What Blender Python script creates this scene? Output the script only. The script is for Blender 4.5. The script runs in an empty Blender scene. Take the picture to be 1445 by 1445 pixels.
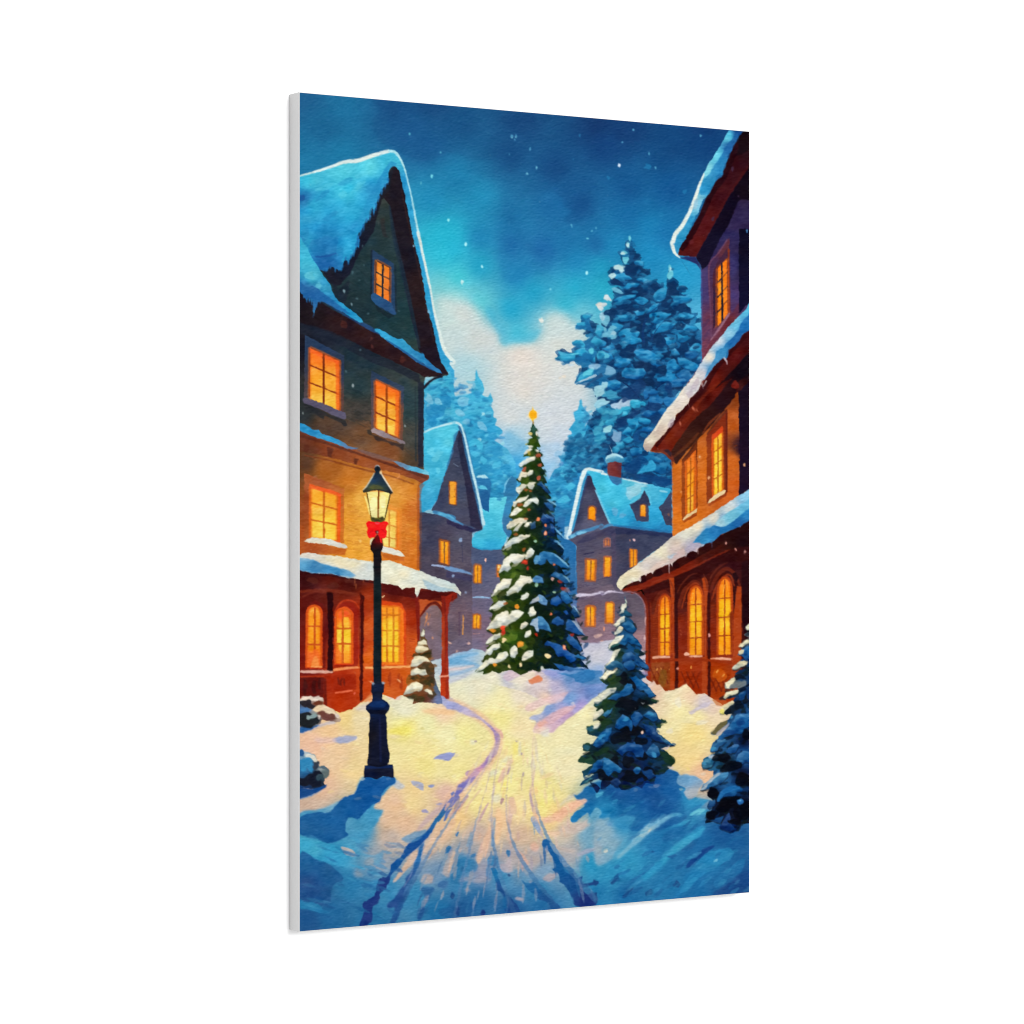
import math, random
import numpy as np

# ---------------------------------------------------------------------------
# 1.  THE PICTURE ON THE CANVAS: a small brush-and-polygon painting program.
#     Shapes were traced on an enlarged photo in 18 numbered sheets (a..r), each
#     sheet 220 photo units wide and 1445 sheet units wide.
# ---------------------------------------------------------------------------
X0, Y0, X1, Y1, SS = 416, 124, 1064, 1322, 2
W, H = (X1 - X0) * SS, (Y1 - Y0) * SS
SC = 220.0 / 1445.0
ORG = {}
for _i, _k in enumerate("abcdefghijklmnopqr"):
    ORG[_k] = ((420, 630, 840)[_i % 3], (130, 330, 530, 730, 930, 1110)[_i // 3])
rng = np.random.default_rng(7)
IMG = np.zeros((H, W, 3), np.float32)
IDS = np.zeros((H, W), np.uint8)


def upsample(a, h, w):
    gh, gw = a.shape[:2]
    y = np.linspace(0, gh - 1.001, h); x = np.linspace(0, gw - 1.001, w)
    yi = y.astype(int); xi = x.astype(int)
    fy = (y - yi); fx = (x - xi)
    fy = fy * fy * (3 - 2 * fy); fx = fx * fx * (3 - 2 * fx)
    sh = (slice(None), None) + (None,) * (a.ndim - 2)
    sw = (None, slice(None)) + (None,) * (a.ndim - 2)
    fy = fy[sh]; fx = fx[sw]
    r0 = a[yi][:, xi] * (1 - fx) + a[yi][:, xi + 1] * fx
    r1 = a[yi + 1][:, xi] * (1 - fx) + a[yi + 1][:, xi + 1] * fx
    return (r0 * (1 - fy) + r1 * fy).astype(np.float32)


def noise(sx, sy, seed):
    r = np.random.default_rng(seed)
    g = r.standard_normal((int(H / SS / sy) + 3, int(W / SS / sx) + 3)).astype(np.float32)
    return upsample(g, H, W)


N_BIG = noise(38, 30, 1)
N_MID = noise(13, 9, 2)
N_FIN = noise(6, 3.6, 3)
N_TIN = noise(3.2, 1.7, 4)
N_HUE = noise(16, 11, 5)
# patchy brush marks: a smooth noise cut into steps
N_PAT = np.round((N_MID * 0.7 + N_FIN * 0.7) * 1.6) / 1.6


def box(a, r):
    if r < 1:
        return a
    for ax in (0, 1):
        pad = [(0, 0)] * a.ndim; pad[ax] = (r + 1, r)
        c = np.cumsum(np.pad(a, pad, mode='edge'), axis=ax, dtype=np.float64)
        n = 2 * r + 1
        a = ((c[n:] - c[:-n]) if ax == 0 else (c[:, n:] - c[:, :-n])) / n
    return a.astype(np.float32)


def P(s):
    if not isinstance(s, str):
        return np.asarray(s, float)
    out = []; ox, oy = 0, 0
    for t in s.split():
        if t in ORG:
            ox, oy = ORG[t]
        else:
            x, y = t.split(',')
            out.append((ox + float(x) * SC, oy + float(y) * SC))
    return np.array(out, float)


def smooth(p, closed=True, n=6):
    m = len(p); out = []
    for i in range(m if closed else m - 1):
        if closed:
            a, b, c, d = p[i - 1], p[i], p[(i + 1) % m], p[(i + 2) % m]
        else:
            a, b, c, d = p[max(i - 1, 0)], p[i], p[i + 1], p[min(i + 2, m - 1)]
        for t in np.arange(n) / n:
            out.append(0.5 * (2 * b + (c - a) * t + (2 * a - 5 * b + 4 * c - d) * t * t + (3 * b - a - 3 * c + d) * t ** 3))
    if not closed:
        out.append(p[-1])
    return np.array(out)


def wobble(p, amp):
    """resample an outline and shake it as a hand would"""
    out = []
    m = len(p)
    for i in range(m):
        a, b = p[i], p[(i + 1) % m]
        k = max(1, int(np.hypot(*(b - a)) / 3.0))
        for t in range(k):
            out.append(a + (b - a) * t / k)
    q = np.array(out)
    return q + rng.normal(0, amp, q.shape)


def col(c):
    if isinstance(c, str):
        c = c.lstrip('#')
        return np.array([int(c[i:i + 2], 16) for i in (0, 2, 4)], np.float32)
    return np.array(c, np.float32)


def field(spec, x0, y0, x1, y1, power=3.0):
    """colours set at points spread smoothly in between (pixel box)"""
    pts = np.array([P(s)[0] for s, _ in spec]); cs = np.array([col(c) for _, c in spec])
    st = 4 if (x1 - x0) > 60 else 2
    gw = max(2, (x1 - x0) // st); gh = max(2, (y1 - y0) // st)
    xs = X0 + np.linspace(x0, x1, gw) / SS; ys = Y0 + np.linspace(y0, y1, gh) / SS
    acc = np.zeros((gh, gw, 3)); ws = np.zeros((gh, gw, 1))
    for (px, py), c in zip(pts, cs):
        d2 = (xs[None, :] - px) ** 2 + (ys[:, None] - py) ** 2 + 30.0
        w = d2[..., None] ** (-power / 2)
        acc += w * c; ws += w
    return upsample((acc / ws).astype(np.float32), y1 - y0, x1 - x0)


CUR = 0


SOFT = [1.0, 0.0]
WOB = [1.0]


def F(pts, c, sm=0, a=1.0, soft=0.0, amp=5.0, wob=0.35, ident=True, pw=3.0, vol=0.0, under=None):
    """fill an outline with a colour or a field of colours"""
    global CUR
    p = P(pts)
    if sm:
        p = smooth(p)
    if wob:
        p = wobble(p, wob * WOB[0])
    if under is not None:
        F(p + (0.4, 1.9), under, a=0.6 * a, soft=0.5, amp=3, wob=0.3, ident=False)
    soft = soft * SOFT[0] + SOFT[1]
    q = (p - (X0, Y0)) * SS
    m = int(soft * SS * 2 + 3)
    bx0 = max(0, int(q[:, 0].min()) - m); bx1 = min(W, int(q[:, 0].max()) + m + 1)
    by0 = max(0, int(q[:, 1].min()) - m); by1 = min(H, int(q[:, 1].max()) + m + 1)
    if bx1 - bx0 < 1 or by1 - by0 < 1:
        return
    bw, bh = bx1 - bx0, by1 - by0
    tog = np.zeros((bh, bw + 1), np.int32)
    xa = q; xb = np.roll(q, -1, 0)
    for (ax, ay), (cx, cy) in zip(xa, xb):
        if ay == cy:
            continue
        if ay > cy:
            ax, ay, cx, cy = cx, cy, ax, ay
        r0 = max(by0, math.ceil(ay - 0.5)); r1 = min(by1, math.ceil(cy - 0.5))
        if r1 <= r0:
            continue
        rows = np.arange(r0, r1)
        xs = ax + (rows + 0.5 - ay) * (cx - ax) / (cy - ay)
        xi = np.clip(np.ceil(xs - 0.5).astype(int) - bx0, 0, bw)
        tog[rows - by0, xi] += 1
    mask = (np.cumsum(tog, 1)[:, :bw] % 2).astype(np.float32)
    if ident and CUR and a > 0.6:
        IDS[by0:by1, bx0:bx1][mask > 0.5] = CUR
    if soft:
        r = max(1, int(soft * SS * 0.6))
        mask = box(box(mask, r), r)
    if isinstance(c, list):
        cc = field(c, bx0, by0, bx1, by1, pw)
    else:
        cc = np.broadcast_to(col(c), (bh, bw, 3))
    if amp:
        sl = (slice(by0, by1), slice(bx0, bx1))
        n = (0.55 * N_PAT[sl] + 0.3 * N_MID[sl] + 0.25 * N_FIN[sl])[..., None]
        hu = N_HUE[sl][..., None] * np.array([0.5, 0.05, -0.5], np.float32)
        lum = cc.mean(-1, keepdims=True) / 255.0
        cc = cc + amp * (n + hu) * (0.35 + 0.9 * lum)
    if vol:
        # a rounded clump: paler along its upper rim, deeper below
        cs = np.cumsum(mask, 0); t = cs / np.maximum(cs[-1:], 1.0)
        t = box(t.astype(np.float32), 1)
        k = (0.45 - t + 0.25 * N_FIN[by0:by1, bx0:bx1])[..., None] * vol
        cc = np.where(k > 0, cc + (np.array([235, 240, 240], np.float32) - cc) * np.clip(k, 0, 1) * 0.55, cc * (1 + k * np.array([1.1, 0.9, 0.6], np.float32)))
    al = (mask * a)[..., None]
    IMG[by0:by1, bx0:bx1] = IMG[by0:by1, bx0:bx1] * (1 - al) + cc * al


def ST(pts, w, c, sm=1, **kw):
    """a brush stroke: w = one width or widths along it, in sheet units"""
    p = P(pts)
    ws = np.atleast_1d(np.array(w, float)) * SC
    if sm and len(p) > 2:
        ws2 = np.interp(np.linspace(0, 1, (len(p) - 1) * 6 + 1), np.linspace(0, 1, len(ws)), ws)
        p = smooth(p, False)
    else:
        ws2 = np.interp(np.linspace(0, 1, len(p)), np.linspace(0, 1, len(ws)), ws)
    d = np.gradient(p, axis=0)
    d /= np.maximum(np.hypot(d[:, 0], d[:, 1]), 1e-6)[:, None]
    nrm = np.stack([-d[:, 1], d[:, 0]], 1) * ws2[:, None] / 2
    kw.setdefault('wob', 0.1)
    F(np.concatenate([p + nrm, (p - nrm)[::-1]]), c, **kw)


def D(s, c, **kw):
    """daubs: 'sheet x,y,halfwidth,halfheight,angle ...'"""
    ox = oy = 0
    kw.setdefault('wob', 0.0)
    for t in s.split():
        if t in ORG:
            ox, oy = ORG[t]; continue
        v = [float(z) for z in t.split(',')]
        x, y, a, b = v[:4]; ang = math.radians(v[4]) if len(v) > 4 else 0
        blob(ox + x * SC, oy + y * SC, a * SC, b * SC, ang, c, **kw)


def blob(x, y, ra, rb, ang, c, **kw):
    n = 9
    th = np.arange(n) * 2 * math.pi / n
    r = 1 + rng.normal(0, 0.2, n)
    px = ra * r * np.cos(th); py = rb * r * np.sin(th)
    ca, sa = math.cos(ang), math.sin(ang)
    kw.setdefault('wob', 0.0)
    F(np.stack([x + px * ca - py * sa, y + px * sa + py * ca], 1), c, sm=0 if rng.random() < 0.45 and max(ra, rb) > 2.0 else 1, **kw)


def inside(p, x, y):
    a = p; b = np.roll(p, -1, 0)
    k = ((a[:, 1] > y) != (b[:, 1] > y)) & (x < (b[:, 0] - a[:, 0]) * (y - a[:, 1]) / (b[:, 1] - a[:, 1] + 1e-9) + a[:, 0])
    return k.sum() % 2 == 1


def SCAT(pts, n, rx, ry, cols, ang=(-30, 30), seed=0, **kw):
    """random dabs inside an outline"""
    r = random.Random(seed)
    p = P(pts)
    lo = p.min(0); hi = p.max(0); k = 0
    while k < n:
        x = r.uniform(lo[0], hi[0]); y = r.uniform(lo[1], hi[1])
        k += 1
        if not inside(p, x, y):
            continue
        s = r.uniform(0.6, 1.35)
        blob(x, y, rx * s * SC, ry * s * SC, math.radians(r.uniform(*ang)), r.choice(cols), **kw)


def lerpq(q, u, v):
    tl, tr, br, bl = q
    return (tl * (1 - u) + tr * u) * (1 - v) + (bl * (1 - u) + br * u) * v


def quadpoly(q, u0, v0, u1, v1):
    return np.array([lerpq(q, u0, v0), lerpq(q, u1, v0), lerpq(q, u1, v1), lerpq(q, u0, v1)])


def WIN(pts, top, bot, nc=2, nr=3, bar='#8a3a14', bw=14, arch=0.0, frame=None, fw=0, mid=None, rows=None, skew=0.5):
    """lit window: panes shading top to bottom, bars, optional arch and frame"""
    q = P(pts)

    def outline(g):
        c = q.mean(0)
        tl, tr, br, bl = q
        if g:
            ex = (tr - tl); ex = ex / np.hypot(*ex) * g * SC
            ey = (bl - tl); ey = ey / np.hypot(*ey) * g * SC
            tl, tr, br, bl = tl - ex - ey, tr + ex - ey, br + ex + ey, bl - ex + ey
        qq = (tl, tr, br, bl)
        if not arch:
            return np.array(qq)
        pp = [lerpq(qq, 0, arch)]
        for k in range(1, 10):
            t = k / 10
            pp.append(lerpq(qq, 0.5 - 0.5 * math.cos(math.pi * t), arch * (1 - math.sin(math.pi * t) ** 0.8)))
        pp += [lerpq(qq, 1, arch), br, bl]
        return np.array(pp)
    if frame is not None:
        F(outline(fw), frame, amp=4)
    tl, tr, br, bl = q
    cs = [((tl + tr) / 2, col(top)), ((bl + br) / 2, col(bot))]
    if mid is not None:
        cs.append((q.mean(0), col(mid)))
    F(outline(0), [([c], v) for c, v in cs], amp=9, wob=0.2)
    o = outline(0)
    ST(np.concatenate([o, o[:1]]), bw * 2.2, (236, 104, 24), sm=0, amp=5, a=0.55, soft=0.5)
    for i in range(1, nc):
        u = i / nc
        if nc == 2:
            u = skew
        ST(np.array([lerpq(q, u, 0.02), lerpq(q, u, 1)]), bw * 1.15, bar, amp=3, a=0.95)
    rr = rows if rows else [i / nr for i in range(1, nr)]
    for v in rr:
        ST(np.array([lerpq(q, 0, v), lerpq(q, 1, v)]), bw * 0.95, bar, amp=3, a=0.9)
    # a thin darker edge, as where the panes meet the frame
    ST(np.concatenate([o, o[:1]]), bw * 0.8, bar, sm=0, amp=3, a=0.6)


def BR(pts, rows, cols, c, a=0.2, seed=0):
    """faint courses of brick or board"""
    q = P(pts); r = random.Random(seed)
    for j in range(1, rows):
        v = j / rows
        u = r.uniform(0, 0.1)
        while u < 1:
            l = r.uniform(0.6, 1.6) / cols
            if r.random() < 0.7:
                dv = r.uniform(-0.15, 0.15) / rows
                ST(np.array([lerpq(q, u, v + dv), lerpq(q, min(1, u + l), v + dv)]), r.uniform(5, 12), c, amp=0, a=a * r.uniform(0.4, 1.2), ident=False)
            u += l + r.uniform(0.05, 0.5) / cols


NAMES = {}


def ID(n, name=None, label=None):
    global CUR
    CUR = n
    if name:
        NAMES[n] = (name, label)

def paint_sky():
    ID(0)
    sky = [("a 20,30", (36, 100, 152)), ("a 450,150", (34, 118, 168)), ("a 250,350", (33, 110, 160)), ("a 400,600", (34, 128, 176)), ("a 900,100", (32, 92, 148)),
           ("a 1300,60", (32, 80, 135)), ("a 1200,500", (30, 98, 156)), ("a 1000,350", (32, 98, 156)), ("a 1250,1000", (36, 142, 190)), ("a 1400,1350", (38, 176, 206)), ("a 100,650", (34, 122, 170)),
           ("b 100,300", (30, 93, 146)), ("b 700,250", (28, 74, 128)), ("b 1400,300", (26, 62, 116)), ("b 100,800", (34, 130, 180)),
           ("b 20,1350", (38, 180, 208)), ("b 600,600", (28, 83, 138)), ("b 1000,700", (27, 79, 136)), ("b 1250,1050", (28, 88, 147)),
           ("b 1000,1050", (30, 103, 163)), ("b 600,1200", (32, 115, 170)), ("b 1100,1400", (32, 115, 172)), ("b 300,1350", (33, 130, 182)), ("b 300,1000", (35, 140, 186)),
           ("c 100,500", (25, 73, 133)), ("c 700,500", (24, 77, 134)), ("c 1000,450", (23, 75, 134)), ("c 300,900", (25, 90, 150)), ("c 1000,350", (23, 66, 124)), ("c 300,330", (26, 66, 122)),
           ("c 700,900", (24, 92, 155)), ("c 500,1250", (30, 128, 184)), ("c 100,1400", (34, 126, 182)), ("c 650,1300", (28, 115, 175)), ("c 300,1150", (27, 108, 168)),
           ("d 1350,200", (46, 186, 210)), ("d 1350,500", (110, 202, 210)), ("d 1400,800", (196, 216, 212)), ("d 1300,50", (40, 180, 208)), ("d 1330,650", (165, 210, 210)),
           ("e 50,150", (39, 178, 210)), ("e 100,400", (66, 198, 212)), ("e 50,600", (150, 212, 212)), ("e 150,750", (206, 214, 210)), ("e 300,300", (36, 162, 200)),
           ("e 600,100", (33, 110, 172)), ("e 900,150", (32, 103, 168)), ("e 1400,100", (32, 103, 163)), ("e 650,400", (33, 135, 188)), ("e 600,700", (35, 165, 205)),
           ("e 800,550", (36, 160, 200)), ("e 1200,500", (40, 168, 203)), ("e 1200,250", (33, 132, 186)), ("e 1100,650", (52, 180, 208)), ("e 650,950", (62, 184, 212)), ("e 300,640", (90, 200, 212)),
           ("e 1000,820", (196, 215, 212)), ("e 400,1000", (205, 212, 210)), ("e 700,1150", (226, 216, 206)), ("e 900,1300", (226, 219, 209)), ("e 200,1300", (168, 206, 214)), ("e 60,1000", (190, 212, 212)),
           ("e 1250,760", (110, 196, 214)), ("f 150,100", (33, 138, 190)), ("f 500,200", (32, 140, 195)), ("f 50,500", (42, 170, 200)), ("f 800,400", (40, 155, 205)), ("f 900,800", (80, 175, 215)), ("f 50,300", (36, 156, 196)),
           ("h 700,100", (217, 213, 206)), ("h 600,400", (207, 212, 212)), ("h 1000,400", (206, 212, 216)), ("h 1000,700", (186, 206, 222)), ("h 600,600", (150, 196, 222)), ("h 1000,850", (165, 200, 226)), ("h 100,200", (180, 206, 214)), ("h 900,100", (214, 212, 206))]
    F([(X0, Y0), (X1, Y0), (X1, 800), (X0, 800)], sky, amp=0, wob=0, pw=2.8)
    yb = (800 - Y0) * SS
    IMG[:yb] = box(box(IMG[:yb], 13), 9)
    IMG[:yb] += (N_MID[:yb] * 1.6 + N_BIG[:yb] * 2.2)[..., None] * np.array([0.5, 1.0, 1.1], np.float32)
    # washes with a drying edge
    F("a 700,60 760,160 690,300 760,460 900,520 1100,640 1300,600 1445,560 b 300,640 700,520 950,250 950,0 a 800,0", (30, 82, 138), sm=1, a=0.25, soft=5, amp=3)
    F("b 0,560 120,600 200,720 300,780 480,860 500,1050 545,1140 580,1230 700,1000 900,880 700,860 600,780 400,700", (28, 84, 142), sm=1, a=0.16, soft=9, amp=3)
    F("b 1010,930 1060,980 1100,1060 1170,1090 1090,1170 1150,1240 1250,1180 1320,1080 1330,950 1400,820 1200,800", (26, 78, 138), sm=1, a=0.22, soft=6, amp=3)
    F("b 800,1040 900,960 1010,940 1100,1080 1160,1100 1080,1170 900,1180", (34, 116, 174), sm=1, a=0.35, soft=4, amp=3)
    F("e 480,200 600,180 800,260 900,150 1000,300 800,380 620,450 520,400", (32, 116, 176), sm=1, a=0.35, soft=7, amp=3)
    F("e -40,590 180,635 280,700 350,830 420,930 500,1060 600,1015 830,1010 890,920 930,830 1010,745 1100,755 1180,830 1300,900 h 1300,200 1100,800 600,560 300,40 0,200 d 1300,620", [
        ("e 150,750", (206, 214, 210)), ("e 300,950", (206, 212, 209)), ("e 700,1130", (226, 216, 206)), ("e 1000,850", (200, 214, 211)), ("e 1050,1050", (214, 216, 210)), ("e 180,1250", (172, 207, 214)), ("e 60,900", (196, 213, 212)), ("d 1400,800", (196, 216, 212)),
        ("h 700,100", (217, 213, 206)), ("h 600,380", (207, 212, 212)), ("h 1000,400", (206, 212, 216)), ("h 1050,600", (198, 210, 220)), ("h 600,560", (164, 202, 220)), ("h 100,200", (180, 206, 214))], sm=1, a=0.88, soft=13, amp=2)
    F("e 480,980 540,1040 600,1010 800,1000 860,920 880,880 700,940 560,960", (66, 182, 212), sm=1, a=0.5, soft=5, amp=3)
    F("e 360,700 420,690 480,800 560,900 520,980 440,860", (38, 168, 208), sm=1, a=0.4, soft=6, amp=3)
    F("h 560,520 700,600 880,640 1060,640 1010,860 940,900 960,1140 600,1130 520,700", [("h 620,620", (128, 190, 222)), ("h 980,720", (180, 205, 224)), ("h 1000,860", (150, 196, 226)), ("h 620,850", (60, 160, 215)), ("h 960,1050", (50, 145, 208))], sm=1, soft=5, amp=4)


def paint_ground():
    SOFT[:] = [2.0, 0.55]
    ID(30, 'painted_snow_ground', 'printed yellow and blue snow slope with footprints and sledge tracks')
    g = [("m 450,560", (238, 206, 130)), ("m 300,650", (236, 192, 140)), ("m 150,800", (232, 182, 152)), ("m 350,900", (235, 196, 152)), ("m 200,1150", (226, 178, 146)), ("m 560,1000", (238, 206, 142)),
         ("m 1000,450", (226, 222, 190)), ("m 1000,650", (240, 226, 120)), ("m 1200,600", (236, 231, 165)), ("m 1350,500", (235, 200, 165)), ("m 1100,800", (238, 221, 145)), ("m 1200,1000", (240, 223, 135)), ("m 1100,1200", (236, 204, 142)), ("m 900,1350", (228, 184, 152)), ("m 1400,700", (238, 230, 170)), ("m 1350,1000", (238, 222, 150)),
         ("m 1380,1250", (216, 174, 160)), ("m 900,900", (238, 220, 150)), ("m 560,560", (232, 210, 160)),
         ("n 100,300", (230, 225, 188)), ("n 500,400", (238, 229, 170)), ("n 500,550", (240, 227, 140)), ("n 150,700", (238, 229, 145)), ("n 100,1050", (238, 224, 145)), ("n 700,650", (238, 217, 165)), ("n 600,850", (242, 227, 142)), ("n 900,900", (238, 228, 172)), ("n 300,250", (226, 222, 196)), ("n 700,330", (230, 214, 190)),
         ("n 1100,700", (238, 227, 172)), ("n 1100,1000", (236, 224, 176)), ("n 900,1200", (240, 226, 142)), ("n 300,1200", (240, 223, 152)), ("n 550,1150", (242, 229, 142)), ("n 900,1420", (242, 227, 132)), ("n 1250,500", (236, 226, 170)),
         ("o 800,400", (235, 222, 155)), ("o 900,700", (238, 212, 132)), ("o 850,900", (238, 208, 136)), ("o 1000,1070", (232, 182, 142)), ("o 700,500", (238, 227, 168)), ("o 650,350", (225, 205, 180)), ("o 1100,480", (228, 205, 170)),
         ("q 300,150", (240, 222, 142)), ("q 100,300", (240, 198, 132)), ("q 700,200", (242, 217, 152)), ("q 500,330", (234, 192, 147)), ("q 900,150", (242, 228, 126)), ("q 950,300", (240, 198, 132)), ("q 280,450", (196, 170, 158)), ("q 700,450", (212, 178, 150)), ("q 200,560", (160, 160, 166)),
         ("q 600,650", (172, 162, 164)), ("q 1100,400", (206, 182, 162)), ("q 1320,450", (112, 164, 192)), ("q 1150,620", (168, 166, 170)), ("q 330,780", (148, 150, 168)), ("q 100,900", (52, 124, 182)), ("q 500,850", (64, 136, 190)), ("q 900,800", (120, 156, 186)), ("q 1350,720", (42, 146, 200)), ("q 850,950", (48, 128, 188)),
         ("q 300,1050", (36, 108, 176)), ("q 900,1100", (36, 112, 182)), ("q 600,1150", (32, 98, 168)), ("q 1400,1000", (35, 125, 190)), ("q 800,680", (176, 164, 162)), ("q 150,700", (66, 134, 186)), ("q 1000,250", (240, 205, 130)), ("q 150,1150", (34, 96, 165)),
         ("p 900,200", (232, 188, 142)), ("p 850,300", (224, 183, 147)), ("p 850,480", (192, 170, 156)), ("p 1050,150", (238, 208, 140)), ("p 740,690", (150, 156, 166)), ("p 600,400", (62, 146, 196)), ("p 100,550", (56, 158, 202)), ("p 300,600", (52, 152, 202)), ("p 300,750", (46, 124, 184)), ("p 150,900", (38, 84, 150)), ("p 450,640", (64, 150, 196)),
         ("p 500,900", (42, 124, 184)), ("p 800,950", (52, 134, 192)), ("p 1200,600", (158, 162, 170)), ("p 1330,430", (220, 180, 146)), ("p 1250,800", (116, 148, 178)), ("p 1100,1000", (52, 132, 188)), ("p 300,1200", (36, 108, 172)), ("p 100,1250", (35, 90, 155)), ("p 700,1250", (38, 115, 175)), ("p 1300,1150", (36, 116, 180)), ("p 1000,350", (224, 182, 148)), ("p 80,180", (200, 170, 150)),
         ("r 100,150", (36, 132, 196)), ("r 150,500", (104, 162, 190)), ("r 300,300", (36, 122, 192)), ("r 600,200", (28, 90, 168)), ("r 100,800", (46, 142, 196)), ("r 300,700", (46, 146, 200)), ("r 600,500", (36, 122, 192)), ("r 900,500", (31, 110, 185)), ("r 1200,450", (28, 95, 170)),
         ("r 1100,700", (36, 122, 192)), ("r 700,900", (35, 120, 185)), ("r 300,1000", (31, 112, 182)), ("r 1300,900", (28, 82, 156)), ("r 900,1000", (30, 110, 180)), ("r 780,280", (52, 148, 202)),
         ("k 150,1300", (142, 182, 216)), ("k 50,1400", (170, 192, 215)), ("k 1400,1300", (198, 197, 210)), ("k 1350,1200", (182, 182, 205)), ("l 50,1300", (196, 196, 216)), ("l 350,1300", (200, 190, 205)), ("n 1400,100", (150, 175, 215)), ("k 1100,1440", (100, 150, 210)), ("o 40,250", (110, 145, 205))]
    F("j 1000,1445 1240,1330 1445,1280 k 0,1290 100,1255 200,1240 240,1215 340,1235 400,1300 1200,1300 1230,1160 1445,1170 l 0,1160 200,1130 470,1250 1500,1300 r 1500,1445 p -60,1445 m -60,340 300,360", g, amp=4, wob=0.2, pw=3.4)
    # far snow strokes on the left of the big tree
    ST("k 20,1330 150,1290 300,1260", (50, 20), (96, 160, 212), a=0.7, soft=1)
    ST("n 20,40 150,30 300,60", (60, 20), (82, 150, 205), a=0.7, soft=1)
    ST("n 20,100 150,85 260,60", (26, 10), (222, 190, 190), a=0.8, soft=0.6)
    ST("n 20,150 160,120 330,60", (26, 12), (110, 155, 210), a=0.7, soft=1)
    ST("n 20,210 120,180 260,110", (40, 14), (176, 180, 212), a=0.7, soft=1)
    ST("k 330,1340 380,1290", (24, 8), (216, 166, 172), a=0.6, soft=1)
    # warm streaks on the left
    F("m 1160,470 1300,460 1445,480 1445,520 1300,515 1180,500", (238, 190, 140), sm=1, soft=1, a=0.8)
    F("m 1330,340 1445,380 1445,465 1380,450 1340,420", (150, 160, 210), sm=1, soft=0.8, a=0.9)
    F("m 520,470 600,420 690,400 690,480 600,480", (215, 200, 190), sm=1, soft=1, a=0.8)
    F("m 820,350 900,330 960,360 900,380", (222, 190, 180), sm=1, soft=0.6)
    F("m 820,720 900,700 1000,720 900,740", (224, 205, 170), a=0.6, soft=1)
    F("m 840,660 1000,625 1060,660 1000,700 860,690", (243, 226, 96), sm=1, a=0.8, soft=1.6)
    F("m 1130,640 1160,630 1180,650 1160,655", (214, 200, 120), a=0.6, soft=0.4)
    F("m 320,745 420,710 540,715 545,745 430,785 340,770", (158, 164, 196), sm=1, soft=0.6)
    F("m 160,740 330,730 350,775 200,780", (216, 180, 178), sm=1, a=0.7, soft=1)
    F("m 20,700 250,620 380,590 340,570 200,600 20,640", (186, 178, 190), a=0.8, soft=0.7)
    F("m 20,690 120,660 210,610 20,625", (48, 105, 180), soft=0.5)
    F("m 1250,930 1330,880 1440,870 n 80,880 40,930 m 1390,945 1310,930", (140, 150, 205), sm=1, soft=0.5)
    F("m 1060,1130 1150,1150 1165,1220 1120,1200 1060,1160", (166, 170, 196), sm=1, soft=0.4)
    D("m 1240,1180,36,14,0", (140, 150, 196), soft=0.3)
    F("m 880,1110 960,1150 990,1190 940,1210 890,1180", (176, 184, 200), sm=1, soft=0.6, a=0.8)
    # shadow of the lamp post
    F("m 560,1160 620,1090 880,1090 905,1150 840,1200 760,1300 700,1380 790,1400 p 790,230 740,330 650,420 450,480 300,520 20,470 20,250 200,210 400,130 520,70", [("p 300,150", (110, 165, 195)), ("p 700,280", (70, 150, 196)), ("m 700,1250", (40, 130, 196)), ("p 150,250", (70, 145, 190))], sm=1, soft=1.2)
    F("m 600,1110 660,1095 720,1120 800,1090 890,1100 900,1150 830,1190 780,1250 760,1320 p 690,170 600,260 560,300 470,290 440,400 460,460 280,530 160,480 20,440 20,290 160,240 290,240 350,180 430,100 520,70 560,0", [("m 740,1150", (24, 92, 178)), ("m 700,1300", (20, 92, 180)), ("p 350,300", (28, 100, 178)), ("p 150,400", (30, 98, 170))], sm=1, soft=0.5, amp=7)
    # left bottom drifts
    F("p 20,470 180,490 280,530 400,560 480,620 560,650 700,640 790,600 760,700 600,760 480,760 300,720 180,680 20,610", [("p 100,530", (66, 164, 204)), ("p 350,620", (50, 150, 204)), ("p 650,690", (96, 152, 186))], sm=1, soft=1, a=0.8, amp=7)
    F("p 400,560 480,575 555,640 480,645 430,620", (176, 172, 170), sm=1, soft=0.5)
    F("p 20,620 180,680 300,730 400,820 420,870 350,900 310,960 310,1040 280,1110 180,1090 60,1050 20,1030", [("p 100,900", (36, 82, 150)), ("p 300,800", (36, 98, 164)), ("p 100,700", (34, 102, 170))], sm=1, soft=0.8, amp=8)
    F("p 20,1040 60,1070 150,1075 220,1120 210,1170 100,1140 20,1130", (40, 125, 186), sm=1, soft=0.6, amp=6)
    D("p 690,800,50,40,0", (64, 126, 180), soft=0.7)
    D("p 680,700,60,40,-20 560,810,50,40,30", (150, 158, 168), soft=2, a=0.7)
    # path: tracks
    ST("n 0,410 120,440 270,520 390,610 470,720 480,790 440,880 370,980 290,1050 180,1150 110,1240 20,1330", (110, 90, 80, 90, 95, 120, 140), (232, 184, 152), a=0.75, soft=1.5)
    F("n 0,385 60,400 200,460 330,550 400,610 460,660 495,720 490,780 460,880 380,980 300,1060 250,1130 170,1200 70,1310 20,1380 m 1400,1400 1400,1360 1445,1300 n 100,1180 200,1100 180,1050 300,1000 370,920 430,840 450,760 430,680 380,620 300,560 180,520 60,470 0,460", [("n 30,430", (152, 156, 206)), ("n 250,530", (184, 168, 200)), ("n 470,750", (156, 128, 180)), ("n 370,960", (160, 130, 185)), ("n 300,1030", (205, 140, 165)), ("n 240,1090", (140, 125, 185)), ("n 130,1220", (108, 110, 190)), ("m 1420,1370", (74, 116, 190))], sm=1, soft=0.6, amp=7)
    ST("n 440,640 500,680 520,740", (18, 30, 10), (226, 160, 160), a=0.7, soft=0.4)
    F("n 180,1050 260,1030 310,1050 270,1090 200,1100", (190, 150, 175), sm=1, soft=0.5)
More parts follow.
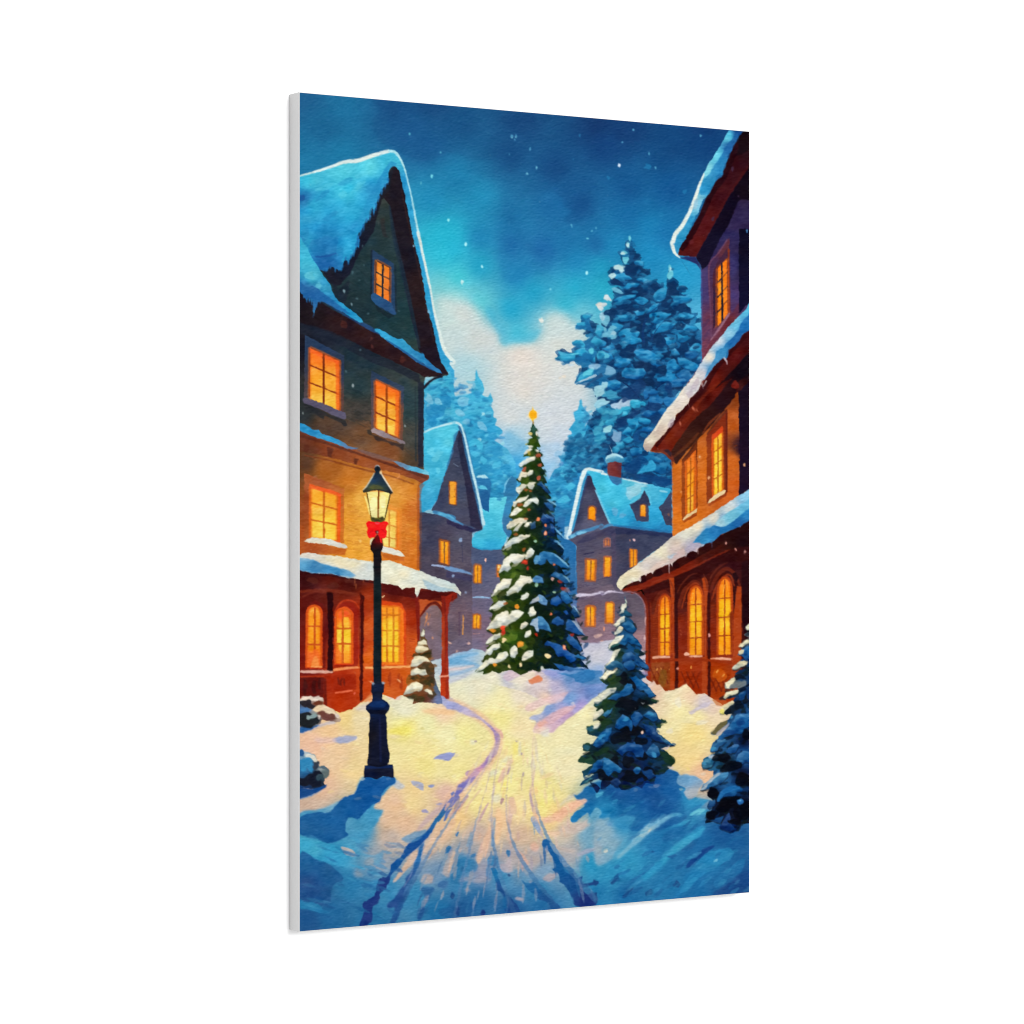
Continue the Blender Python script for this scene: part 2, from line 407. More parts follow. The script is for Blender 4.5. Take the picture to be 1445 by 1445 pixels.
    F("p 1445,100 1420,170 1300,320 1230,440 1120,560 1000,660 940,740 870,820 840,900 760,1000 700,1100 680,1220 640,1290 570,1290 610,1180 620,1080 710,1010 740,900 800,860 850,800 870,720 960,640 1000,560 1080,490 1180,430 1300,270 1390,190", [("p 1350,260", (42, 116, 188)), ("p 1100,500", (24, 84, 176)), ("p 900,740", (24, 92, 180)), ("p 780,900", (30, 58, 140)), ("p 660,1150", (30, 58, 138))], sm=1, soft=0.5, amp=7)
    D("p 690,1060,80,40,-30 640,1110,35,45,0 790,900,55,45,-20 650,1190,40,70,10", (32, 60, 140), soft=0.5)
    F("p 1130,560 1180,520 1150,640 1130,720 1060,860 1030,940 1000,1020 960,1120 920,1240 860,1280 890,1160 900,1120 840,1130 830,1090 900,1030 950,950 1000,900 1000,850 1070,760 1080,690", [("p 1120,650", (40, 110, 190)), ("p 1020,880", (40, 88, 166)), ("p 880,1090", (38, 80, 158)), ("p 930,1180", (36, 86, 160))], sm=1, soft=0.6, amp=6)
    F("p 880,880 960,760 1060,620 1120,590 1090,680 1000,780 920,870", (202, 172, 152), sm=1, soft=0.8)
    F("p 1160,560 1200,490 1320,400 1445,300 1445,380 1330,500 1270,620 1180,620", (218, 180, 150), sm=1, soft=1.5, a=0.7)
    F("p 1060,520 960,490 1060,430 1200,400 1150,470", (80, 140, 190), sm=1, soft=0.9, a=0.7)
    ST("p 1445,120 1300,220 1180,330 1110,410", (50, 60, 20), (190, 160, 170), a=0.7, soft=1.2)
    ST("n 100,1260 20,1360 p 1440,70 1380,190 1290,320", (60, 62, 58, 48, 40), [("n 80,1280", (128, 124, 180)), ("p 1440,60", (104, 122, 180)), ("p 1300,310", (44, 112, 176))])
    D("p 1180,228,38,18,10 1310,165,34,16,-10", (158, 152, 186), soft=0.4)
    D("p 1400,580,34,24,-10", (58, 120, 176), soft=0.4)
    D("p 1200,860,60,50,0 1390,760,36,110,10", (196, 168, 156), soft=1.2, a=0.7)
    D("p 1340,910,60,40,0", (64, 116, 176), soft=0.7)
    F("p 1140,940 1260,940 1240,1000 1210,1065 1170,1010", (50, 108, 172), sm=1, soft=0.6)
    F("p 1120,1140 1180,1120 1150,1220 1110,1230", (38, 92, 162), sm=1, soft=0.6)
    F("p 1310,1150 1445,1110 1445,1200 1330,1200", (34, 96, 166), sm=1, soft=0.8, a=0.7)
    D("p 1430,1010,20,26,0", (26, 76, 150), soft=0.3)
    # path middle: wheel and foot marks
    for s, w, c, sf in [("n 610,930 540,1040 480,1150", (30, 60, 24), (224, 176, 156), .6), ("n 590,1000 560,1070", (16, 20), (166, 140, 165), .4),
                        ("n 820,980 800,1120 780,1240 800,1400 q 800,150 830,250 870,420", (12, 18, 26, 34, 30, 40, 20), (206, 172, 168), .6),
                        ("q 770,60 790,160 800,240", (16, 22, 10), (176, 150, 165), .5),
                        ("n 200,1260 140,1340 80,1420", (20, 28, 16), (184, 150, 160), .5), ("q 200,90 120,180 20,290", (14, 40, 26), (196, 152, 150), .6),
                        ("q 390,150 340,240 300,320", (12, 26, 20), (190, 150, 160), .5), ("q 320,20 250,110 180,200", (14, 22, 10), (222, 192, 150), .5),
                        ("q 600,100 600,200 590,280 580,390", (40, 60, 40, 20), (206, 172, 166), .8), ("n 600,1290 620,1380 620,1440", (50, 60, 50), (224, 186, 156), .8),
                        ("q 450,290 440,420 430,560", (14, 44, 24), (88, 140, 190), .6), ("q 230,420 220,480 190,560", (20, 36, 20), (124, 156, 184), .7),
                        ("q 420,350 370,500 320,620 280,720", (30, 60, 70, 30), (226, 180, 150), 1.2), ("q 480,200 480,380 460,540", (30, 70, 40), (236, 188, 142), 1.2),
                        ("q 640,580 700,660 760,720", (20, 60, 20), (214, 168, 150), .8), ("q 800,520 820,570 840,600", (50, 90, 20), (222, 170, 148), 1),
                        ("q 80,600 50,700 20,800", (40, 50, 20), (214, 178, 156), .8), ("q 830,240 860,300 1000,330", (40, 60, 30), (240, 190, 140), 1.2),
                        ("q 900,320 1000,280 1150,180 1290,120", (40, 60, 70, 40), (236, 178, 148), .9), ("q 930,430 1010,440 1050,420", (40, 60, 20), (228, 186, 154), 1),
                        ("q 1000,560 1150,600 1190,590", (30, 40, 10), (190, 174, 168), 1), ("q 1050,400 1200,390 1320,330", (50, 90, 50), (196, 176, 168), 1.4), ("q 1210,640 1300,600 1380,580", (20, 46, 20), (160, 164, 186), .8)]:
        ST(s, w, c, soft=sf, a=0.85)
    F("n 860,1100 960,1050 980,1080 880,1120", (240, 205, 150), sm=1, soft=0.8, a=0.7)
    D("n 640,820,26,60,5 540,1190,30,60,20", (244, 226, 110), soft=1.2, a=0.7)
    D("n 240,770,30,24,0 460,1290,40,40,0 920,670,40,36,0 560,930,60,24,-35 440,1060,70,26,-35", (220, 218, 196), soft=1, a=0.7)
    D("n 270,765,12,10,0 650,765,12,9,0 695,880,10,14,0 710,1065,10,20,20", (170, 150, 150), soft=0.2)
    D("n 515,1310,18,26,20", (176, 140, 140), soft=0.3)
    D("q 95,440,20,24,30 570,615,20,30,0 245,640,26,14,-30", (64, 122, 178), soft=0.3)
    D("q 140,760,26,26,0 580,822,18,12,0 55,1020,12,18,0", (44, 84, 136), soft=0.35)
    D("q 100,1165,22,44,0 340,1170,24,24,0", (30, 62, 140), soft=0.4)
    ST("q 90,1060 95,1130", (8, 12), (110, 150, 196), a=0.7)
    F("q 20,570 60,580 20,620 -20,620", (40, 110, 180), soft=0.4)
    F("q -10,240 60,190 30,240 0,300 -30,330", (90, 120, 186), soft=0.4)
    # right fan of dark marks
    F("q 890,500 940,490 970,560 1000,610 1060,660 1080,740 1150,760 1200,850 1260,830 1260,900 1400,880 1390,910 1270,930 1300,1000 1380,990 1380,1100 1200,1110 1160,1020 1100,920 1050,880 1040,820 980,770 1010,750 980,660 940,600 890,550", [("q 930,540", (24, 96, 180)), ("q 1050,760", (26, 100, 180)), ("q 1150,900", (28, 88, 165)), ("q 1300,1050", (28, 56, 132))], sm=1, soft=0.4, amp=7)
    D("q 1310,1050,70,60,10", (28, 50, 126), soft=0.8)
    F("q 1080,760 1140,745 1180,790 1130,810", (40, 118, 188), sm=1, soft=0.4)
    F("q 690,860 740,890 820,890 860,950 960,1040 1050,1110 1040,1135 970,1140 930,1070 860,1050 820,1000 760,960", [("q 780,920", (34, 108, 180)), ("q 950,1070", (30, 86, 160))], sm=1, soft=0.5)
    F("q 410,760 460,765 480,840 520,940 560,1000 640,1080 680,1150 640,1180 540,1160 540,1060 500,980 470,960 450,860", [("q 440,800", (36, 122, 190)), ("q 500,940", (30, 84, 162)), ("q 600,1120", (28, 74, 150))], sm=1, soft=0.4, amp=7)
    F("q 380,680 420,640 470,660 470,720 400,730", (44, 128, 196), sm=1, soft=0.8, a=0.8)
    F("q 520,1040 560,1000 560,1120 530,1150", (32, 110, 180), soft=0.6, a=0.8)
    D("q 780,880,20,18,0 670,1045,40,20,10 560,740,60,60,0 960,840,60,36,-30", (178, 164, 172), soft=0.9, a=0.8)
    D("q 190,960,30,16,0 340,860,90,30,-10 160,860,40,30,0", (158, 156, 170), soft=1.2, a=0.7)
    F("q 60,720 140,670 270,690 280,780 180,800 70,860 40,900", (44, 122, 184), sm=1, soft=1.2, a=0.7)
    F("q 220,1080 270,1060 270,1150 230,1160", (32, 94, 170), soft=0.8, a=0.8)
    F("q 620,780 700,760 740,860 800,860 740,900 690,870", (90, 148, 190), soft=1, a=0.6)
    F("q 780,290 820,280 860,360 900,480 860,440 800,360", (150, 164, 190), sm=1, soft=0.5)
    F("q 380,300 440,280 440,320 400,330", (190, 178, 170), soft=0.8)
    # right: shadows under the small pine and the drift
    F("n 1445,1230 1330,1260 1180,1250 1100,1300 1000,1400 q 1010,210 1130,130 1300,20 1445,0", (186, 186, 190), sm=1, soft=1.5, a=0.8)
    F("q 1150,320 1180,250 1250,200 1445,100 1445,320 1380,330 1420,250 1300,250 1200,330", [("q 1200,290", (28, 120, 196)), ("q 1420,150", (22, 92, 172)), ("q 1400,290", (34, 128, 196))], sm=1, soft=0.5, amp=7)
    F("n 1230,1250 1330,1160 1445,1120 o 300,1000 560,1000 740,1040 780,1080 760,1150 840,1200 830,1250 1000,1300 1060,1300 r 1060,120 800,330 450,420 0,320 q 1300,200 n 1180,1270", [("n 1300,1210", (32, 110, 184)), ("o 500,1150", (22, 82, 168)), ("o 200,1230", (24, 88, 170)), ("o 700,1250", (26, 98, 180)), ("r 600,150", (26, 88, 168)), ("r 350,330", (32, 112, 186)), ("r 100,200", (36, 130, 194)), ("r 900,100", (46, 140, 198))], sm=1, soft=0.6, amp=8)
    F("o 780,1080 900,1080 1000,1140 960,1220 920,1280 860,1300 820,1240 840,1200 760,1150", [("o 850,1130", (104, 156, 200)), ("o 900,1250", (160, 168, 178))], sm=1, soft=0.7)
    F("q 1240,120 1300,120 1290,150 1180,230 1100,280 1050,330 1000,300 1100,200", (238, 180, 150), sm=1, soft=0.8, a=0.85)
    F("r 0,60 90,40 60,80 0,110", (70, 158, 204), soft=0.6)
    F("r 0,200 60,240 30,300 140,290 90,350 0,400 q 1380,330 1300,340", [("r 20,260", (110, 166, 186)), ("r 90,320", (120, 168, 190))], sm=1, soft=0.8, a=0.8)
    F("r 0,330 120,310 260,270 370,290 340,350 300,450 200,560 170,660 0,720", [("r 80,420", (140, 170, 186)), ("r 250,350", (60, 150, 204)), ("r 100,600", (120, 166, 190)), ("r 30,600", (170, 172, 180))], sm=1, soft=1.5, a=0.75)
    F("r 200,650 300,550 400,430 540,310 680,260 760,245 800,265 700,290 600,360 480,450 400,520 300,600 220,670", [("r 450,420", (150, 190, 200)), ("r 650,280", (120, 180, 210)), ("r 300,570", (120, 176, 200)), ("r 760,260", (90, 170, 210))], sm=1, soft=1.1, a=0.85)
    D("r 500,410,26,10,-40 95,590,20,22,0", (190, 200, 196), soft=0.5)
    F("r 870,270 920,220 1000,205 1040,240 1000,260 900,270", (98, 188, 214), sm=1, soft=0.6)
    F("r 640,640 760,520 900,420 1010,370 980,450 860,540 740,620 560,800 480,860 430,850 520,740", [("r 900,440", (62, 164, 210)), ("r 680,620", (56, 160, 205)), ("r 520,780", (48, 150, 202))], sm=1, soft=1.8, a=0.8)
    F("r 620,480 680,400 850,360 820,420 700,500 640,520", (28, 104, 180), sm=1, soft=1, a=0.7)
    F("r 660,650 740,625 760,640 720,670", (30, 100, 172), soft=0.4)
    F("r 840,750 880,680 1000,580 1110,550 1000,650 900,740", (24, 74, 158), sm=1, soft=0.8)
    F("r 780,980 840,860 960,680 1060,600 1200,570 1280,600 1240,680 1100,760 940,860 860,960", [("r 1100,660", (44, 138, 200)), ("r 850,900", (44, 138, 200))], sm=1, soft=0.9, a=0.8)
    F("r 1100,880 1280,720 1385,665 1360,780 1250,880 1150,960", (40, 126, 194), sm=1, soft=0.8, a=0.7)
    F("r 1100,985 1250,880 1425,780 1425,1000 1120,1010", (28, 76, 150), sm=1, soft=1, a=0.8)
    F("r 300,880 480,780 460,800 330,900", (36, 112, 180), soft=0.8)
    D("r 190,860,46,24,-45 495,985,48,24,-40 300,985,60,20,-45", (30, 84, 152), soft=0.4)
    D("r 750,908,34,28,-10 530,605,10,8,0", (32, 84, 150), soft=0.3)
    D("r 0,890,24,24,0 0,1020,14,44,0", (30, 72, 140), soft=0.3)
    D("r 1115,688,20,12,-30", (110, 180, 214), soft=0.3)
    ST("r 1260,1050 900,1030 400,1080", 12, (30, 100, 176), a=0.3, soft=1)
    SOFT[:] = [1.0, 0.0]


def ground_marks():
    """trodden streaks down the lane and wind-blown streaks over the drifts"""
    ID(30)
    r = random.Random(5)

    def at(x, y):
        return IMG[int((y - Y0) * SS), int((x - X0) * SS)]

    def streak(x, y, dx, dy, ln, w, c, a):
        m = math.hypot(dx, dy); dx /= m; dy /= m
        k = r.uniform(-1.2, 1.2)
        p = np.array([(x, y), (x + dx * ln * 0.5 - dy * k, y + dy * ln * 0.5 + dx * k), (x + dx * ln, y + dy * ln)])
        ST(p, (w * 5, w * 17, w * 5), c, a=a, soft=0.8, amp=6, ident=False)
    vx, vy = 742.0, 930.0
    for _ in range(190):
        y = r.uniform(1035, 1285); t = (y - vy) / 355.0
        x = vx + r.uniform(-190, 110) * t
        if not (430 < x < 900):
            continue
        c = at(x, y).copy(); lum = c.mean()
        k = r.random()
        warm = c[2] < c[0] - 8
        if y < 1110:
            c = c * 0.45 + np.array(r.choice([(246, 232, 160), (228, 178, 150), (238, 200, 140), (196, 170, 160), (206, 206, 200)])) * 0.55
        elif k < 0.4:
            c = c * 0.5 + np.array((226, 176, 150)) * 0.5
        elif warm:
            c = c * 0.55 + np.array(r.choice([(190, 152, 168), (150, 142, 180), (240, 196, 150)])) * 0.45
        elif k < 0.75:
            c = c * 0.5 + np.array((60, 128, 186)) * 0.5
        else:
            c = c * 0.5 + np.array((34, 84, 150)) * 0.5
        streak(x, y, x - vx, y - vy, r.uniform(9, 30), r.uniform(0.8, 2.1), tuple(c), r.uniform(0.45, 0.8))
    for _ in range(210):
        if r.random() < 0.62:
            x = r.uniform(840, 1050); y = r.uniform(1130, 1270); dx, dy = 1.0, -r.uniform(0.45, 1.0)
        else:
            x = r.uniform(425, 560); y = r.uniform(1180, 1295); dx, dy = 1.0, r.uniform(0.1, 0.5)
        if IDS[int((y - Y0) * SS), int((x - X0) * SS)] != 30:
            continue
        c = at(x, y).copy()
        c = c * 0.5 + np.array(r.choice([(70, 160, 206), (28, 84, 160), (40, 128, 196), (28, 92, 164)])) * 0.5
        streak(x, y, dx, dy, r.uniform(8, 26), r.uniform(0.9, 2.6), tuple(c), r.uniform(0.4, 0.75))
    for _ in range(160):
        x = r.uniform(430, 1040); y = r.uniform(960, 1130)
        if IDS[int((y - Y0) * SS), int((x - X0) * SS)] != 30:
            continue
        c = at(x, y).copy()
        c = c * 0.55 + np.array(r.choice([(244, 232, 150), (224, 224, 206), (236, 196, 150), (242, 226, 120), (226, 206, 170)])) * 0.45
        streak(x, y, 1, r.uniform(-0.3, 0.3), r.uniform(5, 14), r.uniform(0.9, 2.2), tuple(c), r.uniform(0.35, 0.7))
    # the long soft ruts that run up the lane
    for pts, ws in (([(727, 1292), (706, 1235), (694, 1170), (697, 1105), (708, 1050)], (44, 34, 22, 14, 6)),
                    ([(788, 1284), (748, 1232), (722, 1185), (714, 1130), (722, 1065)], (40, 40, 24, 14, 6)),
                    ([(842, 1272), (806, 1230), (776, 1188), (757, 1140), (750, 1080), (755, 1020)], (60, 50, 34, 22, 14, 6)),
                    ([(552, 1304), (585, 1240), (620, 1180), (660, 1120), (700, 1062)], (46, 36, 26, 18, 6)),
                    ([(640, 1298), (655, 1230), (672, 1160), (692, 1090)], (30, 24, 16, 6))):
        ST(np.array(pts, float), ws, [([(760, 1292)], (34, 88, 158)), ([(560, 1300)], (36, 90, 160)), ([(720, 1220)], (72, 126, 178)), ([(640, 1180)], (92, 136, 182)), ([(770, 1180)], (60, 122, 184)), ([(700, 1130)], (176, 158, 168)), ([(752, 1110)], (196, 168, 166)), ([(720, 1060)], (224, 188, 160))], soft=1.0, a=0.6, amp=7, wob=0.5)

def paint_far_trees():
    # hazy firs behind the left houses
    ID(20, 'painted_fir_tree', 'printed pale blue misty firs beyond the left houses')
    F("g 1150,60 1445,-40 h 20,-60 60,0 70,100 75,200 130,190 220,170 245,100 225,60 260,50 275,-60 290,0 330,60 350,130 330,180 380,200 405,165 430,240 400,270 440,340 430,380 468,405 450,460 515,500 520,530 440,600 500,640 560,680 640,800 650,1000 630,1200 300,1300 0,1300 g 1150,1000",
      [("g 1250,300", (56, 156, 212)), ("g 1300,100", (70, 178, 216)), ("h 100,300", (70, 176, 216)), ("h 300,150", (66, 172, 216)), ("h 350,500", (52, 156, 212)), ("h 300,800", (50, 150, 206)), ("h 500,900", (56, 156, 212)), ("h 600,760", (84, 176, 222)), ("h 300,1000", (44, 138, 198)), ("h 550,1100", (44, 142, 202)), ("h 20,200", (58, 160, 212))], soft=0.5, amp=8)
    SCAT("g 1180,60 h 60,0 330,120 440,400 500,520 600,900 600,1100 280,1100 200,600 60,420 g 1180,500", 420, 34, 17, [(40, 140, 204), (84, 186, 224), (50, 156, 212), (96, 192, 226), (44, 146, 208)], (-35, 25), 3, soft=0.4, amp=6, a=0.6, vol=0.4)
    D("h 160,245,60,44,0 130,350,50,30,20 180,430,36,26,0 330,470,60,30,50 250,95,20,40,0", (150, 200, 222), soft=1.1, a=0.55)
    D("g 1220,230,60,30,60 1310,240,40,30,20 1210,290,20,36,0", (150, 204, 220), soft=1.0, a=0.55)
    D("g 1290,330,90,60,0 1380,230,60,50,30 1240,420,60,40,40", (34, 132, 200), soft=0.7, a=0.7)
    D("h 340,355,16,14,0 520,630,20,22,0 270,620,50,20,-30", (150, 212, 226), soft=0.35)
    F("h 200,640 240,590 300,600 335,650 330,690 290,680 270,640 220,660", (64, 176, 222), sm=1, soft=0.4)
    D("h 460,820,50,30,-35 340,790,30,40,-20 260,730,40,30,0", (72, 178, 224), soft=0.4)
    D("h 440,700,70,50,0 380,870,80,40,20 560,860,50,40,-20 420,560,60,40,30", (40, 140, 206), soft=0.6, a=0.6)
    # the round topped chimneys and arch behind
    F("h 270,960 320,920 390,950 415,1000 400,1140 390,1270 330,1240 280,1050", [("h 340,980", (44, 122, 190)), ("h 350,1200", (36, 100, 170))], sm=0, soft=0.4)
    F("h 275,940 300,925 350,922 385,945 370,955 300,950", (176, 224, 234), sm=1, soft=0.25)
    F("h 285,1040 310,1020 350,1022 385,1060 340,1055", (88, 190, 226), sm=1, soft=0.25)
    F("h 340,1070 385,1065 395,1140 385,1265 330,1200", (36, 102, 172), soft=0.5)
    # the hazy firs on the right
    ID(21, 'painted_fir_tree', 'printed pale blue misty fir between the decorated tree and the big pine')
    F("h 1245,215 1265,300 1330,370 1300,430 1275,480 1380,360 1380,310 1445,300 1460,1400 940,1400 950,1100 930,1000 1000,870 1030,860 1100,830 1050,760 1090,700 1150,625 1125,590 1120,560 1165,535 1130,500 1190,430 1170,340 1220,320 1230,240",
      [("h 1250,300", (66, 170, 218)), ("h 1200,500", (56, 160, 214)), ("h 1150,800", (60, 162, 216)), ("h 1050,1000", (48, 146, 208)), ("h 1350,700", (50, 152, 210)), ("h 1400,400", (50, 140, 200)), ("h 1020,1300", (40, 124, 192)), ("h 1250,950", (40, 134, 202))], soft=0.45, amp=8)
    SCAT("h 1250,300 1445,330 1445,850 1280,860 1100,1300 960,1300 980,950 1150,650", 260, 32, 17, [(40, 140, 204), (84, 186, 224), (50, 156, 212), (40, 126, 196), (36, 120, 190)], (-45, 15), 4, soft=0.4, amp=6, a=0.6, vol=0.4)
    D("h 1140,890,90,44,-25 1310,720,50,30,-30 1340,640,40,26,0 1150,1030,50,34,-15 1090,1150,60,30,-20 1300,550,50,26,-20", (74, 182, 226), soft=0.45, a=0.85)
    D("h 1085,680,30,28,0", (176, 208, 226), soft=0.5)
    D("h 1060,730,60,40,0 1010,830,50,24,0", (150, 196, 226), soft=1, a=0.7)
    F("k 1040,0 1100,0 1090,200 1130,190 1200,240 1215,600 1210,1150 1000,1150 960,300", [("k 1100,300", (40, 116, 190)), ("k 1160,600", (50, 116, 186)), ("k 1180,1000", (120, 120, 160))], soft=0.6)
    ST("k 1150,215 1195,245 1215,310", (6, 8, 4), (120, 170, 210), a=0.7)
    ST("k 1195,410 1200,560", (6, 6), (110, 160, 205), a=0.6)


def paint_big_pine():
    ID(22, 'painted_pine_tree', 'printed tall dark blue snowy pine with a second tip, behind the right houses')
    sil = "f 318,15 335,60 345,130 370,140 345,180 400,185 405,215 365,260 455,265 430,300 440,330 515,325 490,390 420,415 480,440 580,455 620,510 560,545 550,590 600,570 680,500 660,440 690,290 715,330 718,400 780,450 745,500 800,480 835,510 790,560 840,565 860,620 760,640 900,690 860,730 970,790 920,840 975,900 975,1190 810,1445 i 880,0 640,340 450,640 500,710 700,740 715,1060 200,960 0,920 h 1445,900 1300,860 1180,800 1250,640 1300,500 1380,360 1445,320 1400,300 1440,230 1370,200 1430,160 1360,100 1290,120 1320,60 1210,85 1180,70 e 1190,1370 1250,1260 1250,1225 1180,1180 1100,1205 1070,1180 1010,1165 1060,1085 1180,1105 1210,1060 1170,1010 1200,980 1270,1010 1330,960 1280,950 1310,910 1260,885 1200,880 1190,850 1250,820 1240,760 1310,730 1330,800 1400,880 1445,900 f 30,860 110,830 70,750 160,680 150,610 260,560 160,540 180,500 270,540 250,480 150,470 120,400 160,330 220,300 270,340 330,290 240,250 225,180 280,160 270,100 300,60"
    F(sil, [("f 330,300", (27, 84, 134)), ("f 350,600", (24, 72, 120)), ("f 700,600", (27, 86, 138)), ("f 850,800", (38, 128, 190)), ("f 350,900", (25, 76, 126)), ("f 800,1100", (28, 94, 152)), ("f 400,1300", (22, 62, 108)), ("f 100,1200", (40, 120, 180)), ("i 300,100", (28, 82, 142)), ("i 400,500", (24, 80, 146)), ("i 500,800", (24, 92, 158)), ("i 100,400", (34, 114, 166)), ("i 100,650", (30, 108, 170)), ("e 1350,1000", (44, 134, 196)), ("h 1400,500", (40, 128, 190))], amp=9)
    SCAT(sil, 1100, 46, 25, [(22, 62, 108), (28, 90, 148), (32, 110, 172), (24, 76, 128), (20, 52, 94)], (-40, 40), 5, amp=6, a=0.7)
    SCAT("f 30,900 400,900 970,900 970,1190 i 880,0 640,340 480,640 700,740 715,1000 200,940 0,900", 330, 44, 26, [(36, 128, 194), (22, 60, 106), (32, 110, 174), (20, 52, 96)], (-40, 20), 6, amp=6, a=0.7)
    dark = (20, 53, 96)
    D("f 340,310,60,50,0 440,375,60,26,-15 380,215,24,40,40 330,360,60,40,20 210,460,80,24,10 380,530,110,44,8 350,560,80,40,20 560,500,60,40,20 380,700,90,36,10 250,670,110,34,-15 130,740,60,40,-10 450,770,70,70,0 400,860,80,90,0 250,820,60,26,0 440,950,40,120,-10 300,1090,110,60,30 170,960,30,20,0 660,640,40,60,0 720,540,44,80,0 800,680,90,36,15 720,470,50,34,0 690,730,60,40,0 840,800,50,30,10 620,1000,70,50,-30 800,1080,60,60,30 880,980,50,40,0 560,930,50,50,-45", dark, soft=0.25, a=0.85)
    D("f 520,1260,50,90,0 440,1230,80,50,10 620,1270,80,50,0 700,1160,60,26,0 480,1380,90,40,10 650,1120,60,34,-20 250,1330,60,50,30 100,1230,100,24,20 420,1330,40,50,0", (19, 47, 86), soft=0.25, a=0.85)
    lit = (36, 142, 208)
    D("f 330,480,58,28,-8 400,275,46,26,10 250,400,80,32,-4 440,430,50,24,10 265,600,100,30,-18 430,625,64,30,14 290,775,85,42,2 400,735,60,32,0 610,570,80,50,-42 540,690,66,30,-40 580,780,100,52,-16 640,870,100,42,-16 310,945,90,60,12 360,990,70,44,10 200,860,66,36,-10 690,990,50,36,10 810,960,60,46,10 680,1000,30,30,0 800,610,90,34,-4 830,770,80,36,-8 880,880,70,40,0 800,510,44,28,-10 940,1060,60,50,0", lit, soft=0.3, amp=9, vol=0.55, under=(19, 46, 84))
    D("f 460,1125,110,48,14 260,1195,100,42,-6 350,1300,100,56,-4 100,1120,90,44,10 850,1210,110,60,24 560,1190,50,40,30 720,1240,60,60,40 740,1100,40,30,30 180,1400,80,50,0 700,1320,60,60,0 110,1060,60,26,0 50,1010,60,40,0 620,1350,60,30,-10", (34, 134, 206), soft=0.3, amp=9, vol=0.55, under=(19, 44, 82))
    D("f 840,1310,90,60,20 900,1120,60,50,0 780,1380,70,40,-20 690,1410,40,30,0 340,1420,90,36,0", (32, 112, 186), soft=0.3, amp=9, vol=0.5, under=(19, 44, 82))
    SCAT("h 1130,560 1445,500 1445,870 1270,860 1130,1000 1050,900", 170, 36, 19, [(36, 120, 178), (46, 142, 198), (28, 96, 150), (60, 160, 208), (34, 112, 170)], (-45, 10), 71, amp=6, a=0.7, soft=0.4, vol=0.4)
    SCAT(sil, 420, 34, 16, [(40, 138, 196), (30, 108, 164), (22, 66, 112)], (-40, 20), 72, amp=6, a=0.75, soft=0.3, vol=0.5)
    # leaders and twigs
    ST("f 470,780 440,900 450,1010", (16, 22, 30), (22, 60, 116), a=0.8)
    ST("f 520,990 560,900 640,800", (14, 10, 6), (24, 66, 124), a=0.8)
    ST("f 480,750 560,690 600,640", (10, 8, 5), (24, 66, 124), a=0.8)
    ST("i 250,60 330,120 410,215", (8, 14, 10), (20, 40, 84), a=0.9)
    ST("i 640,60 560,130 510,220 470,340", (8, 12, 14, 18), (20, 44, 92), a=0.9)
    # pale tips that catch the light
    pale = (150, 206, 222)
    D("f 300,105,20,26,0 318,45,14,26,0 260,180,32,20,0 285,245,36,34,20 690,320,16,32,0 690,390,26,40,20 700,360,14,18,0", (104, 196, 216), soft=0.2)
    D("f 300,110,14,20,0 255,182,22,14,0 210,315,52,22,-10 245,340,26,20,40 155,390,34,28,-20 300,105,12,18,0 695,325,8,18,0", (182, 218, 222), soft=0.2)
    D("f 100,590,26,26,30 125,610,30,16,20 60,660,46,24,0 50,690,26,20,0", (198, 214, 220), soft=0.25)
    D("f 200,525,54,22,24 90,800,44,44,0 150,880,36,26,-40 120,930,70,30,-10 170,960,34,16,-30 60,890,40,24,0", (112, 186, 214), soft=0.4, a=0.9)
    D("f 30,1290,26,18,0 80,1400,36,30,0 40,1430,50,20,0 170,925,26,20,-30", (160, 204, 220), soft=0.3)
    D("f 100,1260,90,44,14 40,1240,40,30,0", (110, 164, 200), soft=0.4)
    D("f 70,1130,60,26,0 50,1110,40,20,0", (86, 180, 214), soft=0.3)
    # left arms over the pale cloud
    D("e 1240,850,50,30,-14 1230,1020,60,34,20 1110,1140,90,34,0 1300,1110,90,60,20 1390,1000,50,44,-20 1300,1320,100,50,-35 1290,770,36,34,0 1420,900,40,50,0 1430,1130,50,40,0", (46, 156, 208), soft=0.3, amp=8, vol=0.5, under=(34, 110, 172))
    D("e 1240,860,40,16,0 1320,1130,60,40,0 1260,1170,60,30,0 1420,1260,60,60,0 1320,860,24,50,-30 1330,1060,40,40,0", (32, 112, 180), soft=0.25, a=0.85)
    D("e 1340,1090,24,30,0 1310,1290,60,26,-30 1190,1115,60,10,-4", (92, 196, 220), soft=0.3)
    D("e 1415,665,30,24,0", (214, 214, 208), soft=0.25)
    D("e 1440,770,26,40,0 1380,1230,50,30,0 1150,1215,30,12,0", (176, 206, 224), soft=0.4, a=0.7)
    ST("e 1190,1390 1290,1350 1390,1310", (6, 18, 26), (190, 206, 216), a=0.8)
    ST("h 1280,115 1340,60 1445,-10", (10, 24, 40), (40, 84, 130), a=0.85)
    # lower pale, leafy half
    D("i 280,265,80,44,-20 180,285,34,30,0 330,240,36,20,0", (168, 196, 220), soft=0.25)
    D("i 40,170,60,30,-10 80,90,30,34,0 30,130,50,30,0 70,250,70,30,-10 20,280,30,30,0", (150, 202, 216), soft=0.3)
    D("i 130,170,70,30,-10 150,200,50,20,0", (60, 150, 196), soft=0.3)
    D("i 250,330,90,44,-25 380,270,70,40,-10 440,260,30,24,20 180,380,60,36,-50 130,440,40,40,-40 200,350,60,36,-20", (52, 170, 216), soft=0.25, amp=8, vol=0.5, under=(19, 50, 90))
    D("i 110,500,42,26,-30", (150, 210, 220), soft=0.3)
    D("i 400,440,90,44,-10 340,490,70,50,-40 300,530,40,36,-30 460,430,60,30,10 330,450,40,40,0", (38, 146, 208), soft=0.25, amp=8, vol=0.5, under=(19, 50, 90))
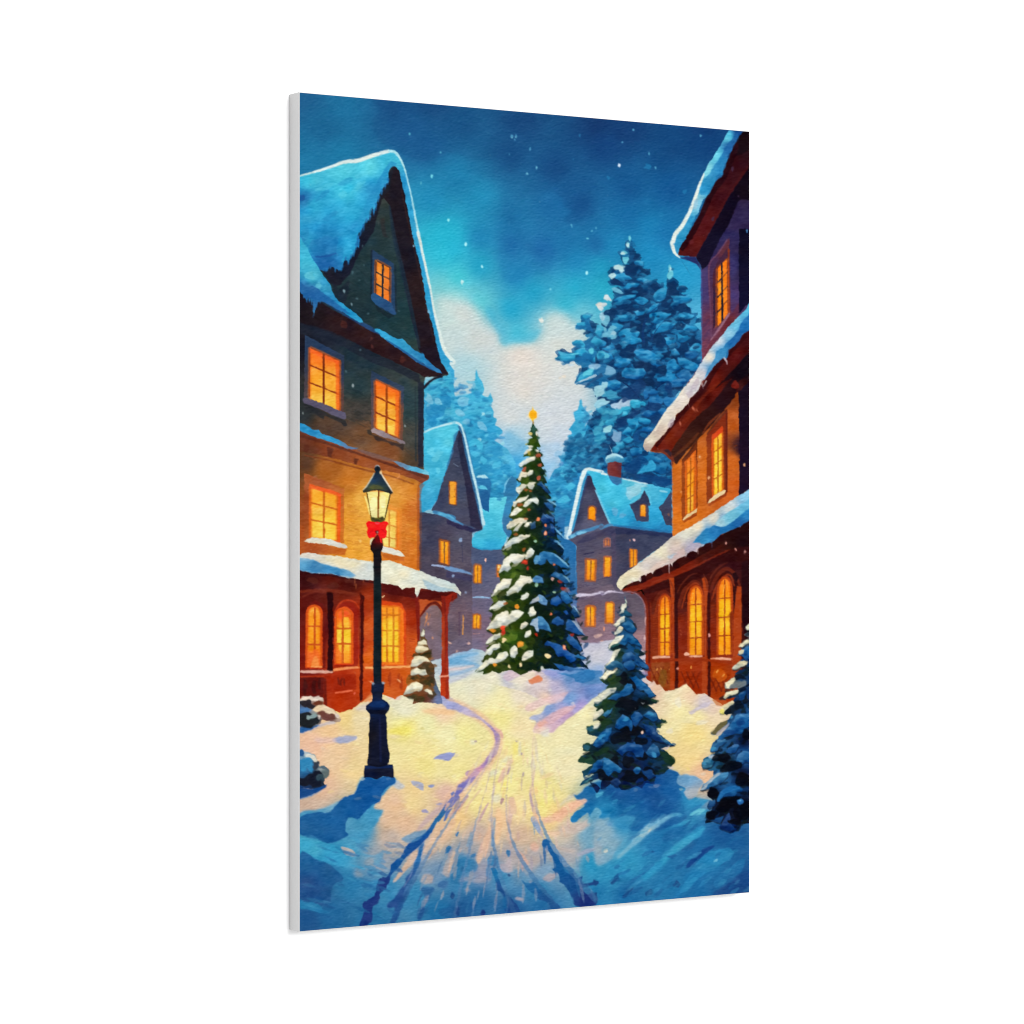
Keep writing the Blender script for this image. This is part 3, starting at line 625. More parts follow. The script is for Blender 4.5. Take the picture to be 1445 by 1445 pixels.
    D("i 470,180,30,50,0 570,230,70,60,-15 510,350,60,40,0 620,340,50,40,-30 690,240,60,50,0 540,150,50,30,0 350,20,90,24,0 470,500,60,30,0", (30, 116, 196), soft=0.3, amp=9, vol=0.5, under=(19, 50, 90))
    D("i 350,150,80,60,30 290,180,60,60,0 540,290,60,40,0 560,400,50,50,0 350,360,50,30,-20 420,80,60,60,0 240,440,60,50,-30 680,120,40,60,0", (24, 60, 112), soft=0.35, a=0.8)
    SCAT("i 0,300 140,280 200,400 60,500 120,560 0,620 h 1400,600", 60, 40, 24, [(44, 140, 188), (30, 104, 158), (70, 164, 200)], (-50, 10), 9, soft=0.3, a=0.7)
    D("i 195,560,46,50,0", (118, 160, 196), soft=0.3)
    D("i 230,640,80,40,-20 310,600,50,26,-10 190,690,40,30,0", (44, 150, 204), soft=0.3, amp=8, vol=0.5, under=(19, 50, 90))
    D("i 380,700,60,40,0 560,780,60,30,10 650,840,50,30,20 600,870,60,36,0", (30, 122, 190), soft=0.4, amp=8, vol=0.5, under=(19, 50, 90))
    F("i 385,915 430,860 510,785 555,820 560,870 500,890", (54, 158, 216), sm=1, soft=0.3)
    D("i 350,840,70,60,0 430,780,60,40,20 480,960,120,30,10 620,980,80,40,0 660,700,30,30,0", (22, 70, 132), soft=0.6, a=0.7)
    ST("i 130,650 150,700 160,735", (6, 8, 5), (180, 206, 216), a=0.8)


def paint_far_houses():
    # --- small house behind the decorated tree
    ID(5, 'painted_house', 'printed far house under a light blue snow roof, left of the decorated tree')
    F("k 220,250 620,250 620,1260 235,1240 150,1260 0,1300 0,800 200,600", [("k 400,350", (69, 85, 125)), ("k 400,600", (90, 94, 131)), ("k 400,800", (106, 99, 131)), ("k 300,1000", (122, 97, 121)), ("k 380,1150", (132, 108, 127)), ("k 250,1200", (120, 107, 132))], amp=6)
    BR("k 235,310 520,300 420,1200 235,1200", 40, 6, (40, 50, 96), 0.2, 1)
    F("h 320,1230 395,1270 395,1130 450,1125 480,1140 560,1120 530,1260 510,1380 k 520,60 530,130 565,185 540,240 505,300 400,300 300,295 235,270 232,205 260,150 335,115 355,60 340,0", [("h 450,1200", (92, 204, 228)), ("h 440,1400", (70, 186, 222)), ("k 400,150", (72, 188, 224)), ("k 400,270", (48, 158, 212)), ("k 300,230", (70, 186, 224))], amp=7)
    ST("k 235,268 300,290 400,296 510,290", (12, 22, 14), (44, 150, 208), a=0.8)
    F("h 560,1120 640,1100 660,1445 k 620,200 565,185 520,110 515,30 h 520,1300", [("h 580,1200", (52, 136, 200)), ("h 560,1400", (44, 116, 184))], sm=0, soft=0.4)
    F("h 525,1090 550,990 600,930 650,950 660,1120 530,1120", (40, 124, 190), sm=0, soft=0.3)
    ST("h 528,1090 552,1000 600,935", (8, 16, 8), (112, 184, 224), a=0.9)
    D("h 490,1150,24,14,0", (56, 150, 205), soft=0.3)
    WIN("k 258,440 320,445 318,610 256,605", (246, 168, 40), (250, 160, 30), 2, 1, '#b86a20', 8, arch=0.12, frame='#7d5550', fw=12)
    WIN("k 466,440 505,440 500,560 466,555", (244, 170, 60), (230, 120, 50), 1, 1, '#8a5038', 8)
    D("k 485,460,12,18,0", (250, 205, 120))
    WIN("k 248,902 312,905 308,1030 246,1025", (250, 190, 50), (246, 160, 40), 2, 1, '#c07020', 8, arch=0.12, frame='#905848', fw=12)
    ST("k 240,745 330,742 410,748", (10, 18, 8), (150, 190, 226), a=0.9)
    ST("k 245,1080 310,1078", (6, 6), (216, 160, 140), a=0.8)
    D("k 360,395,10,18,0", (236, 180, 160))
    # --- left middle house
    ID(3, 'painted_house', 'printed steep gabled house with light blue snow roof, behind the lamp house')
    F("g 1120,1260 1300,1290 h 0,1280 300,1430 k 240,130 230,300 238,800 236,1240 150,1262 20,1290 j 1445,1300 1235,1330 1120,1350",
      [("g 1250,1380", (57, 63, 94)), ("j 1200,200", (64, 66, 95)), ("j 1350,150", (74, 68, 96)), ("j 1300,480", (76, 67, 88)), ("k 100,200", (83, 82, 106)), ("k 100,430", (95, 85, 105)), ("k 120,580", (71, 66, 92)), ("k 150,900", (115, 90, 108)), ("k 80,1200", (112, 101, 127)), ("j 1250,900", (132, 104, 111)), ("j 1250,1200", (126, 104, 118)), ("j 1400,1100", (107, 89, 105))], amp=6)
    BR("j 1220,100 1445,150 1445,600 1220,480", 24, 4, (40, 40, 80), 0.25, 2)
    BR("k 0,80 230,150 235,1200 0,1230", 60, 4, (52, 46, 84), 0.25, 3)
    F("g 1130,520 1200,505 1290,470 1445,430 h 60,430 120,440 112,500 85,545 60,640 0,830 g 1380,850 1330,1010 1280,1160 1235,1240 1130,1275 1130,1000 1165,900", [("g 1250,600", (74, 188, 222)), ("g 1400,520", (84, 200, 226)), ("g 1250,800", (64, 176, 220)), ("g 1180,1200", (56, 160, 214)), ("h 80,480", (80, 190, 222))], amp=9)
    D("g 1300,880,20,30,0 1290,740,60,30,-50 1230,700,40,30,0", (104, 206, 230), soft=0.7, a=0.6)
    F("g 1445,640 1400,820 1340,980 1290,1150 1240,1245 1300,1240 1350,1100 1400,900 1445,780", (40, 124, 196), soft=0.8, a=0.8)
    F("h 112,505 140,540 180,700 250,980 330,1380 330,1425 300,1445 0,1300 g 1300,1270 1235,1250 1290,1160 1340,1000 1390,850 h 60,660", [("h 90,600", (53, 63, 98)), ("h 100,900", (62, 71, 101)), ("h 50,1150", (68, 77, 104)), ("h 130,1300", (70, 72, 101)), ("g 1350,1150", (54, 61, 95))], amp=6)
    BR("h 60,700 170,700 240,1400 0,1260", 22, 2, (84, 96, 136), 0.25, 4)
    F("h 112,505 145,540 190,720 255,1000 335,1390 330,1430 290,1430 220,1390 180,1050 130,800 100,640", [("h 120,600", (39, 44, 75)), ("h 250,1200", (46, 44, 75))], soft=0.3)
    F("h 110,500 70,640 0,840 g 1390,860 g 1445,700 h 60,560", (44, 120, 186), a=0.7, soft=0.4)
    ST("h 105,470 150,520 190,700 240,930 290,1150 335,1390", (20, 40, 46, 44, 40, 26), (36, 108, 172), soft=0.2)
    ST("g 1165,530 1280,482 1445,438 h 60,437 110,445 145,490 180,620 230,850 290,1100 345,1390", (13, 15, 19, 20, 22, 23, 23, 20, 20, 23, 24, 28), (186, 224, 232), soft=0.15, amp=4)
    ST("g 1250,1260 1350,1290 1445,1320 h 60,1345 150,1390 250,1425", (24, 40, 40, 34, 26, 14), (56, 126, 186), soft=0.3)
    F("h 0,1330 100,1360 250,1420 330,1430 k 330,120 240,140 120,110 0,60", [("h 150,1430", (50, 44, 84)), ("k 280,100", (36, 40, 84))], soft=0.4)
    ST("g 1290,1270 1400,1310 1445,1340", (20, 34, 30), (92, 170, 214), soft=0.3)
    ST("h 0,1315 80,1350 160,1390", (18, 24, 8), (74, 140, 196), soft=0.3)
    WIN("h 28,985 88,990 86,1195 30,1190", (240, 160, 50), (250, 165, 30), 1, 3, '#b06a20', 8, frame='#6c3c30', fw=10)
    F("g 1410,985 1445,985 1445,1195 1410,1185", (244, 165, 50), amp=6)
    ST("h 60,815 110,845", (10, 8), (96, 116, 150), a=0.8)
    WIN("j 1320,215 1398,230 1396,440 1320,420", (248, 170, 38), (242, 150, 30), 2, 1, '#a86020', 12, frame='#6e4038', fw=16)
    ST("j 1240,445 1330,455 1430,482", (14, 20, 12), (150, 166, 200))
    F("k -10,460 80,470 200,505 240,535 100,510 0,490", (112, 150, 198), sm=1, soft=0.3)
    F("k 0,500 200,540 240,545 230,600 120,570 0,560", (62, 58, 100), soft=0.8, a=0.8)
    ST("k 140,200 150,420", (8, 8), (54, 56, 96), a=0.6)
    ST("k 155,900 150,1090", (10, 14), (216, 150, 80), a=0.8)
    ST("k 120,880 120,1100", (20, 20), (84, 60, 92), a=0.5, soft=0.3)
    D("k 130,210,14,20,0 175,700,14,14,0 60,545,18,10,-30", (150, 176, 210), soft=0.2, a=0.9)
    D("k 205,1170,14,14,0 95,1240,8,12,0 25,1160,30,10,20", (226, 180, 160), soft=0.2, a=0.9)
    # --- right middle house
    ID(4, 'painted_house', 'printed snowy house with a red chimney and dormer, right of the decorated tree')
    F("h 1300,930 1330,935 i 0,1050 130,1370 170,1400 l 400,100 715,140 715,200 400,420 210,640 480,720 480,1300 300,1250 100,1150 k 1445,1190 1330,1165 1230,1160 1205,1120 1210,600 1200,260 1125,195 h 1130,1445",
      [("h 1320,1100", (71, 75, 104)), ("h 1320,1350", (88, 88, 120)), ("k 1300,250", (78, 74, 102)), ("k 1300,500", (93, 87, 113)), ("k 1350,750", (107, 88, 110)), ("k 1250,1000", (133, 101, 117)), ("k 1350,1100", (133, 108, 126)), ("l 60,450", (107, 89, 107)), ("l 300,250", (55, 61, 95)), ("l 500,180", (58, 67, 102)), ("l 250,500", (62, 64, 96)), ("l 300,850", (95, 83, 102)), ("l 300,1000", (107, 86, 106)), ("l 100,1080", (144, 116, 131)), ("l 400,1150", (161, 125, 131))], amp=6)
    BR("k 1215,250 1445,200 1445,680 1215,730", 26, 4, (56, 50, 92), 0.3, 5)
    BR("k 1215,800 l 200,720 l 200,1120 k 1215,1130", 26, 6, (96, 66, 96), 0.3, 6)
    F("h 1305,930 1340,935 i 0,1050 60,1200 130,1370 -20,1430 h 1300,1420 1130,1480 1150,1400 1220,1150", [("h 1320,1000", (49, 48, 80)), ("h 1310,1150", (70, 72, 102)), ("h 1320,1380", (95, 94, 124)), ("h 1200,1300", (50, 57, 92)), ("i 40,1250", (63, 60, 92))], amp=6)
    BR("h 1290,1050 1360,1050 1445,1400 1220,1400", 16, 2, (92, 98, 140), 0.25, 7)
    ST("h 1305,930 1230,1180 1150,1440", (20, 50, 60), (44, 60, 112), soft=0.4, a=0.8)
    F("h 1300,890 1400,870 i 0,885 115,918 240,955 450,1000 690,1050 715,1070 715,1450 l 715,148 550,135 400,112 170,80 i 130,1372 60,1200 0,1050 h 1335,935",
      [("h 1400,920", (64, 180, 222)), ("i 60,1000", (70, 192, 224)), ("i 200,1150", (66, 186, 224)), ("i 350,1060", (90, 190, 220)), ("i 200,1330", (54, 166, 220)), ("l 400,80", (32, 136, 208)), ("l 650,110", (36, 132, 204)), ("i 560,1300", (48, 158, 216)), ("i 600,1080", (66, 174, 220))], amp=8)
    ST("l 165,75 400,105 705,142", (12, 26, 22), (28, 120, 200), soft=0.3)
    D("i 360,1060,60,50,0 330,1110,50,40,30 420,1020,60,14,10", (150, 206, 222), soft=0.8, a=0.8)
    D("i 180,1260,30,50,-30 250,1300,30,20,0", (110, 170, 214), soft=0.9, a=0.7)
    D("i 630,1075,40,10,10", (150, 214, 230), soft=0.3)
    ST("i 0,1060 70,1220 140,1380", (14, 20, 16), (110, 196, 228), soft=0.2)
    ST("h 1125,1520 1180,1290 1240,1020 1275,900 1310,870 1370,878 1445,892 i 60,905 112,920", (36, 44, 46, 40, 30, 24, 22, 26, 18), (216, 232, 230), soft=0.15, amp=4)
    ST("h 1165,1445 1215,1240 1270,1000 1300,925", (18, 24, 22, 14), (58, 150, 206), soft=0.2)
    ST("i 245,955 330,975 450,1000 490,1008", (10, 14, 16, 6), (200, 226, 230), soft=0.2)
    # ledges
    ST("k 1130,195 1220,145 1330,115 1445,75 l 40,105 130,72 165,78", (30, 36, 30, 26, 24, 26, 14), (74, 136, 190), soft=0.3)
    D("k 1250,145,50,14,-14 1170,175,30,14,-25", (120, 186, 222), soft=0.3)
    F("k 1200,250 1300,160 1445,120 l 130,90 180,110 180,170 60,180 k 1300,230", (52, 52, 96), soft=0.8, a=0.6)
    F("l 180,100 420,118 712,152 712,190 430,160 185,160", (36, 46, 92), soft=0.6, a=0.8)
    F("l 150,160 190,150 190,640 165,640", (80, 70, 104), soft=0.3, a=0.7)
    # chimney
    F("i 110,795 245,795 238,950 200,960 115,925", [("i 140,860", (136, 52, 54)), ("i 190,880", (150, 52, 46)), ("i 225,870", (92, 40, 60))], amp=8)
    F("i 115,925 240,950 245,1000 210,1022 160,1000 130,960", (44, 116, 184), sm=0, soft=0.3)
    F("i 85,785 110,745 180,722 265,760 268,790 245,810 180,800 110,815", [("i 170,740", (160, 212, 226)), ("i 180,790", (44, 122, 170)), ("i 250,790", (60, 140, 186))], amp=5)
    ST("i 95,775 130,750 185,735 255,765", (12, 26, 28, 12), (172, 218, 230), soft=0.2)
    # dormers
    F("i 452,1050 500,1150 512,1195 495,1215 492,1355 385,1352 345,1250 312,1195 360,1175 420,1110", [("i 450,1120", (46, 55, 91)), ("i 430,1300", (60, 67, 102))], amp=5)
    ST("i 320,1190 400,1130 450,1045", (14, 30, 20), (92, 192, 226), soft=0.3)
    ST("i 455,1045 500,1130 520,1200", (14, 22, 14), (84, 186, 224), soft=0.3)
    WIN("i 418,1200 465,1200 466,1308 416,1304", (250, 170, 45), (246, 150, 30), 1, 1, '#8a5020', 6, arch=0.1, frame='#503a4c', fw=8)
    F("i 705,1060 690,1090 640,1170 583,1222 610,1270 650,1385 710,1400", [("i 670,1150", (55, 70, 106)), ("i 670,1300", (60, 62, 92))], amp=5)
    D("i 680,1290,14,14,0", (130, 80, 70), soft=0.3)
    # windows
    WIN("h 1318,1212 1380,1215 1376,1345 1314,1328", (250, 165, 35), (244, 145, 20), 1, 1, '#a06020', 6, arch=0.25, frame='#6e4450', fw=10)
    WIN("k 1298,395 1380,398 1372,590 1294,580", (250, 175, 40), (246, 150, 30), 2, 1, '#b86820', 12, frame='#8c5044', fw=16)
    WIN("k 1296,825 1374,828 1370,1010 1294,1005", (252, 185, 45), (246, 150, 40), 2, 1, '#b86820', 12, arch=0.1, frame='#a05844', fw=14)
    WIN("l 85,370 142,372 138,552 82,548", (248, 175, 45), (244, 150, 30), 1, 1, '#a86020', 8, frame='#9a5a50', fw=12)
    WIN("l 100,790 168,793 164,980 98,975", (248, 180, 45), (240, 150, 40), 1, 1, '#a86020', 8, arch=0.1, frame='#a86044', fw=12)
    WIN("l 320,295 384,302 382,440 322,470", (244, 150, 30), (246, 160, 40), 2, 1, '#b06020', 8, frame='#5a4060', fw=8)
    WIN("l 85,205 130,200 130,262 85,266", (190, 120, 80), (200, 120, 70), 2, 1, '#7a4c54', 8, arch=0.3, frame='#7c5c70', fw=16)
    ST("k 1270,345 1370,325", (12, 10), (46, 44, 84), a=0.8)
    ST("l 60,570 160,548", (10, 10), (80, 62, 92), a=0.8)
    ST("l 50,320 150,300", (10, 10), (90, 72, 102), a=0.8)
    ST("k 1170,750 1235,722 1330,722 1445,695 l 60,715 130,690 200,695 265,705", (20, 34, 22, 26, 20, 22, 10, 6), (206, 196, 214), soft=0.2)
    ST("k 1170,770 1330,745 1445,715", (14, 14, 14), (96, 76, 112), a=0.6, soft=0.3)
    F("l 0,660 150,620 180,670 60,690 0,700", (120, 100, 118), a=0.6, soft=0.4)
    D("l 360,210,16,14,0", (236, 190, 190), soft=0.2)
    D("l 320,215,6,10,0 80,1035,8,22,0 60,1160,16,16,0", (220, 150, 120), soft=0.2)
    D("l 20,1100,44,20,-10 k 1410,1095,22,16,0", (200, 166, 160), soft=0.4, a=0.8)


def paint_left_house():
    ID(1, 'painted_house', 'printed tall dark gabled house with six lit windows behind the street lamp')
    # body
    F("a 880,640 d 1395,1305 1330,1325 1180,1330 g 1170,100 1165,860 1215,940 1130,1010 j 1128,480 1128,1000 m 1060,120 1050,345 960,335 900,370 800,330 690,330 600,400 500,465 390,500 250,440 -60,360 a -60,1300 400,1300",
      [("d 650,450", (38, 60, 66)), ("d 900,850", (36, 62, 66)), ("d 500,700", (34, 54, 62)), ("d 600,1150", (38, 54, 62)), ("d 200,900", (36, 42, 56)), ("d 60,1000", (30, 30, 40)), ("g 550,100", (44, 62, 66)), ("g 1050,300", (46, 68, 74)), ("g 550,350", (72, 66, 60)), ("g 600,520", (112, 78, 54)), ("g 1050,600", (74, 74, 68)), ("g 300,450", (88, 66, 52)), ("g 40,300", (44, 50, 52)), ("g 1080,780", (82, 68, 56)), ("g 850,700", (128, 78, 48)),
       ("g 40,800", (96, 62, 40)), ("g 300,850", (170, 98, 40)), ("g 500,950", (196, 116, 42)), ("g 620,1200", (236, 168, 60)), ("g 500,1300", (226, 152, 54)), ("g 980,1100", (222, 140, 52)), ("g 1080,1250", (206, 112, 44)), ("g 850,950", (204, 120, 46)), ("j 600,250", (238, 168, 60)), ("j 560,100", (232, 160, 58)), ("j 1050,300", (214, 118, 40)), ("j 40,150", (176, 84, 36)), ("j 1000,150", (222, 130, 46)), ("g 40,1300", (150, 74, 36)), ("j 900,400", (220, 120, 36))], amp=7, pw=3.6)
    BR("g 430,60 690,200 690,520 430,400", 22, 4, (30, 40, 44), 0.3, 11)
    BR("d 520,130 880,500 1050,1000 420,650", 26, 5, (30, 44, 50), 0.3, 12)
    BR("g 60,400 680,560 680,760 60,560", 12, 8, (60, 44, 40), 0.25, 13)
    BR("g 990,150 1100,200 1110,820 990,700", 30, 2, (40, 48, 52), 0.3, 14)
    BR("g 440,950 1100,1100 j 1110,430 440,300", 44, 10, (180, 96, 30), 0.35, 15)
    BR("g 440,950 1100,1100 j 1110,430 440,300", 30, 8, (250, 190, 90), 0.25, 16)
    BR("g 20,780 60,790 j 60,250 20,240", 40, 1, (110, 50, 24), 0.3, 17)
    # gable shade and barge board
    F("a 890,685 960,740 1010,1000 1080,1400 d 1130,250 1210,650 1290,1050 1340,1200 1390,1305 1330,1310 1180,1180 1120,1060 1060,820 1000,520 930,200 890,0 a 850,1050 780,960 830,800", [("a 900,900", (36, 30, 38)), ("d 1000,200", (34, 30, 40)), ("d 1200,1000", (38, 28, 36)), ("d 1080,500", (44, 32, 36))], amp=6)
    ST("a 850,1050 d 900,60 960,300 1020,560 1080,830 1130,1060", (14, 40, 40, 40, 34, 20), (34, 50, 66), soft=0.5, a=0.8)
    ST("a 960,900 1010,1150 d 1080,150 1170,560 1260,1000", (10, 14, 14, 14, 10), (58, 40, 40), soft=0.3, a=0.7)
    F("a 760,1180 800,1160 820,1330 d 850,30 790,30", (50, 38, 42), soft=1.0, a=0.4)
    F("a 835,760 890,690 850,900 780,1000 700,1300 d 560,200 480,380 380,480 350,480 300,460 230,340 400,250 500,150 a 560,1330 700,1060", [("a 780,950", (32, 34, 44)), ("d 400,330", (28, 32, 48)), ("d 300,400", (34, 34, 46))], soft=0.5)
    F("d 320,470 360,470 370,530 480,420 470,560 440,640 400,640 340,560", (32, 40, 54), soft=0.6, a=0.7)
    # eave band under the gable
    F("d 20,545 100,610 220,640 420,760 600,840 740,910 960,1060 1100,1170 1240,1240 1340,1300 1330,1325 1180,1330 1130,1300 900,1190 700,1100 500,1000 300,920 20,830", [("d 100,720", (34, 28, 34)), ("d 400,850", (46, 30, 35)), ("d 700,1000", (50, 30, 33)), ("d 1000,1200", (48, 29, 33)), ("d 1150,1290", (48, 32, 36)), ("d 60,600", (34, 26, 34))], amp=6)
    F("d 20,820 300,900 520,1000 720,1110 900,1190 1130,1310 1130,1400 g 1110,60 900,-40 d 700,1200 400,1040 20,930", (34, 40, 54), soft=1.2, a=0.75)
    D("d 425,845,36,36,-30 970,1165,32,30,-30", (82, 42, 38), soft=0.4, a=0.7)
    D("d 683,970,12,14,0 690,1045,14,20,0", (92, 52, 50), soft=0.3, a=0.8)
    # corner of the upper wall
    ST("g 1140,60 1140,500 1140,850", (50, 50, 50), (34, 40, 58), soft=0.3, a=0.8)
    ST("g 1090,100 1095,800", (14, 14), (40, 54, 62), soft=0.3, a=0.7)
    # roof bracket at the corner with the sky seen through
    F("d 1180,1375 1195,1345 1245,1335 1238,1360 1210,1385 1180,1405", (128, 196, 222), ident=False)
    ST("g 1165,120 1200,80 1240,45 1290,20 1345,5", (26, 24, 22, 22, 30), (34, 34, 48), soft=0.2)
    # roof snow
    F("a -60,785 20,770 150,735 300,690 440,637 560,625 700,575 850,532 905,545 945,600 985,700 1020,830 1060,1000 1100,1200 1150,1400 d 1160,200 1200,380 1240,560 1280,780 1330,980 1380,1110 1445,1200 e 40,1190 75,1265 70,1340 60,1340 30,1280 d 1395,1290 1335,1200 1300,1090 1250,850 1190,650 1160,430 1130,270 1090,120 1065,0 a 1075,1400 1030,1150 990,950 940,730 900,688 860,700 838,755 840,830 800,870 770,920 745,990 720,1060 705,1130 690,1060 665,1100 655,1190 630,1170 610,1240 580,1300 560,1300 545,1445 d 560,60 570,130 545,110 520,190 490,200 470,280 440,220 400,345 350,320 300,300 270,345 220,335 -60,330",
      [("a 100,820", (66, 190, 220)), ("a 400,720", (86, 204, 224)), ("a 650,700", (88, 208, 226)), ("a 850,600", (66, 184, 218)), ("a 450,900", (66, 190, 222)), ("a 150,1050", (48, 166, 218)), ("a 60,980", (38, 120, 196)), ("a 700,900", (46, 150, 218)), ("a 500,1150", (46, 166, 220)), ("a 300,1350", (38, 140, 212)), ("a 550,1250", (44, 146, 216)), ("a 80,1400", (40, 150, 210)), ("d 250,100", (36, 128, 208)), ("d 480,80", (46, 160, 220)), ("d 250,280", (32, 106, 196)), ("a 1000,850", (48, 150, 216)), ("d 1180,400", (48, 156, 218)), ("d 1300,1000", (46, 150, 214)), ("e 40,1280", (60, 160, 214))], amp=7, pw=2.8)
    D("a 220,970,80,24,-40 450,830,70,30,-30 240,1250,60,24,-20 60,1330,40,80,20 300,1150,60,30,-30", (38, 134, 200), soft=1.2, a=0.4)
    D("a 30,980,40,34,0", (34, 100, 184), soft=0.6)
    D("a 560,880,100,24,-40 420,950,50,30,-20 600,760,90,30,-20 250,880,90,26,-20", (100, 208, 226), soft=1.6, a=0.35)
    F("a 860,640 920,660 900,690 860,700 838,755 840,830 790,880 745,990 700,1070 650,1190 600,1240 555,1330 545,1440 d 555,70 520,180 470,260 430,240 400,300 450,100 a 480,1400 560,1200 640,1000 720,860 800,720", [("a 800,850", (40, 142, 212)), ("a 620,1180", (44, 152, 216)), ("d 480,150", (46, 158, 216))], soft=0.9, a=0.7, amp=6)
    F("a 40,1330 100,1445 d 130,60 250,20 380,30 350,200 250,220 150,200 100,120 20,20", (38, 124, 200), soft=1.6, a=0.5, amp=7)
    ST("d 160,215 260,210 360,180", (14, 20, 8), (30, 96, 186), soft=0.5)
    # icicles along the torn edge of the gable snow
    for q in ("a 838,800 834,860", "a 812,850 806,905", "a 780,900 776,960", "a 752,965 744,1025", "a 726,1030 722,1100", "a 706,1090 704,1150", "a 672,1140 664,1200", "a 640,1170 636,1215", "a 612,1225 606,1290", "a 585,1280 576,1340", "a 560,1330 552,1400",
              "d 566,50 562,135", "d 545,90 540,150", "d 524,150 518,215", "d 495,195 488,240", "d 472,235 466,290", "d 448,215 440,255", "d 415,290 402,350", "d 385,320 380,350", "d 350,310 346,360", "d 305,300 298,330", "d 268,320 264,355", "d 236,320 228,345",
              "d 85,590 82,640", "d 112,590 106,640", "d 152,640 150,720", "d 176,640 172,690", "d 130,590 128,660", "d 60,570 56,600", "d 210,610 206,650"):
        ST(q, (22, 14, 4), (40, 126, 204), soft=0.12, amp=4)
    ST("a -40,792 20,778 150,742 300,696 440,648 560,636 700,588 850,546", (10, 12, 18, 26, 34, 38, 36, 32), (216, 230, 226), soft=0.2, amp=5)
    ST("a 840,548 905,560 950,620 985,700 1020,830 1060,1000 1100,1220 1145,1420", (26, 26, 21, 16, 13, 14, 18, 25), (176, 224, 230), soft=0.2, amp=4)
    ST("d 1110,-20 1150,150 1190,330 1230,520 1265,720 1310,900 1360,1080 1445,1190 e 40,1200 70,1262", (24, 24, 21, 20, 19, 26, 30, 34, 36, 26, 6), (214, 228, 222), soft=0.2, amp=4)
    # lower roof snow
    F("d -60,20 20,20 60,90 130,220 215,350 300,470 325,540 345,590 400,640 470,690 540,745 590,790 605,825 570,822 500,780 420,730 340,690 260,640 205,620 180,640 165,700 145,760 140,640 130,590 110,610 95,590 80,615 50,570 20,535 -60,530", [("d 80,250", (62, 180, 216)), ("d 130,400", (72, 184, 214)), ("d 40,100", (54, 170, 216)), ("d 250,520", (54, 160, 214)), ("d 60,500", (38, 112, 190)), ("d 200,590", (36, 104, 184)), ("d 450,710", (46, 152, 214)), ("d 570,800", (52, 156, 214)), ("d 120,570", (34, 96, 176))], amp=10)
    D("d 110,390,50,30,20 200,480,30,24,40", (100, 196, 214), soft=0.8, a=0.6)
    F("d 20,450 80,490 110,500 130,480 180,510 250,560 330,620 420,690 500,750 420,730 300,670 205,620 180,600 100,590 20,535", (36, 104, 186), soft=0.7, a=0.75)
    ST("d 590,830 660,870 720,905", (24, 40, 30), (38, 74, 120), soft=0.3)
    ST("d 330,690 450,760 600,850 720,910 850,980 960,1050 1080,1130", (8, 14, 18, 18, 18, 18, 8), (38, 70, 118), soft=0.3)
    F("d 705,880 760,885 850,935 920,975 970,975 1010,1010 1080,1080 1160,1115 1200,1170 1250,1215 1320,1265 1335,1295 1290,1285 1220,1250 1150,1190 1100,1190 1000,1110 900,1050 820,990 740,920", [("d 800,930", (56, 158, 214)), ("d 980,1030", (52, 154, 214)), ("d 1100,1140", (48, 140, 208)), ("d 1280,1260", (44, 120, 190))], amp=8)
    ST("d 820,985 960,1075 1080,1160 1140,1200 1260,1270", (10, 16, 22, 18, 8), (36, 98, 168), soft=0.3)
    D("d 1075,115,8,12,0 1215,720,10,18,0", (120, 180, 214), soft=0.2)
    # attic window
    F("d 690,148 890,275 905,750 690,625", (40, 66, 98), amp=5)
    ST("d 685,150 680,560", (14, 14), (28, 40, 56), soft=0.3)
    ST("d 905,290 912,740", (16, 16), (32, 48, 60), soft=0.3)
    F("d 715,240 860,310 860,660 715,580", (34, 40, 58))
    WIN("d 726,250 852,315 850,642 722,570", (242, 146, 48), (240, 136, 44), 2, 3, '#2c2c34', 15, mid=(238, 140, 46))
    F("d 800,312 845,330 845,630 800,600", (236, 112, 40), a=0.45, soft=0.3)
    ST("d 788,285 785,605", (18, 18), '#2a2a34')
    F("d 678,575 695,555 730,560 860,640 890,690 910,720 905,752 860,740 760,690 690,620", [("d 720,590", (46, 90, 138)), ("d 850,690", (42, 78, 122))], sm=1)
    F("d 700,640 800,700 900,760 850,790 740,720", (30, 42, 50), soft=0.8, a=0.7)
    # upper windows
    for fr, pane, sill in [("d 65,938 430,1130 g 425,350 58,215", "d 112,1055 385,1180 g 388,332 108,228", "g 48,225 70,212 130,225 440,348 447,400 420,415 380,400 60,258"),
                           ("d 680,1268 985,1420 g 972,610 680,508", "g 720,45 942,150 932,578 720,490", None)]:
        F(fr, [("d 200,1000", (42, 62, 92)), ("d 420,1250", (46, 60, 84)), ("g 200,250", (84, 70, 72)), ("g 410,250", (92, 66, 62)), ("d 800,1350", (44, 64, 92)), ("g 700,300", (96, 78, 80)), ("g 960,400", (120, 76, 60)), ("g 960,120", (56, 70, 92))], amp=5)
        WIN(pane, (248, 116, 36), (250, 196, 70), 2, 3, '#8a3418', 15, mid=(250, 168, 52), skew=0.47)
    F("d 350,1170 385,1185 g 388,332 355,310", (240, 96, 30), a=0.75, soft=0.3)
    F("d 110,1058 380,1180 385,1215 110,1100", (240, 92, 40), a=0.6, soft=0.4)
    F("g 908,135 942,150 932,578 900,560", (236, 104, 36), a=0.8, soft=0.3)
    F("g 720,45 930,145 930,170 720,85", (244, 110, 40), a=0.7, soft=0.4)
    ST("d 238,1110 g 240,270", (20, 20), '#7c3016', a=0.8)
    ST("g 826,95 824,525", (18, 18), '#9c4418', a=0.8)
    F("g 48,225 70,210 130,222 440,345 447,400 430,412 380,400 200,310 60,258", [("g 100,235", (88, 82, 104)), ("g 400,375", (96, 90, 112))], sm=0, amp=5)
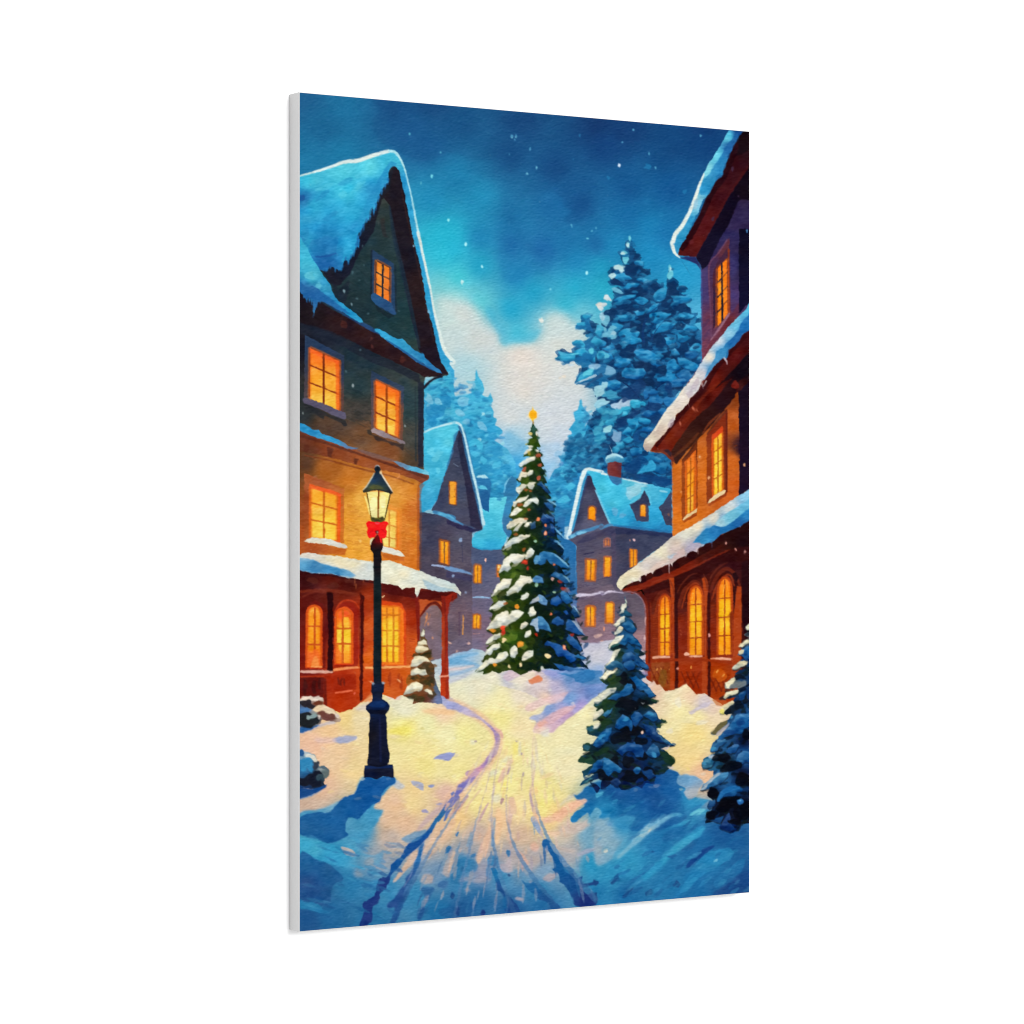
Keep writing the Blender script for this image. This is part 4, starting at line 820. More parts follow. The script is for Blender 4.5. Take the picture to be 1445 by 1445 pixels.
    F("g 60,262 240,335 440,415 460,465 430,475 400,440 250,370 240,410 190,380 150,345 100,360 60,300", (44, 46, 50), soft=0.4, a=0.8)
    F("g 672,510 700,487 760,505 900,575 995,610 1000,640 950,625 880,600 780,570 690,530", [("g 720,510", (158, 140, 144)), ("g 950,620", (130, 116, 124)), ("g 850,570", (140, 124, 128))], sm=0, amp=6)
    F("g 690,545 780,580 900,625 990,645 975,700 940,670 900,650 870,650 850,630 800,610 730,610", (54, 46, 48), soft=0.4, a=0.8)
    F("g 640,500 680,510 690,560 650,540", (50, 52, 54), soft=0.6, a=0.7)
    # middle ledge
    F("g -60,480 20,510 300,610 550,690 900,790 1215,925 1215,965 1150,1000 1080,965 900,900 620,850 300,760 20,700 -60,680", [("g 100,600", (110, 58, 42)), ("g 300,680", (136, 68, 40)), ("g 600,760", (158, 84, 46)), ("g 900,850", (150, 78, 42)), ("g 1150,940", (128, 66, 48)), ("g 60,680", (96, 56, 40))], amp=7)
    ST("g 20,560 300,640 600,740 900,840 1200,950", (30, 22, 20, 24, 30), (92, 48, 38), soft=0.4, a=0.8)
    ST("g 60,740 300,790 600,870 850,930 1080,1010", (10, 16, 16, 12, 10), (128, 62, 34), soft=0.4, a=0.8)
    for a_ in ("g 275,660 330,680 310,760 275,745", "g 525,765 565,775 545,830 520,820", "g 60,640 110,650 90,720 50,700"):
        F(a_, (92, 46, 34), soft=0.3, a=0.85)
    ST("g 550,688 700,740 900,795", (10, 44, 20), (118, 92, 90), soft=0.4, a=0.8)
    F("g -60,430 20,442 60,450 130,500 190,505 230,545 300,565 400,605 470,650 555,682 520,690 440,672 330,625 200,585 120,560 60,530 20,512 -60,500", [("g 60,480", (48, 146, 216)), ("g 300,590", (54, 152, 218)), ("g 500,670", (92, 126, 170))], amp=9)
    F("g 870,790 950,805 1010,830 1080,845 1180,872 1215,895 1215,930 1150,910 1040,880 950,845", [("g 950,820", (110, 140, 170)), ("g 1100,880", (88, 172, 216)), ("g 1190,900", (110, 196, 224))], amp=8)
    ST("g 940,905 940,935 925,955", (6, 10, 5), (220, 140, 84), a=0.9)
    ST("g 1150,1000 1125,1080 1128,1300 j 1125,480", (60, 40, 40, 40), (140, 66, 40), soft=0.6, a=0.5)
    D("g 160,960,18,24,0", (150, 110, 90), soft=0.5, a=0.6)
    # lower windows
    F("g 60,905 430,1045 j 428,240 60,195", [("g 150,960", (170, 90, 52)), ("g 420,1200", (196, 110, 48)), ("j 420,150", (206, 116, 44)), ("g 70,1200", (150, 70, 36))], amp=6)
    F("g 108,1005 402,1095 j 392,230 108,190", (236, 92, 36), amp=6)
    WIN("g 118,1020 368,1100 j 365,218 118,188", (250, 172, 48), (252, 204, 70), 2, 3, '#c8621c', 16, rows=[0.33, 0.66])
    F("g 112,1010 400,1090 400,1125 112,1045", (238, 84, 40), a=0.7, soft=0.4)
    F("j 50,225 130,185 200,195 300,205 450,262 462,290 430,292 300,262 200,245 100,238", [("j 150,210", (222, 218, 200)), ("j 400,265", (214, 212, 204))], amp=5)
    F("j 60,240 200,250 300,268 455,295 440,350 300,340 100,330 60,300", [("j 100,290", (170, 78, 36)), ("j 400,320", (190, 92, 36))], soft=0.5, a=0.85, amp=6)
    F("g 800,1170 965,1240 j 960,320 800,280", (228, 130, 48), a=0.9)
    F("g 820,1205 945,1255 j 940,300 790,270", (238, 132, 40))
    WIN("g 780,1215 918,1262 j 916,290 780,265", (244, 206, 100), (246, 216, 112), 2, 3, '#c8782c', 12, rows=[0.42, 0.75])
    F("j 780,268 850,280 950,318 1005,365 960,362 850,345 775,320", (226, 222, 206), sm=0)
    F("j 780,330 900,358 990,372 985,410 880,400 790,370", (190, 96, 36), soft=0.4, a=0.85)
    # awning: underside, wall, then the snow on top
    F("j -60,480 100,510 500,540 700,580 1100,640 1445,690 k 60,690 100,700 100,740 40,790 10,840 j 1390,820 1330,790 1220,790 1110,930 1110,1445 m 1060,120 1050,345 960,335 900,370 800,330 690,330 600,400 500,465 390,500 250,440 -60,360",
      [("j 100,580", (58, 18, 22)), ("j 500,600", (72, 22, 20)), ("j 900,660", (82, 22, 22)), ("j 1250,730", (92, 28, 24)), ("j 250,700", (98, 32, 24)), ("j 60,800", (92, 24, 20)), ("j 250,1000", (100, 26, 24)), ("j 60,1300", (120, 28, 18)), ("j 550,900", (150, 36, 22)), ("j 550,1250", (176, 44, 22)), ("j 650,1000", (216, 94, 36)), ("j 650,1300", (226, 106, 34)), ("j 660,800", (170, 60, 26)), ("j 1040,900", (172, 54, 26)), ("j 1060,1200", (206, 88, 36)), ("j 1060,800", (130, 40, 24)),
       ("m 100,250", (120, 26, 16)), ("m 400,200", (172, 44, 18)), ("m 400,400", (178, 50, 16)), ("m 650,200", (196, 66, 22)), ("m 900,200", (196, 76, 26)), ("m 1000,120", (206, 92, 30)), ("m 850,300", (206, 92, 34))], amp=8)
    BR("j 620,860 700,870 m 700,60 620,60", 26, 2, (190, 64, 24), 0.35, 21)
    BR("j 1030,830 1090,840 1090,1390 1030,1380", 26, 1, (150, 44, 22), 0.4, 22)
    ST("j 20,690 300,680 560,720", (26, 34, 20), (128, 50, 32), soft=0.4, a=0.8)
    ST("j 40,740 180,690 320,720", (12, 20, 12), (120, 44, 30), soft=0.4, a=0.7)
    D("j 140,590,60,30,10 330,640,50,30,0 480,590,60,22,0", (92, 40, 32), soft=0.5, a=0.7)
    # left shop windows
    F("j 270,700 328,700 325,1445 m 325,130 270,130 j 285,1100", (44, 14, 18), soft=0.4)
    F("j 580,700 615,730 605,1445 m 600,380 575,400", (72, 20, 18), soft=0.4)
    ST("j 600,760 570,900 580,1380", (10, 10, 10), (120, 34, 24), soft=0.3, a=0.8)
    F("j 60,900 110,800 160,770 230,800 255,900 255,1400 60,1400", (110, 26, 22), sm=0, soft=0.5, a=0.8)
    F("j 335,900 380,810 440,780 520,800 560,880 560,1380 335,1390", (150, 34, 22), sm=0, soft=0.5, a=0.8)
    ST("j 340,880 390,800 450,770 530,790 570,850", (10, 14, 14, 14, 10), (200, 64, 30), soft=0.3, a=0.8)
    WIN("j 92,825 214,825 214,1390 85,1390", (250, 160, 48), (242, 104, 34), 2, 3, '#c8501c', 16, arch=0.13, frame='#c23418', fw=14, mid=(250, 158, 36), rows=[0.33, 0.63], skew=0.55)
    F("j 90,1240 130,1260 150,1220 190,1230 200,1300 215,1390 90,1390", (242, 110, 44), sm=0, soft=0.6, a=0.8)
    F("j 120,1390 130,1330 160,1285 190,1310 200,1390", (246, 150, 70), soft=0.5, a=0.8)
    WIN("j 358,850 500,850 498,1355 355,1355", (246, 90, 40), (248, 150, 36), 2, 3, '#cc5a1c', 18, arch=0.16, frame='#d63a1c', fw=16, mid=(250, 200, 52), rows=[0.36, 0.64], skew=0.42)
    F("j 362,1040 405,1040 405,1160 362,1160", (250, 214, 70), soft=0.3, a=0.85)
    F("j 425,1040 492,1040 492,1160 425,1160", (250, 206, 56), soft=0.3, a=0.85)
    F("j 425,920 470,930 470,1000 425,1000", (250, 186, 56), soft=0.3, a=0.85)
    F("j 358,1180 400,1260 410,1355 358,1355", (240, 112, 32), soft=0.5, a=0.8)
    F("j 780,770 960,800 1005,900 1005,1380 780,1380", (214, 72, 28), soft=0.5)
    F("j 780,815 930,825 980,860 985,1370 780,1370", (244, 122, 36), soft=0.3)
    WIN("j 770,830 945,830 945,1345 770,1345", (248, 150, 36), (250, 196, 46), 3, 3, '#d07420', 16, mid=(252, 206, 54), rows=[0.15, 0.43, 0.71])
    F("j 820,930 885,930 885,1180 820,1180", (252, 208, 56), a=0.5, soft=0.3)
    ST("j 780,1400 1050,1380", (12, 10), (216, 120, 50), soft=0.2)
    ST("j 20,1432 150,1432 325,1436", (22, 30, 20), (222, 170, 150), soft=0.15)
    ST("j 330,1418 450,1400 570,1392", (26, 26, 14), (240, 150, 92), soft=0.15)
    ST("j 620,1396 800,1392 1050,1384", (16, 22, 20), (244, 170, 100), soft=0.15)
    ST("j 120,1388 225,1386", (10, 12), (250, 170, 96), soft=0.2)
    # panels below
    F("m 20,170 240,170 240,400 20,350", (92, 24, 20), soft=0.6, a=0.8)
    D("m 70,260,20,70,0 150,260,20,70,0 200,240,12,60,0", (66, 24, 22), soft=0.5, a=0.7)
    ST("m 20,165 250,160", (16, 16), (186, 60, 24), soft=0.3, a=0.8)
    F("m 330,150 540,140 540,280 330,290", (160, 42, 20), soft=0.4, a=0.8)
    D("m 400,210,12,44,10 430,215,10,40,-5 375,200,8,40,0", (100, 30, 24), soft=0.4, a=0.8)
    ST("m 345,315 420,305 510,294", (14, 14, 14), (240, 120, 84), soft=0.2)
    ST("m 250,180 260,430", (26, 26), (100, 26, 20), soft=0.4, a=0.8)
    D("m 525,320,10,10,0", (236, 110, 90), soft=0.2)
    F("m 640,200 690,205 690,225 660,212", (240, 160, 110), soft=0.2)
    D("m 850,190,16,60,0 930,180,12,50,10 960,230,14,60,0", (150, 50, 24), soft=0.5, a=0.6)
    ST("m 920,190 945,205 955,222", (12, 14, 5), (250, 186, 130), soft=0.15)
    F("m 600,400 690,300 690,390", (226, 130, 76), soft=0.8, a=0.7)
    # porch beam, bracket and post
    F("j 780,610 940,640 1090,665 1120,680 1380,690 k 60,700 j 1445,740 1120,760 780,700", (78, 20, 20), soft=0.4, a=0.8)
    F("j 1120,760 1330,780 1350,850 1300,815 1240,820 1200,850 1160,900 1130,950", (190, 84, 40), soft=0.3)
    ST("j 1128,930 1170,870 1215,815 1280,795 1330,850 1345,890", (14, 18, 24, 30, 26, 14), (104, 34, 26), soft=0.2)
    ST("j 1105,740 1115,950 1120,1150", (40, 34, 20), (128, 34, 26), soft=0.4)
    F("j 1330,730 1400,730 1385,860 1390,1000 1390,1445 m 1400,160 1398,370 1325,340 1322,160 j 1330,1445 1335,870", [("j 1360,800", (128, 34, 26)), ("j 1355,1000", (176, 60, 30)), ("j 1350,1200", (204, 84, 36)), ("j 1380,1200", (116, 30, 26)), ("m 1360,100", (160, 44, 24)), ("m 1350,280", (190, 60, 26))], amp=6)
    ST("j 1372,760 1376,1000 1378,1445", (24, 24, 20), (96, 28, 26), soft=0.3, a=0.8)
    F("j 1400,850 1445,740 k 60,700 100,705 60,780 20,840 10,900 j 1420,830 1395,900", (136, 36, 28), soft=0.3)
    F("k -10,740 60,700 30,800 10,900 15,1445 -10,1445", (150, 40, 26), soft=0.2)
    F("n -10,-10 14,-10 22,370 -10,370", (160, 46, 26), soft=0.2)
    ST("m 1310,165 1360,160 1400,155 n 20,155", (14, 14, 10), (242, 170, 140), soft=0.15)
    # awning snow
    F("j -60,360 20,350 60,330 120,330 200,348 300,355 400,365 520,388 600,402 700,408 850,400 950,435 1000,455 1100,490 1150,500 1220,535 1300,562 1445,612 k 40,600 80,622 110,660 133,700 132,730 110,705 60,690 0,680 j 1400,692 1310,692 1200,668 1140,662 1125,700 1105,755 1088,700 1082,655 1040,650 1000,655 965,672 930,632 850,622 780,610 700,590 600,580 520,570 420,552 380,535 300,525 200,522 130,518 20,492 -60,485",
      [("j 100,350", (222, 216, 204)), ("j 300,400", (226, 222, 200)), ("j 500,450", (226, 222, 198)), ("j 900,500", (228, 226, 200)), ("j 1100,600", (222, 222, 202)), ("j 1300,620", (206, 214, 206)), ("k 60,650", (196, 212, 206)), ("j 600,530", (206, 212, 206)), ("k 110,690", (210, 210, 200))], amp=7)
    F("j -60,370 20,372 100,388 160,400 220,430 300,450 400,475 480,500 540,545 480,560 400,548 300,525 130,518 20,492 -60,485", [("j 60,420", (60, 144, 208)), ("j 60,380", (160, 190, 210)), ("j 150,460", (36, 120, 198)), ("j 350,500", (42, 126, 200)), ("j 480,530", (96, 160, 210))], sm=0, soft=1.8, amp=9, a=0.92)
    F("j 1150,570 1300,640 1445,670 k 60,670 110,690 0,680 j 1310,692 1200,668", (150, 186, 206), soft=0.8, a=0.6)
    F("j 240,380 420,390 600,430 500,470 300,420", (232, 222, 186), soft=1.2, a=0.6)
    F("j 20,495 130,522 300,530 420,558 600,588 700,596 700,612 500,580 380,560 200,540 20,515", (48, 14, 20), soft=0.4, a=0.8)
    for x, y, h in ((530, 575, 60), (545, 620, 50), (610, 590, 20), (480, 565, 18)):
        ST("j %d,%d %d,%d" % (x, y, x - 6, y + h), (10, 4), (190, 110, 60), soft=0.2, a=0.7)
    ST("j 780,745 805,725", (14, 6), (236, 200, 150), a=0.9)


def paint_right_house():
    ID(2, 'painted_house', 'printed tall orange house with three snow covered roof edges at the right edge')
    # walls first
    F("f 930,215 975,290 985,1200 810,1445 i 500,700 700,740 712,900 l 712,190 430,560 440,690 470,830 470,1360 o 515,210 565,245 600,240 650,300 720,290 840,230 930,330 1010,320 1090,370 1180,430 1480,430 c 1480,330 1360,372 1200,700",
      [("c 1400,500", (26, 17, 24)), ("f 1380,300", (20, 18, 44)), ("f 1150,100", (50, 42, 84)), ("f 1280,300", (62, 56, 108)), ("f 1030,500", (74, 62, 112)), ("f 1290,600", (78, 58, 104)), ("f 1020,900", (104, 62, 92)), ("f 1020,1080", (122, 64, 84)), ("f 1200,850", (110, 44, 52)), ("i 760,900", (206, 108, 36)), ("i 1280,400", (192, 92, 32)), ("i 1280,800", (212, 104, 32)), ("i 990,900", (216, 112, 34)), ("i 760,1350", (224, 122, 36)), ("i 1280,1050", (206, 96, 34)), ("i 1280,230", (140, 66, 28)), ("i 760,1200", (214, 110, 34)), ("i 1385,700", (34, 20, 42)),
       ("l 600,700", (86, 26, 20)), ("l 750,700", (60, 20, 20)), ("l 1000,500", (74, 24, 20)), ("l 1350,400", (58, 20, 24)), ("l 560,1000", (130, 44, 22)), ("l 800,1100", (132, 40, 20)), ("l 1050,1100", (128, 38, 18)), ("l 1300,1000", (150, 54, 26)), ("l 1400,800", (46, 18, 24)), ("o 600,150", (150, 62, 26)), ("o 850,150", (158, 52, 18)), ("o 1150,200", (168, 56, 16))], amp=8, pw=3.6)
    BR("i 720,900 820,820 820,1400 720,1440", 40, 2, (160, 72, 22), 0.35, 31)
    BR("i 950,600 1030,540 1030,1280 950,1300", 40, 2, (170, 78, 24), 0.35, 32)
    BR("i 1235,300 1320,220 1320,1100 1235,1110", 44, 2, (160, 70, 24), 0.35, 33)
    BR("f 990,350 1050,350 1060,1040 990,1150", 40, 1, (60, 48, 90), 0.4, 34)
    BR("l 530,780 590,760 590,1280 530,1280", 26, 1, (170, 70, 30), 0.4, 35)
    BR("l 760,720 860,700 860,1280 760,1290", 26, 2, (170, 60, 26), 0.35, 36)
    BR("l 1070,650 1130,640 1130,1290 1070,1300", 26, 1, (170, 60, 26), 0.35, 37)
    F("f 1330,-40 1480,-40 f 1480,620 1425,640 1330,740", [("f 1380,100", (20, 18, 38)), ("f 1380,500", (22, 20, 48))], amp=4)
    F("i 1325,60 1480,-60 1480,1050 1425,1060 1330,1115 1335,700", [("i 1385,300", (30, 18, 34)), ("i 1385,900", (34, 20, 40))], amp=5)
    # top gable board and soffit
    F("c 1480,420 1425,385 1300,470 1200,700 1080,900 960,1150 850,1340 760,1480 f 760,200 930,218 1050,0 c 1060,1300 1250,950 1425,700 1480,620", [("c 1380,500", (40, 18, 26)), ("c 1300,700", (58, 20, 28)), ("c 1150,950", (66, 20, 26)), ("c 1000,1250", (84, 24, 28)), ("f 850,150", (84, 26, 26)), ("f 950,60", (92, 28, 28))], amp=6)
    ST("c 1320,470 1190,780 1080,930 980,1150 870,1350 f 790,150", (50, 60, 60, 50, 60, 50), (40, 14, 22), soft=0.4, a=0.85)
    ST("c 1425,690 1270,930 1130,1180 f 1000,60 925,215", (40, 60, 60, 60, 30), (86, 28, 28), soft=0.6, a=0.35)
    F("c 1480,600 1425,700 1250,950 1060,1300 f 930,218 985,330 1030,310 1150,60 c 1250,1200 1330,1000 1480,1000", [("c 1380,850", (22, 14, 26)), ("c 1250,1100", (22, 16, 34)), ("f 1000,200", (26, 22, 44))], amp=4, soft=0.4)
    F("c 1425,380 1365,368 1300,430 1330,520 1290,600 1425,540", (26, 16, 22), soft=0.4, a=0.7)
    # window at the top
    F("f 1240,40 1150,150 1050,290 1040,340 1070,985 1250,735 1240,200", [("f 1100,300", (72, 50, 86)), ("f 1060,800", (96, 54, 78)), ("f 1230,200", (96, 48, 60))], amp=6)
    ST("f 1225,50 1140,180 1055,300 1062,600 1075,960", (12, 12, 12, 12, 12), (112, 72, 100), soft=0.3, a=0.9)
    F("f 1225,130 1130,260 1090,350 1090,880 1240,730", [("f 1150,250", (70, 40, 64)), ("f 1110,600", (52, 34, 62)), ("f 1235,500", (110, 44, 40))], amp=4)
    ST("f 1235,140 1240,500 1245,735", (16, 18, 16), (128, 52, 36), soft=0.3)
    WIN("f 1130,320 1222,225 1228,745 1128,870", (250, 138, 30), (250, 140, 24), 2, 4, '#3c2830', 13, mid=(252, 146, 26), skew=0.45)
    F("f 1180,262 1222,225 1228,745 1185,800", (240, 118, 30), a=0.5, soft=0.3)
    ST("f 1172,270 1180,800", (14, 14), '#2e242c')
    ST("f 1072,985 1150,880 1247,735", (16, 22, 16), (150, 106, 126), soft=0.2)
    F("f 985,1180 1070,990 1250,760 1330,640 1330,740 1200,880 1080,1040", (104, 46, 58), soft=0.8, a=0.6)
    ST("f 965,280 980,350 985,700 983,1190", (6, 8, 8, 8), (60, 120, 190), soft=0.2, a=0.7)
    ST("f 790,225 880,245 940,275 975,330", (8, 14, 14, 8), (40, 66, 122), soft=0.3)
    F("f 780,215 930,215 980,320 940,280 870,255", (38, 46, 98), soft=0.3)
    # top roof snow
    F("c 1235,352 1180,460 1120,560 1060,650 1000,760 960,860 920,980 860,1120 800,1230 740,1310 712,1370 f 703,40 706,110 725,180 770,222 790,228 760,190 775,140 800,100 845,40 c 840,1345 870,1290 900,1210 930,1150 960,1115 970,1060 1000,1000 1050,950 1070,880 1110,830 1120,780 1150,755 1180,775 1185,700 1215,640 1235,570 1265,545 1275,500 1255,465 1300,460 1330,410 1365,368",
      [("c 1230,420", (96, 200, 226)), ("c 1120,600", (110, 208, 226)), ("c 1050,720", (130, 212, 224)), ("c 1250,500", (36, 106, 190)), ("c 1160,680", (38, 128, 204)), ("c 1040,880", (46, 150, 212)), ("c 950,1050", (120, 190, 216)), ("c 880,1220", (46, 146, 208)), ("c 800,1350", (50, 156, 214)), ("f 800,60", (50, 146, 210)), ("c 1330,390", (24, 80, 168))], amp=8, pw=3.5)
    F("c 1320,380 1250,450 1200,520 1160,600 1100,680 1060,760 1000,810 970,900 975,960 1050,950 1110,830 1180,775 1240,560 1275,500 1330,420", [("c 1250,490", (34, 108, 194)), ("c 1130,720", (40, 132, 206)), ("c 1010,900", (44, 144, 212))], soft=0.5, a=0.8)
    ST("c 1010,755 965,860 925,980 870,1120 800,1245 740,1320 718,1390 f 710,90 735,175 785,225", (10, 26, 30, 34, 36, 40, 40, 34, 30, 8), (222, 232, 224), soft=0.2, amp=4)
    D("c 930,1040,20,60,20", (150, 196, 214), soft=0.6, a=0.8)
    ST("f 790,240 850,330 895,400", (5, 5, 3), (40, 104, 160), a=0.7)
    # middle roof
    F("f 1480,860 1425,880 1290,1040 1190,1150 1080,1250 1000,1380 980,1445 i 940,150 740,390 560,620 500,700 600,700 710,745 880,560 1100,330 1330,150 1480,0",
      [("f 1380,950", (66, 20, 24)), ("f 1300,1150", (92, 24, 22)), ("f 1100,1400", (112, 28, 20)), ("i 1000,150", (66, 20, 20)), ("i 1100,100", (106, 32, 22)), ("i 850,350", (104, 34, 22)), ("i 700,550", (112, 36, 20)), ("i 580,660", (112, 34, 22)), ("i 1250,100", (60, 22, 24)), ("f 1400,1250", (22, 14, 24))], amp=8)
    ST("f 1400,930 1270,1070 1120,1240 1020,1400 i 880,260 740,420 560,660", (50, 50, 50, 50, 50, 44, 30), (56, 16, 20), soft=0.4, a=0.85)
    ST("i 1150,60 980,220 850,400 740,510 650,640", (20, 30, 40, 40, 30), (124, 42, 24), soft=0.6, a=0.6)
    for q in ("i 860,290 790,430", "i 700,440 640,560", "i 1040,100 960,220"):
        ST(q, (10, 6), (66, 22, 22), a=0.6, soft=0.2)
    F("f 1480,1060 1425,1100 1250,1290 1100,1445 i 1290,0 1240,60 1080,260 880,440 700,700 715,780 745,830 800,760 1000,540 1100,440 1290,200 1325,60 1480,-60", [("f 1350,1300", (22, 14, 24)), ("f 1300,1420", (34, 16, 24)), ("i 1250,130", (48, 22, 26)), ("i 1000,400", (50, 24, 24)), ("i 850,600", (66, 34, 26)), ("i 740,740", (60, 32, 28))], amp=5, soft=0.4)
    ST("i 720,760 860,640 960,530", (20, 30, 20), (110, 56, 34), soft=0.6, a=0.6)
    F("i 500,705 600,715 660,745 700,790 712,860 725,800 745,830 715,740 650,690 600,690", (116, 50, 34), soft=0.3)
    F("i 620,690 680,685 710,720 700,760 660,720", (60, 40, 48), soft=0.3)
    D("f 1290,1400,30,40,30", (110, 30, 24), soft=0.6)
    F("f 1480,600 1425,640 1395,700 1350,745 1290,800 1230,870 1160,960 1080,1045 1010,1150 960,1230 920,1300 870,1370 810,1445 i 900,10 840,90 780,170 720,260 650,330 590,420 545,500 460,590 440,650 455,690 485,712 510,695 560,620 610,570 650,535 700,450 735,410 745,370 800,320 860,255 870,220 920,170 960,130 985,60 1020,20 f 1010,1345 1060,1290 1110,1210 1150,1165 1190,1150 1210,1170 1220,1085 1290,1040 1330,970 1370,930 1425,880 1480,860",
      [("f 1400,700", (92, 186, 222)), ("f 1300,830", (110, 190, 222)), ("f 1250,930", (150, 204, 224)), ("f 1400,850", (32, 112, 200)), ("f 1280,1000", (36, 120, 200)), ("f 1150,1000", (222, 222, 216)), ("f 1050,1150", (230, 220, 206)), ("f 1170,1080", (70, 150, 212)), ("f 1080,1250", (60, 140, 206)), ("f 900,1380", (228, 222, 208)), ("f 1000,1300", (206, 200, 200)), ("i 900,100", (212, 204, 204)), ("i 800,220", (226, 214, 200)), ("i 650,400", (224, 214, 198)), ("i 500,600", (222, 212, 190)), ("i 480,680", (180, 160, 150)), ("i 600,530", (196, 180, 168))], amp=7)
    F("f 1480,720 1425,740 1350,830 1320,900 1280,960 1210,1010 1190,1050 1120,1090 1110,1150 1060,1230 1030,1290 1010,1345 1110,1210 1190,1150 1220,1085 1290,1040 1370,930 1480,860", [("f 1400,800", (32, 116, 204)), ("f 1300,980", (30, 104, 192)), ("f 1180,1090", (56, 140, 210)), ("f 1060,1260", (70, 144, 206))], soft=0.4, amp=8)
    ST("f 1225,1080 1215,1140 1195,1160", (20, 20, 10), (46, 130, 204), soft=0.2)
    ST("f 1190,1150 1215,1180 1220,1215", (14, 14, 6), (200, 190, 200), soft=0.2)
    ST("f 820,1430 i 780,190 650,345 550,515", (10, 20, 20, 14), (236, 226, 204), soft=0.5, a=0.8)
    D("i 930,90,30,60,30 880,170,30,40,30 700,440,20,50,30", (190, 176, 184), soft=0.5, a=0.7)
    for q in ("f 985,1380 1000,1440", "i 950,100 955,150", "i 925,150 930,180", "f 1030,1360 1000,1420"):
        ST(q, (12, 4), (206, 200, 200), soft=0.15)
    ST("i 860,255 870,300", (8, 3), (150, 110, 110), a=0.7)
    D("i 785,445,8,24,0 910,310,8,24,-30 940,320,6,18,-30", (200, 110, 84), soft=0.2, a=0.8)
    # middle storey windows
    F("i 800,795 860,720 945,590 950,1245 940,1275 800,1350", [("i 820,1000", (150, 70, 28)), ("i 880,700", (110, 48, 24)), ("i 935,900", (176, 78, 28))], amp=5)
    ST("i 800,790 870,710 948,590", (12, 18, 14), (84, 42, 28), soft=0.3)
    F("i 830,800 930,690 935,1250 830,1300", (206, 92, 30))
    WIN("i 846,790 922,712 912,1248 846,1285", (236, 116, 30), (250, 190, 56), 2, 4, '#b05c1c', 11, mid=(250, 168, 44), rows=[0.26, 0.5, 0.73])
    F("i 1030,570 1090,480 1220,310 1222,1085 1210,1110 1030,1195", [("i 1060,800", (150, 66, 28)), ("i 1150,450", (130, 46, 24)), ("i 1205,700", (120, 44, 26))], amp=5)
    ST("i 1035,550 1100,460 1220,315", (12, 20, 16), (100, 46, 30), soft=0.3)
    ST("i 990,540 1060,440 1160,350", (10, 24, 12), (140, 64, 34), soft=0.5, a=0.7)
    ST("i 1218,330 1215,700 1215,1080", (16, 20, 16), (104, 36, 26), soft=0.3)
    F("i 1075,560 1180,460 1190,1070 1080,1130", (200, 72, 28))
    WIN("i 1095,590 1176,522 1180,1062 1095,1112", (250, 184, 44), (252, 206, 60), 2, 4, '#b8641c', 11, mid=(252, 206, 60), rows=[0.24, 0.47, 0.72])
    F("i 1090,555 1180,480 1180,530 1090,600", (214, 66, 26), soft=0.4, a=0.8)
    F("i 800,1345 830,1305 880,1275 945,1235 940,1265 880,1300 820,1345", (228, 200, 150), sm=0)
    F("i 1030,1195 1060,1150 1120,1100 1190,1060 1215,1068 1200,1090 1120,1145", (228, 204, 156), sm=0)
    F("i 810,1350 940,1275 940,1300 820,1365", (130, 50, 24), soft=0.3, a=0.8)
    F("i 1040,1200 1215,1095 1215,1115 1060,1210", (150, 60, 26), soft=0.3, a=0.8)
    ST("i 700,780 712,900 714,1445", (4, 8, 8), (150, 130, 140), a=0.5)
    D("i 965,755,10,16,0 1050,950,14,18,0 795,1080,6,8,0 1380,830,14,16,0", (232, 170, 120), soft=0.2, a=0.9)
    # lower roof board
    F("l 240,680 300,630 430,545 560,480 720,430 880,320 1020,260 1200,150 1425,20 1480,0 1480,260 1250,300 1100,380 900,480 700,560 560,620 380,690 300,690", [("l 350,650", (124, 38, 22)), ("l 600,520", (126, 36, 20)), ("l 800,450", (124, 38, 22)), ("l 1050,320", (74, 26, 21)), ("l 1350,200", (40, 17, 19)), ("l 1300,100", (34, 16, 18))], amp=8)
    F("l 250,670 430,550 560,485 720,425 880,315 1020,250 1200,155 1425,25 1480,20 1480,110 1300,170 1100,290 900,400 720,500 560,550 430,610", (42, 16, 18), soft=0.4, a=0.75)
    for x, y in ((440, 580), (580, 520), (740, 440), (890, 350), (1020, 275), (1150, 190)):
        D("l %d,%d,44,36,-25" % (x, y), (46, 15, 19), soft=0.3)
    ST("l 330,690 560,605 720,545 900,470 1100,370 1250,300", (16, 22, 22, 22, 22, 14), (138, 46, 26), soft=0.4, a=0.7)
    F("l 440,690 560,620 720,560 900,480 1250,300 1425,260 1425,420 1300,400 1150,440 1000,560 850,600 720,640 560,690 480,720", (52, 17, 19), soft=0.8, a=0.75)
    # snow of the lower roof
    F("i 1480,1030 1425,1060 1330,1112 1200,1200 1000,1330 810,1445 l 830,110 700,190 590,285 490,365 400,430 300,500 230,550 198,610 205,650 235,678 250,665 280,635 340,605 400,590 420,600 425,545 470,530 520,510 530,525 550,490 600,470 650,445 690,430 715,460 715,430 760,385 830,360 840,370 850,335 890,310 940,325 950,290 1000,265 1020,240 1080,225 1100,220 1130,185 1180,150 1250,120 1300,90 1340,90 1360,55 1425,15 1480,0",
      [("i 1400,1110", (140, 196, 222)), ("i 1250,1220", (206, 212, 208)), ("i 1100,1330", (222, 214, 196)), ("l 850,150", (226, 220, 196)), ("l 600,330", (226, 220, 192)), ("l 350,520", (226, 218, 190)), ("l 240,620", (222, 214, 180)), ("l 950,80", (224, 216, 196)), ("l 600,450", (204, 186, 180)), ("l 750,330", (206, 190, 186)), ("l 480,480", (212, 200, 190)), ("i 1400,1300", (36, 116, 200)), ("l 1200,60", (36, 126, 206)), ("l 1050,150", (44, 132, 208)), ("l 900,280", (170, 160, 176))], amp=7)
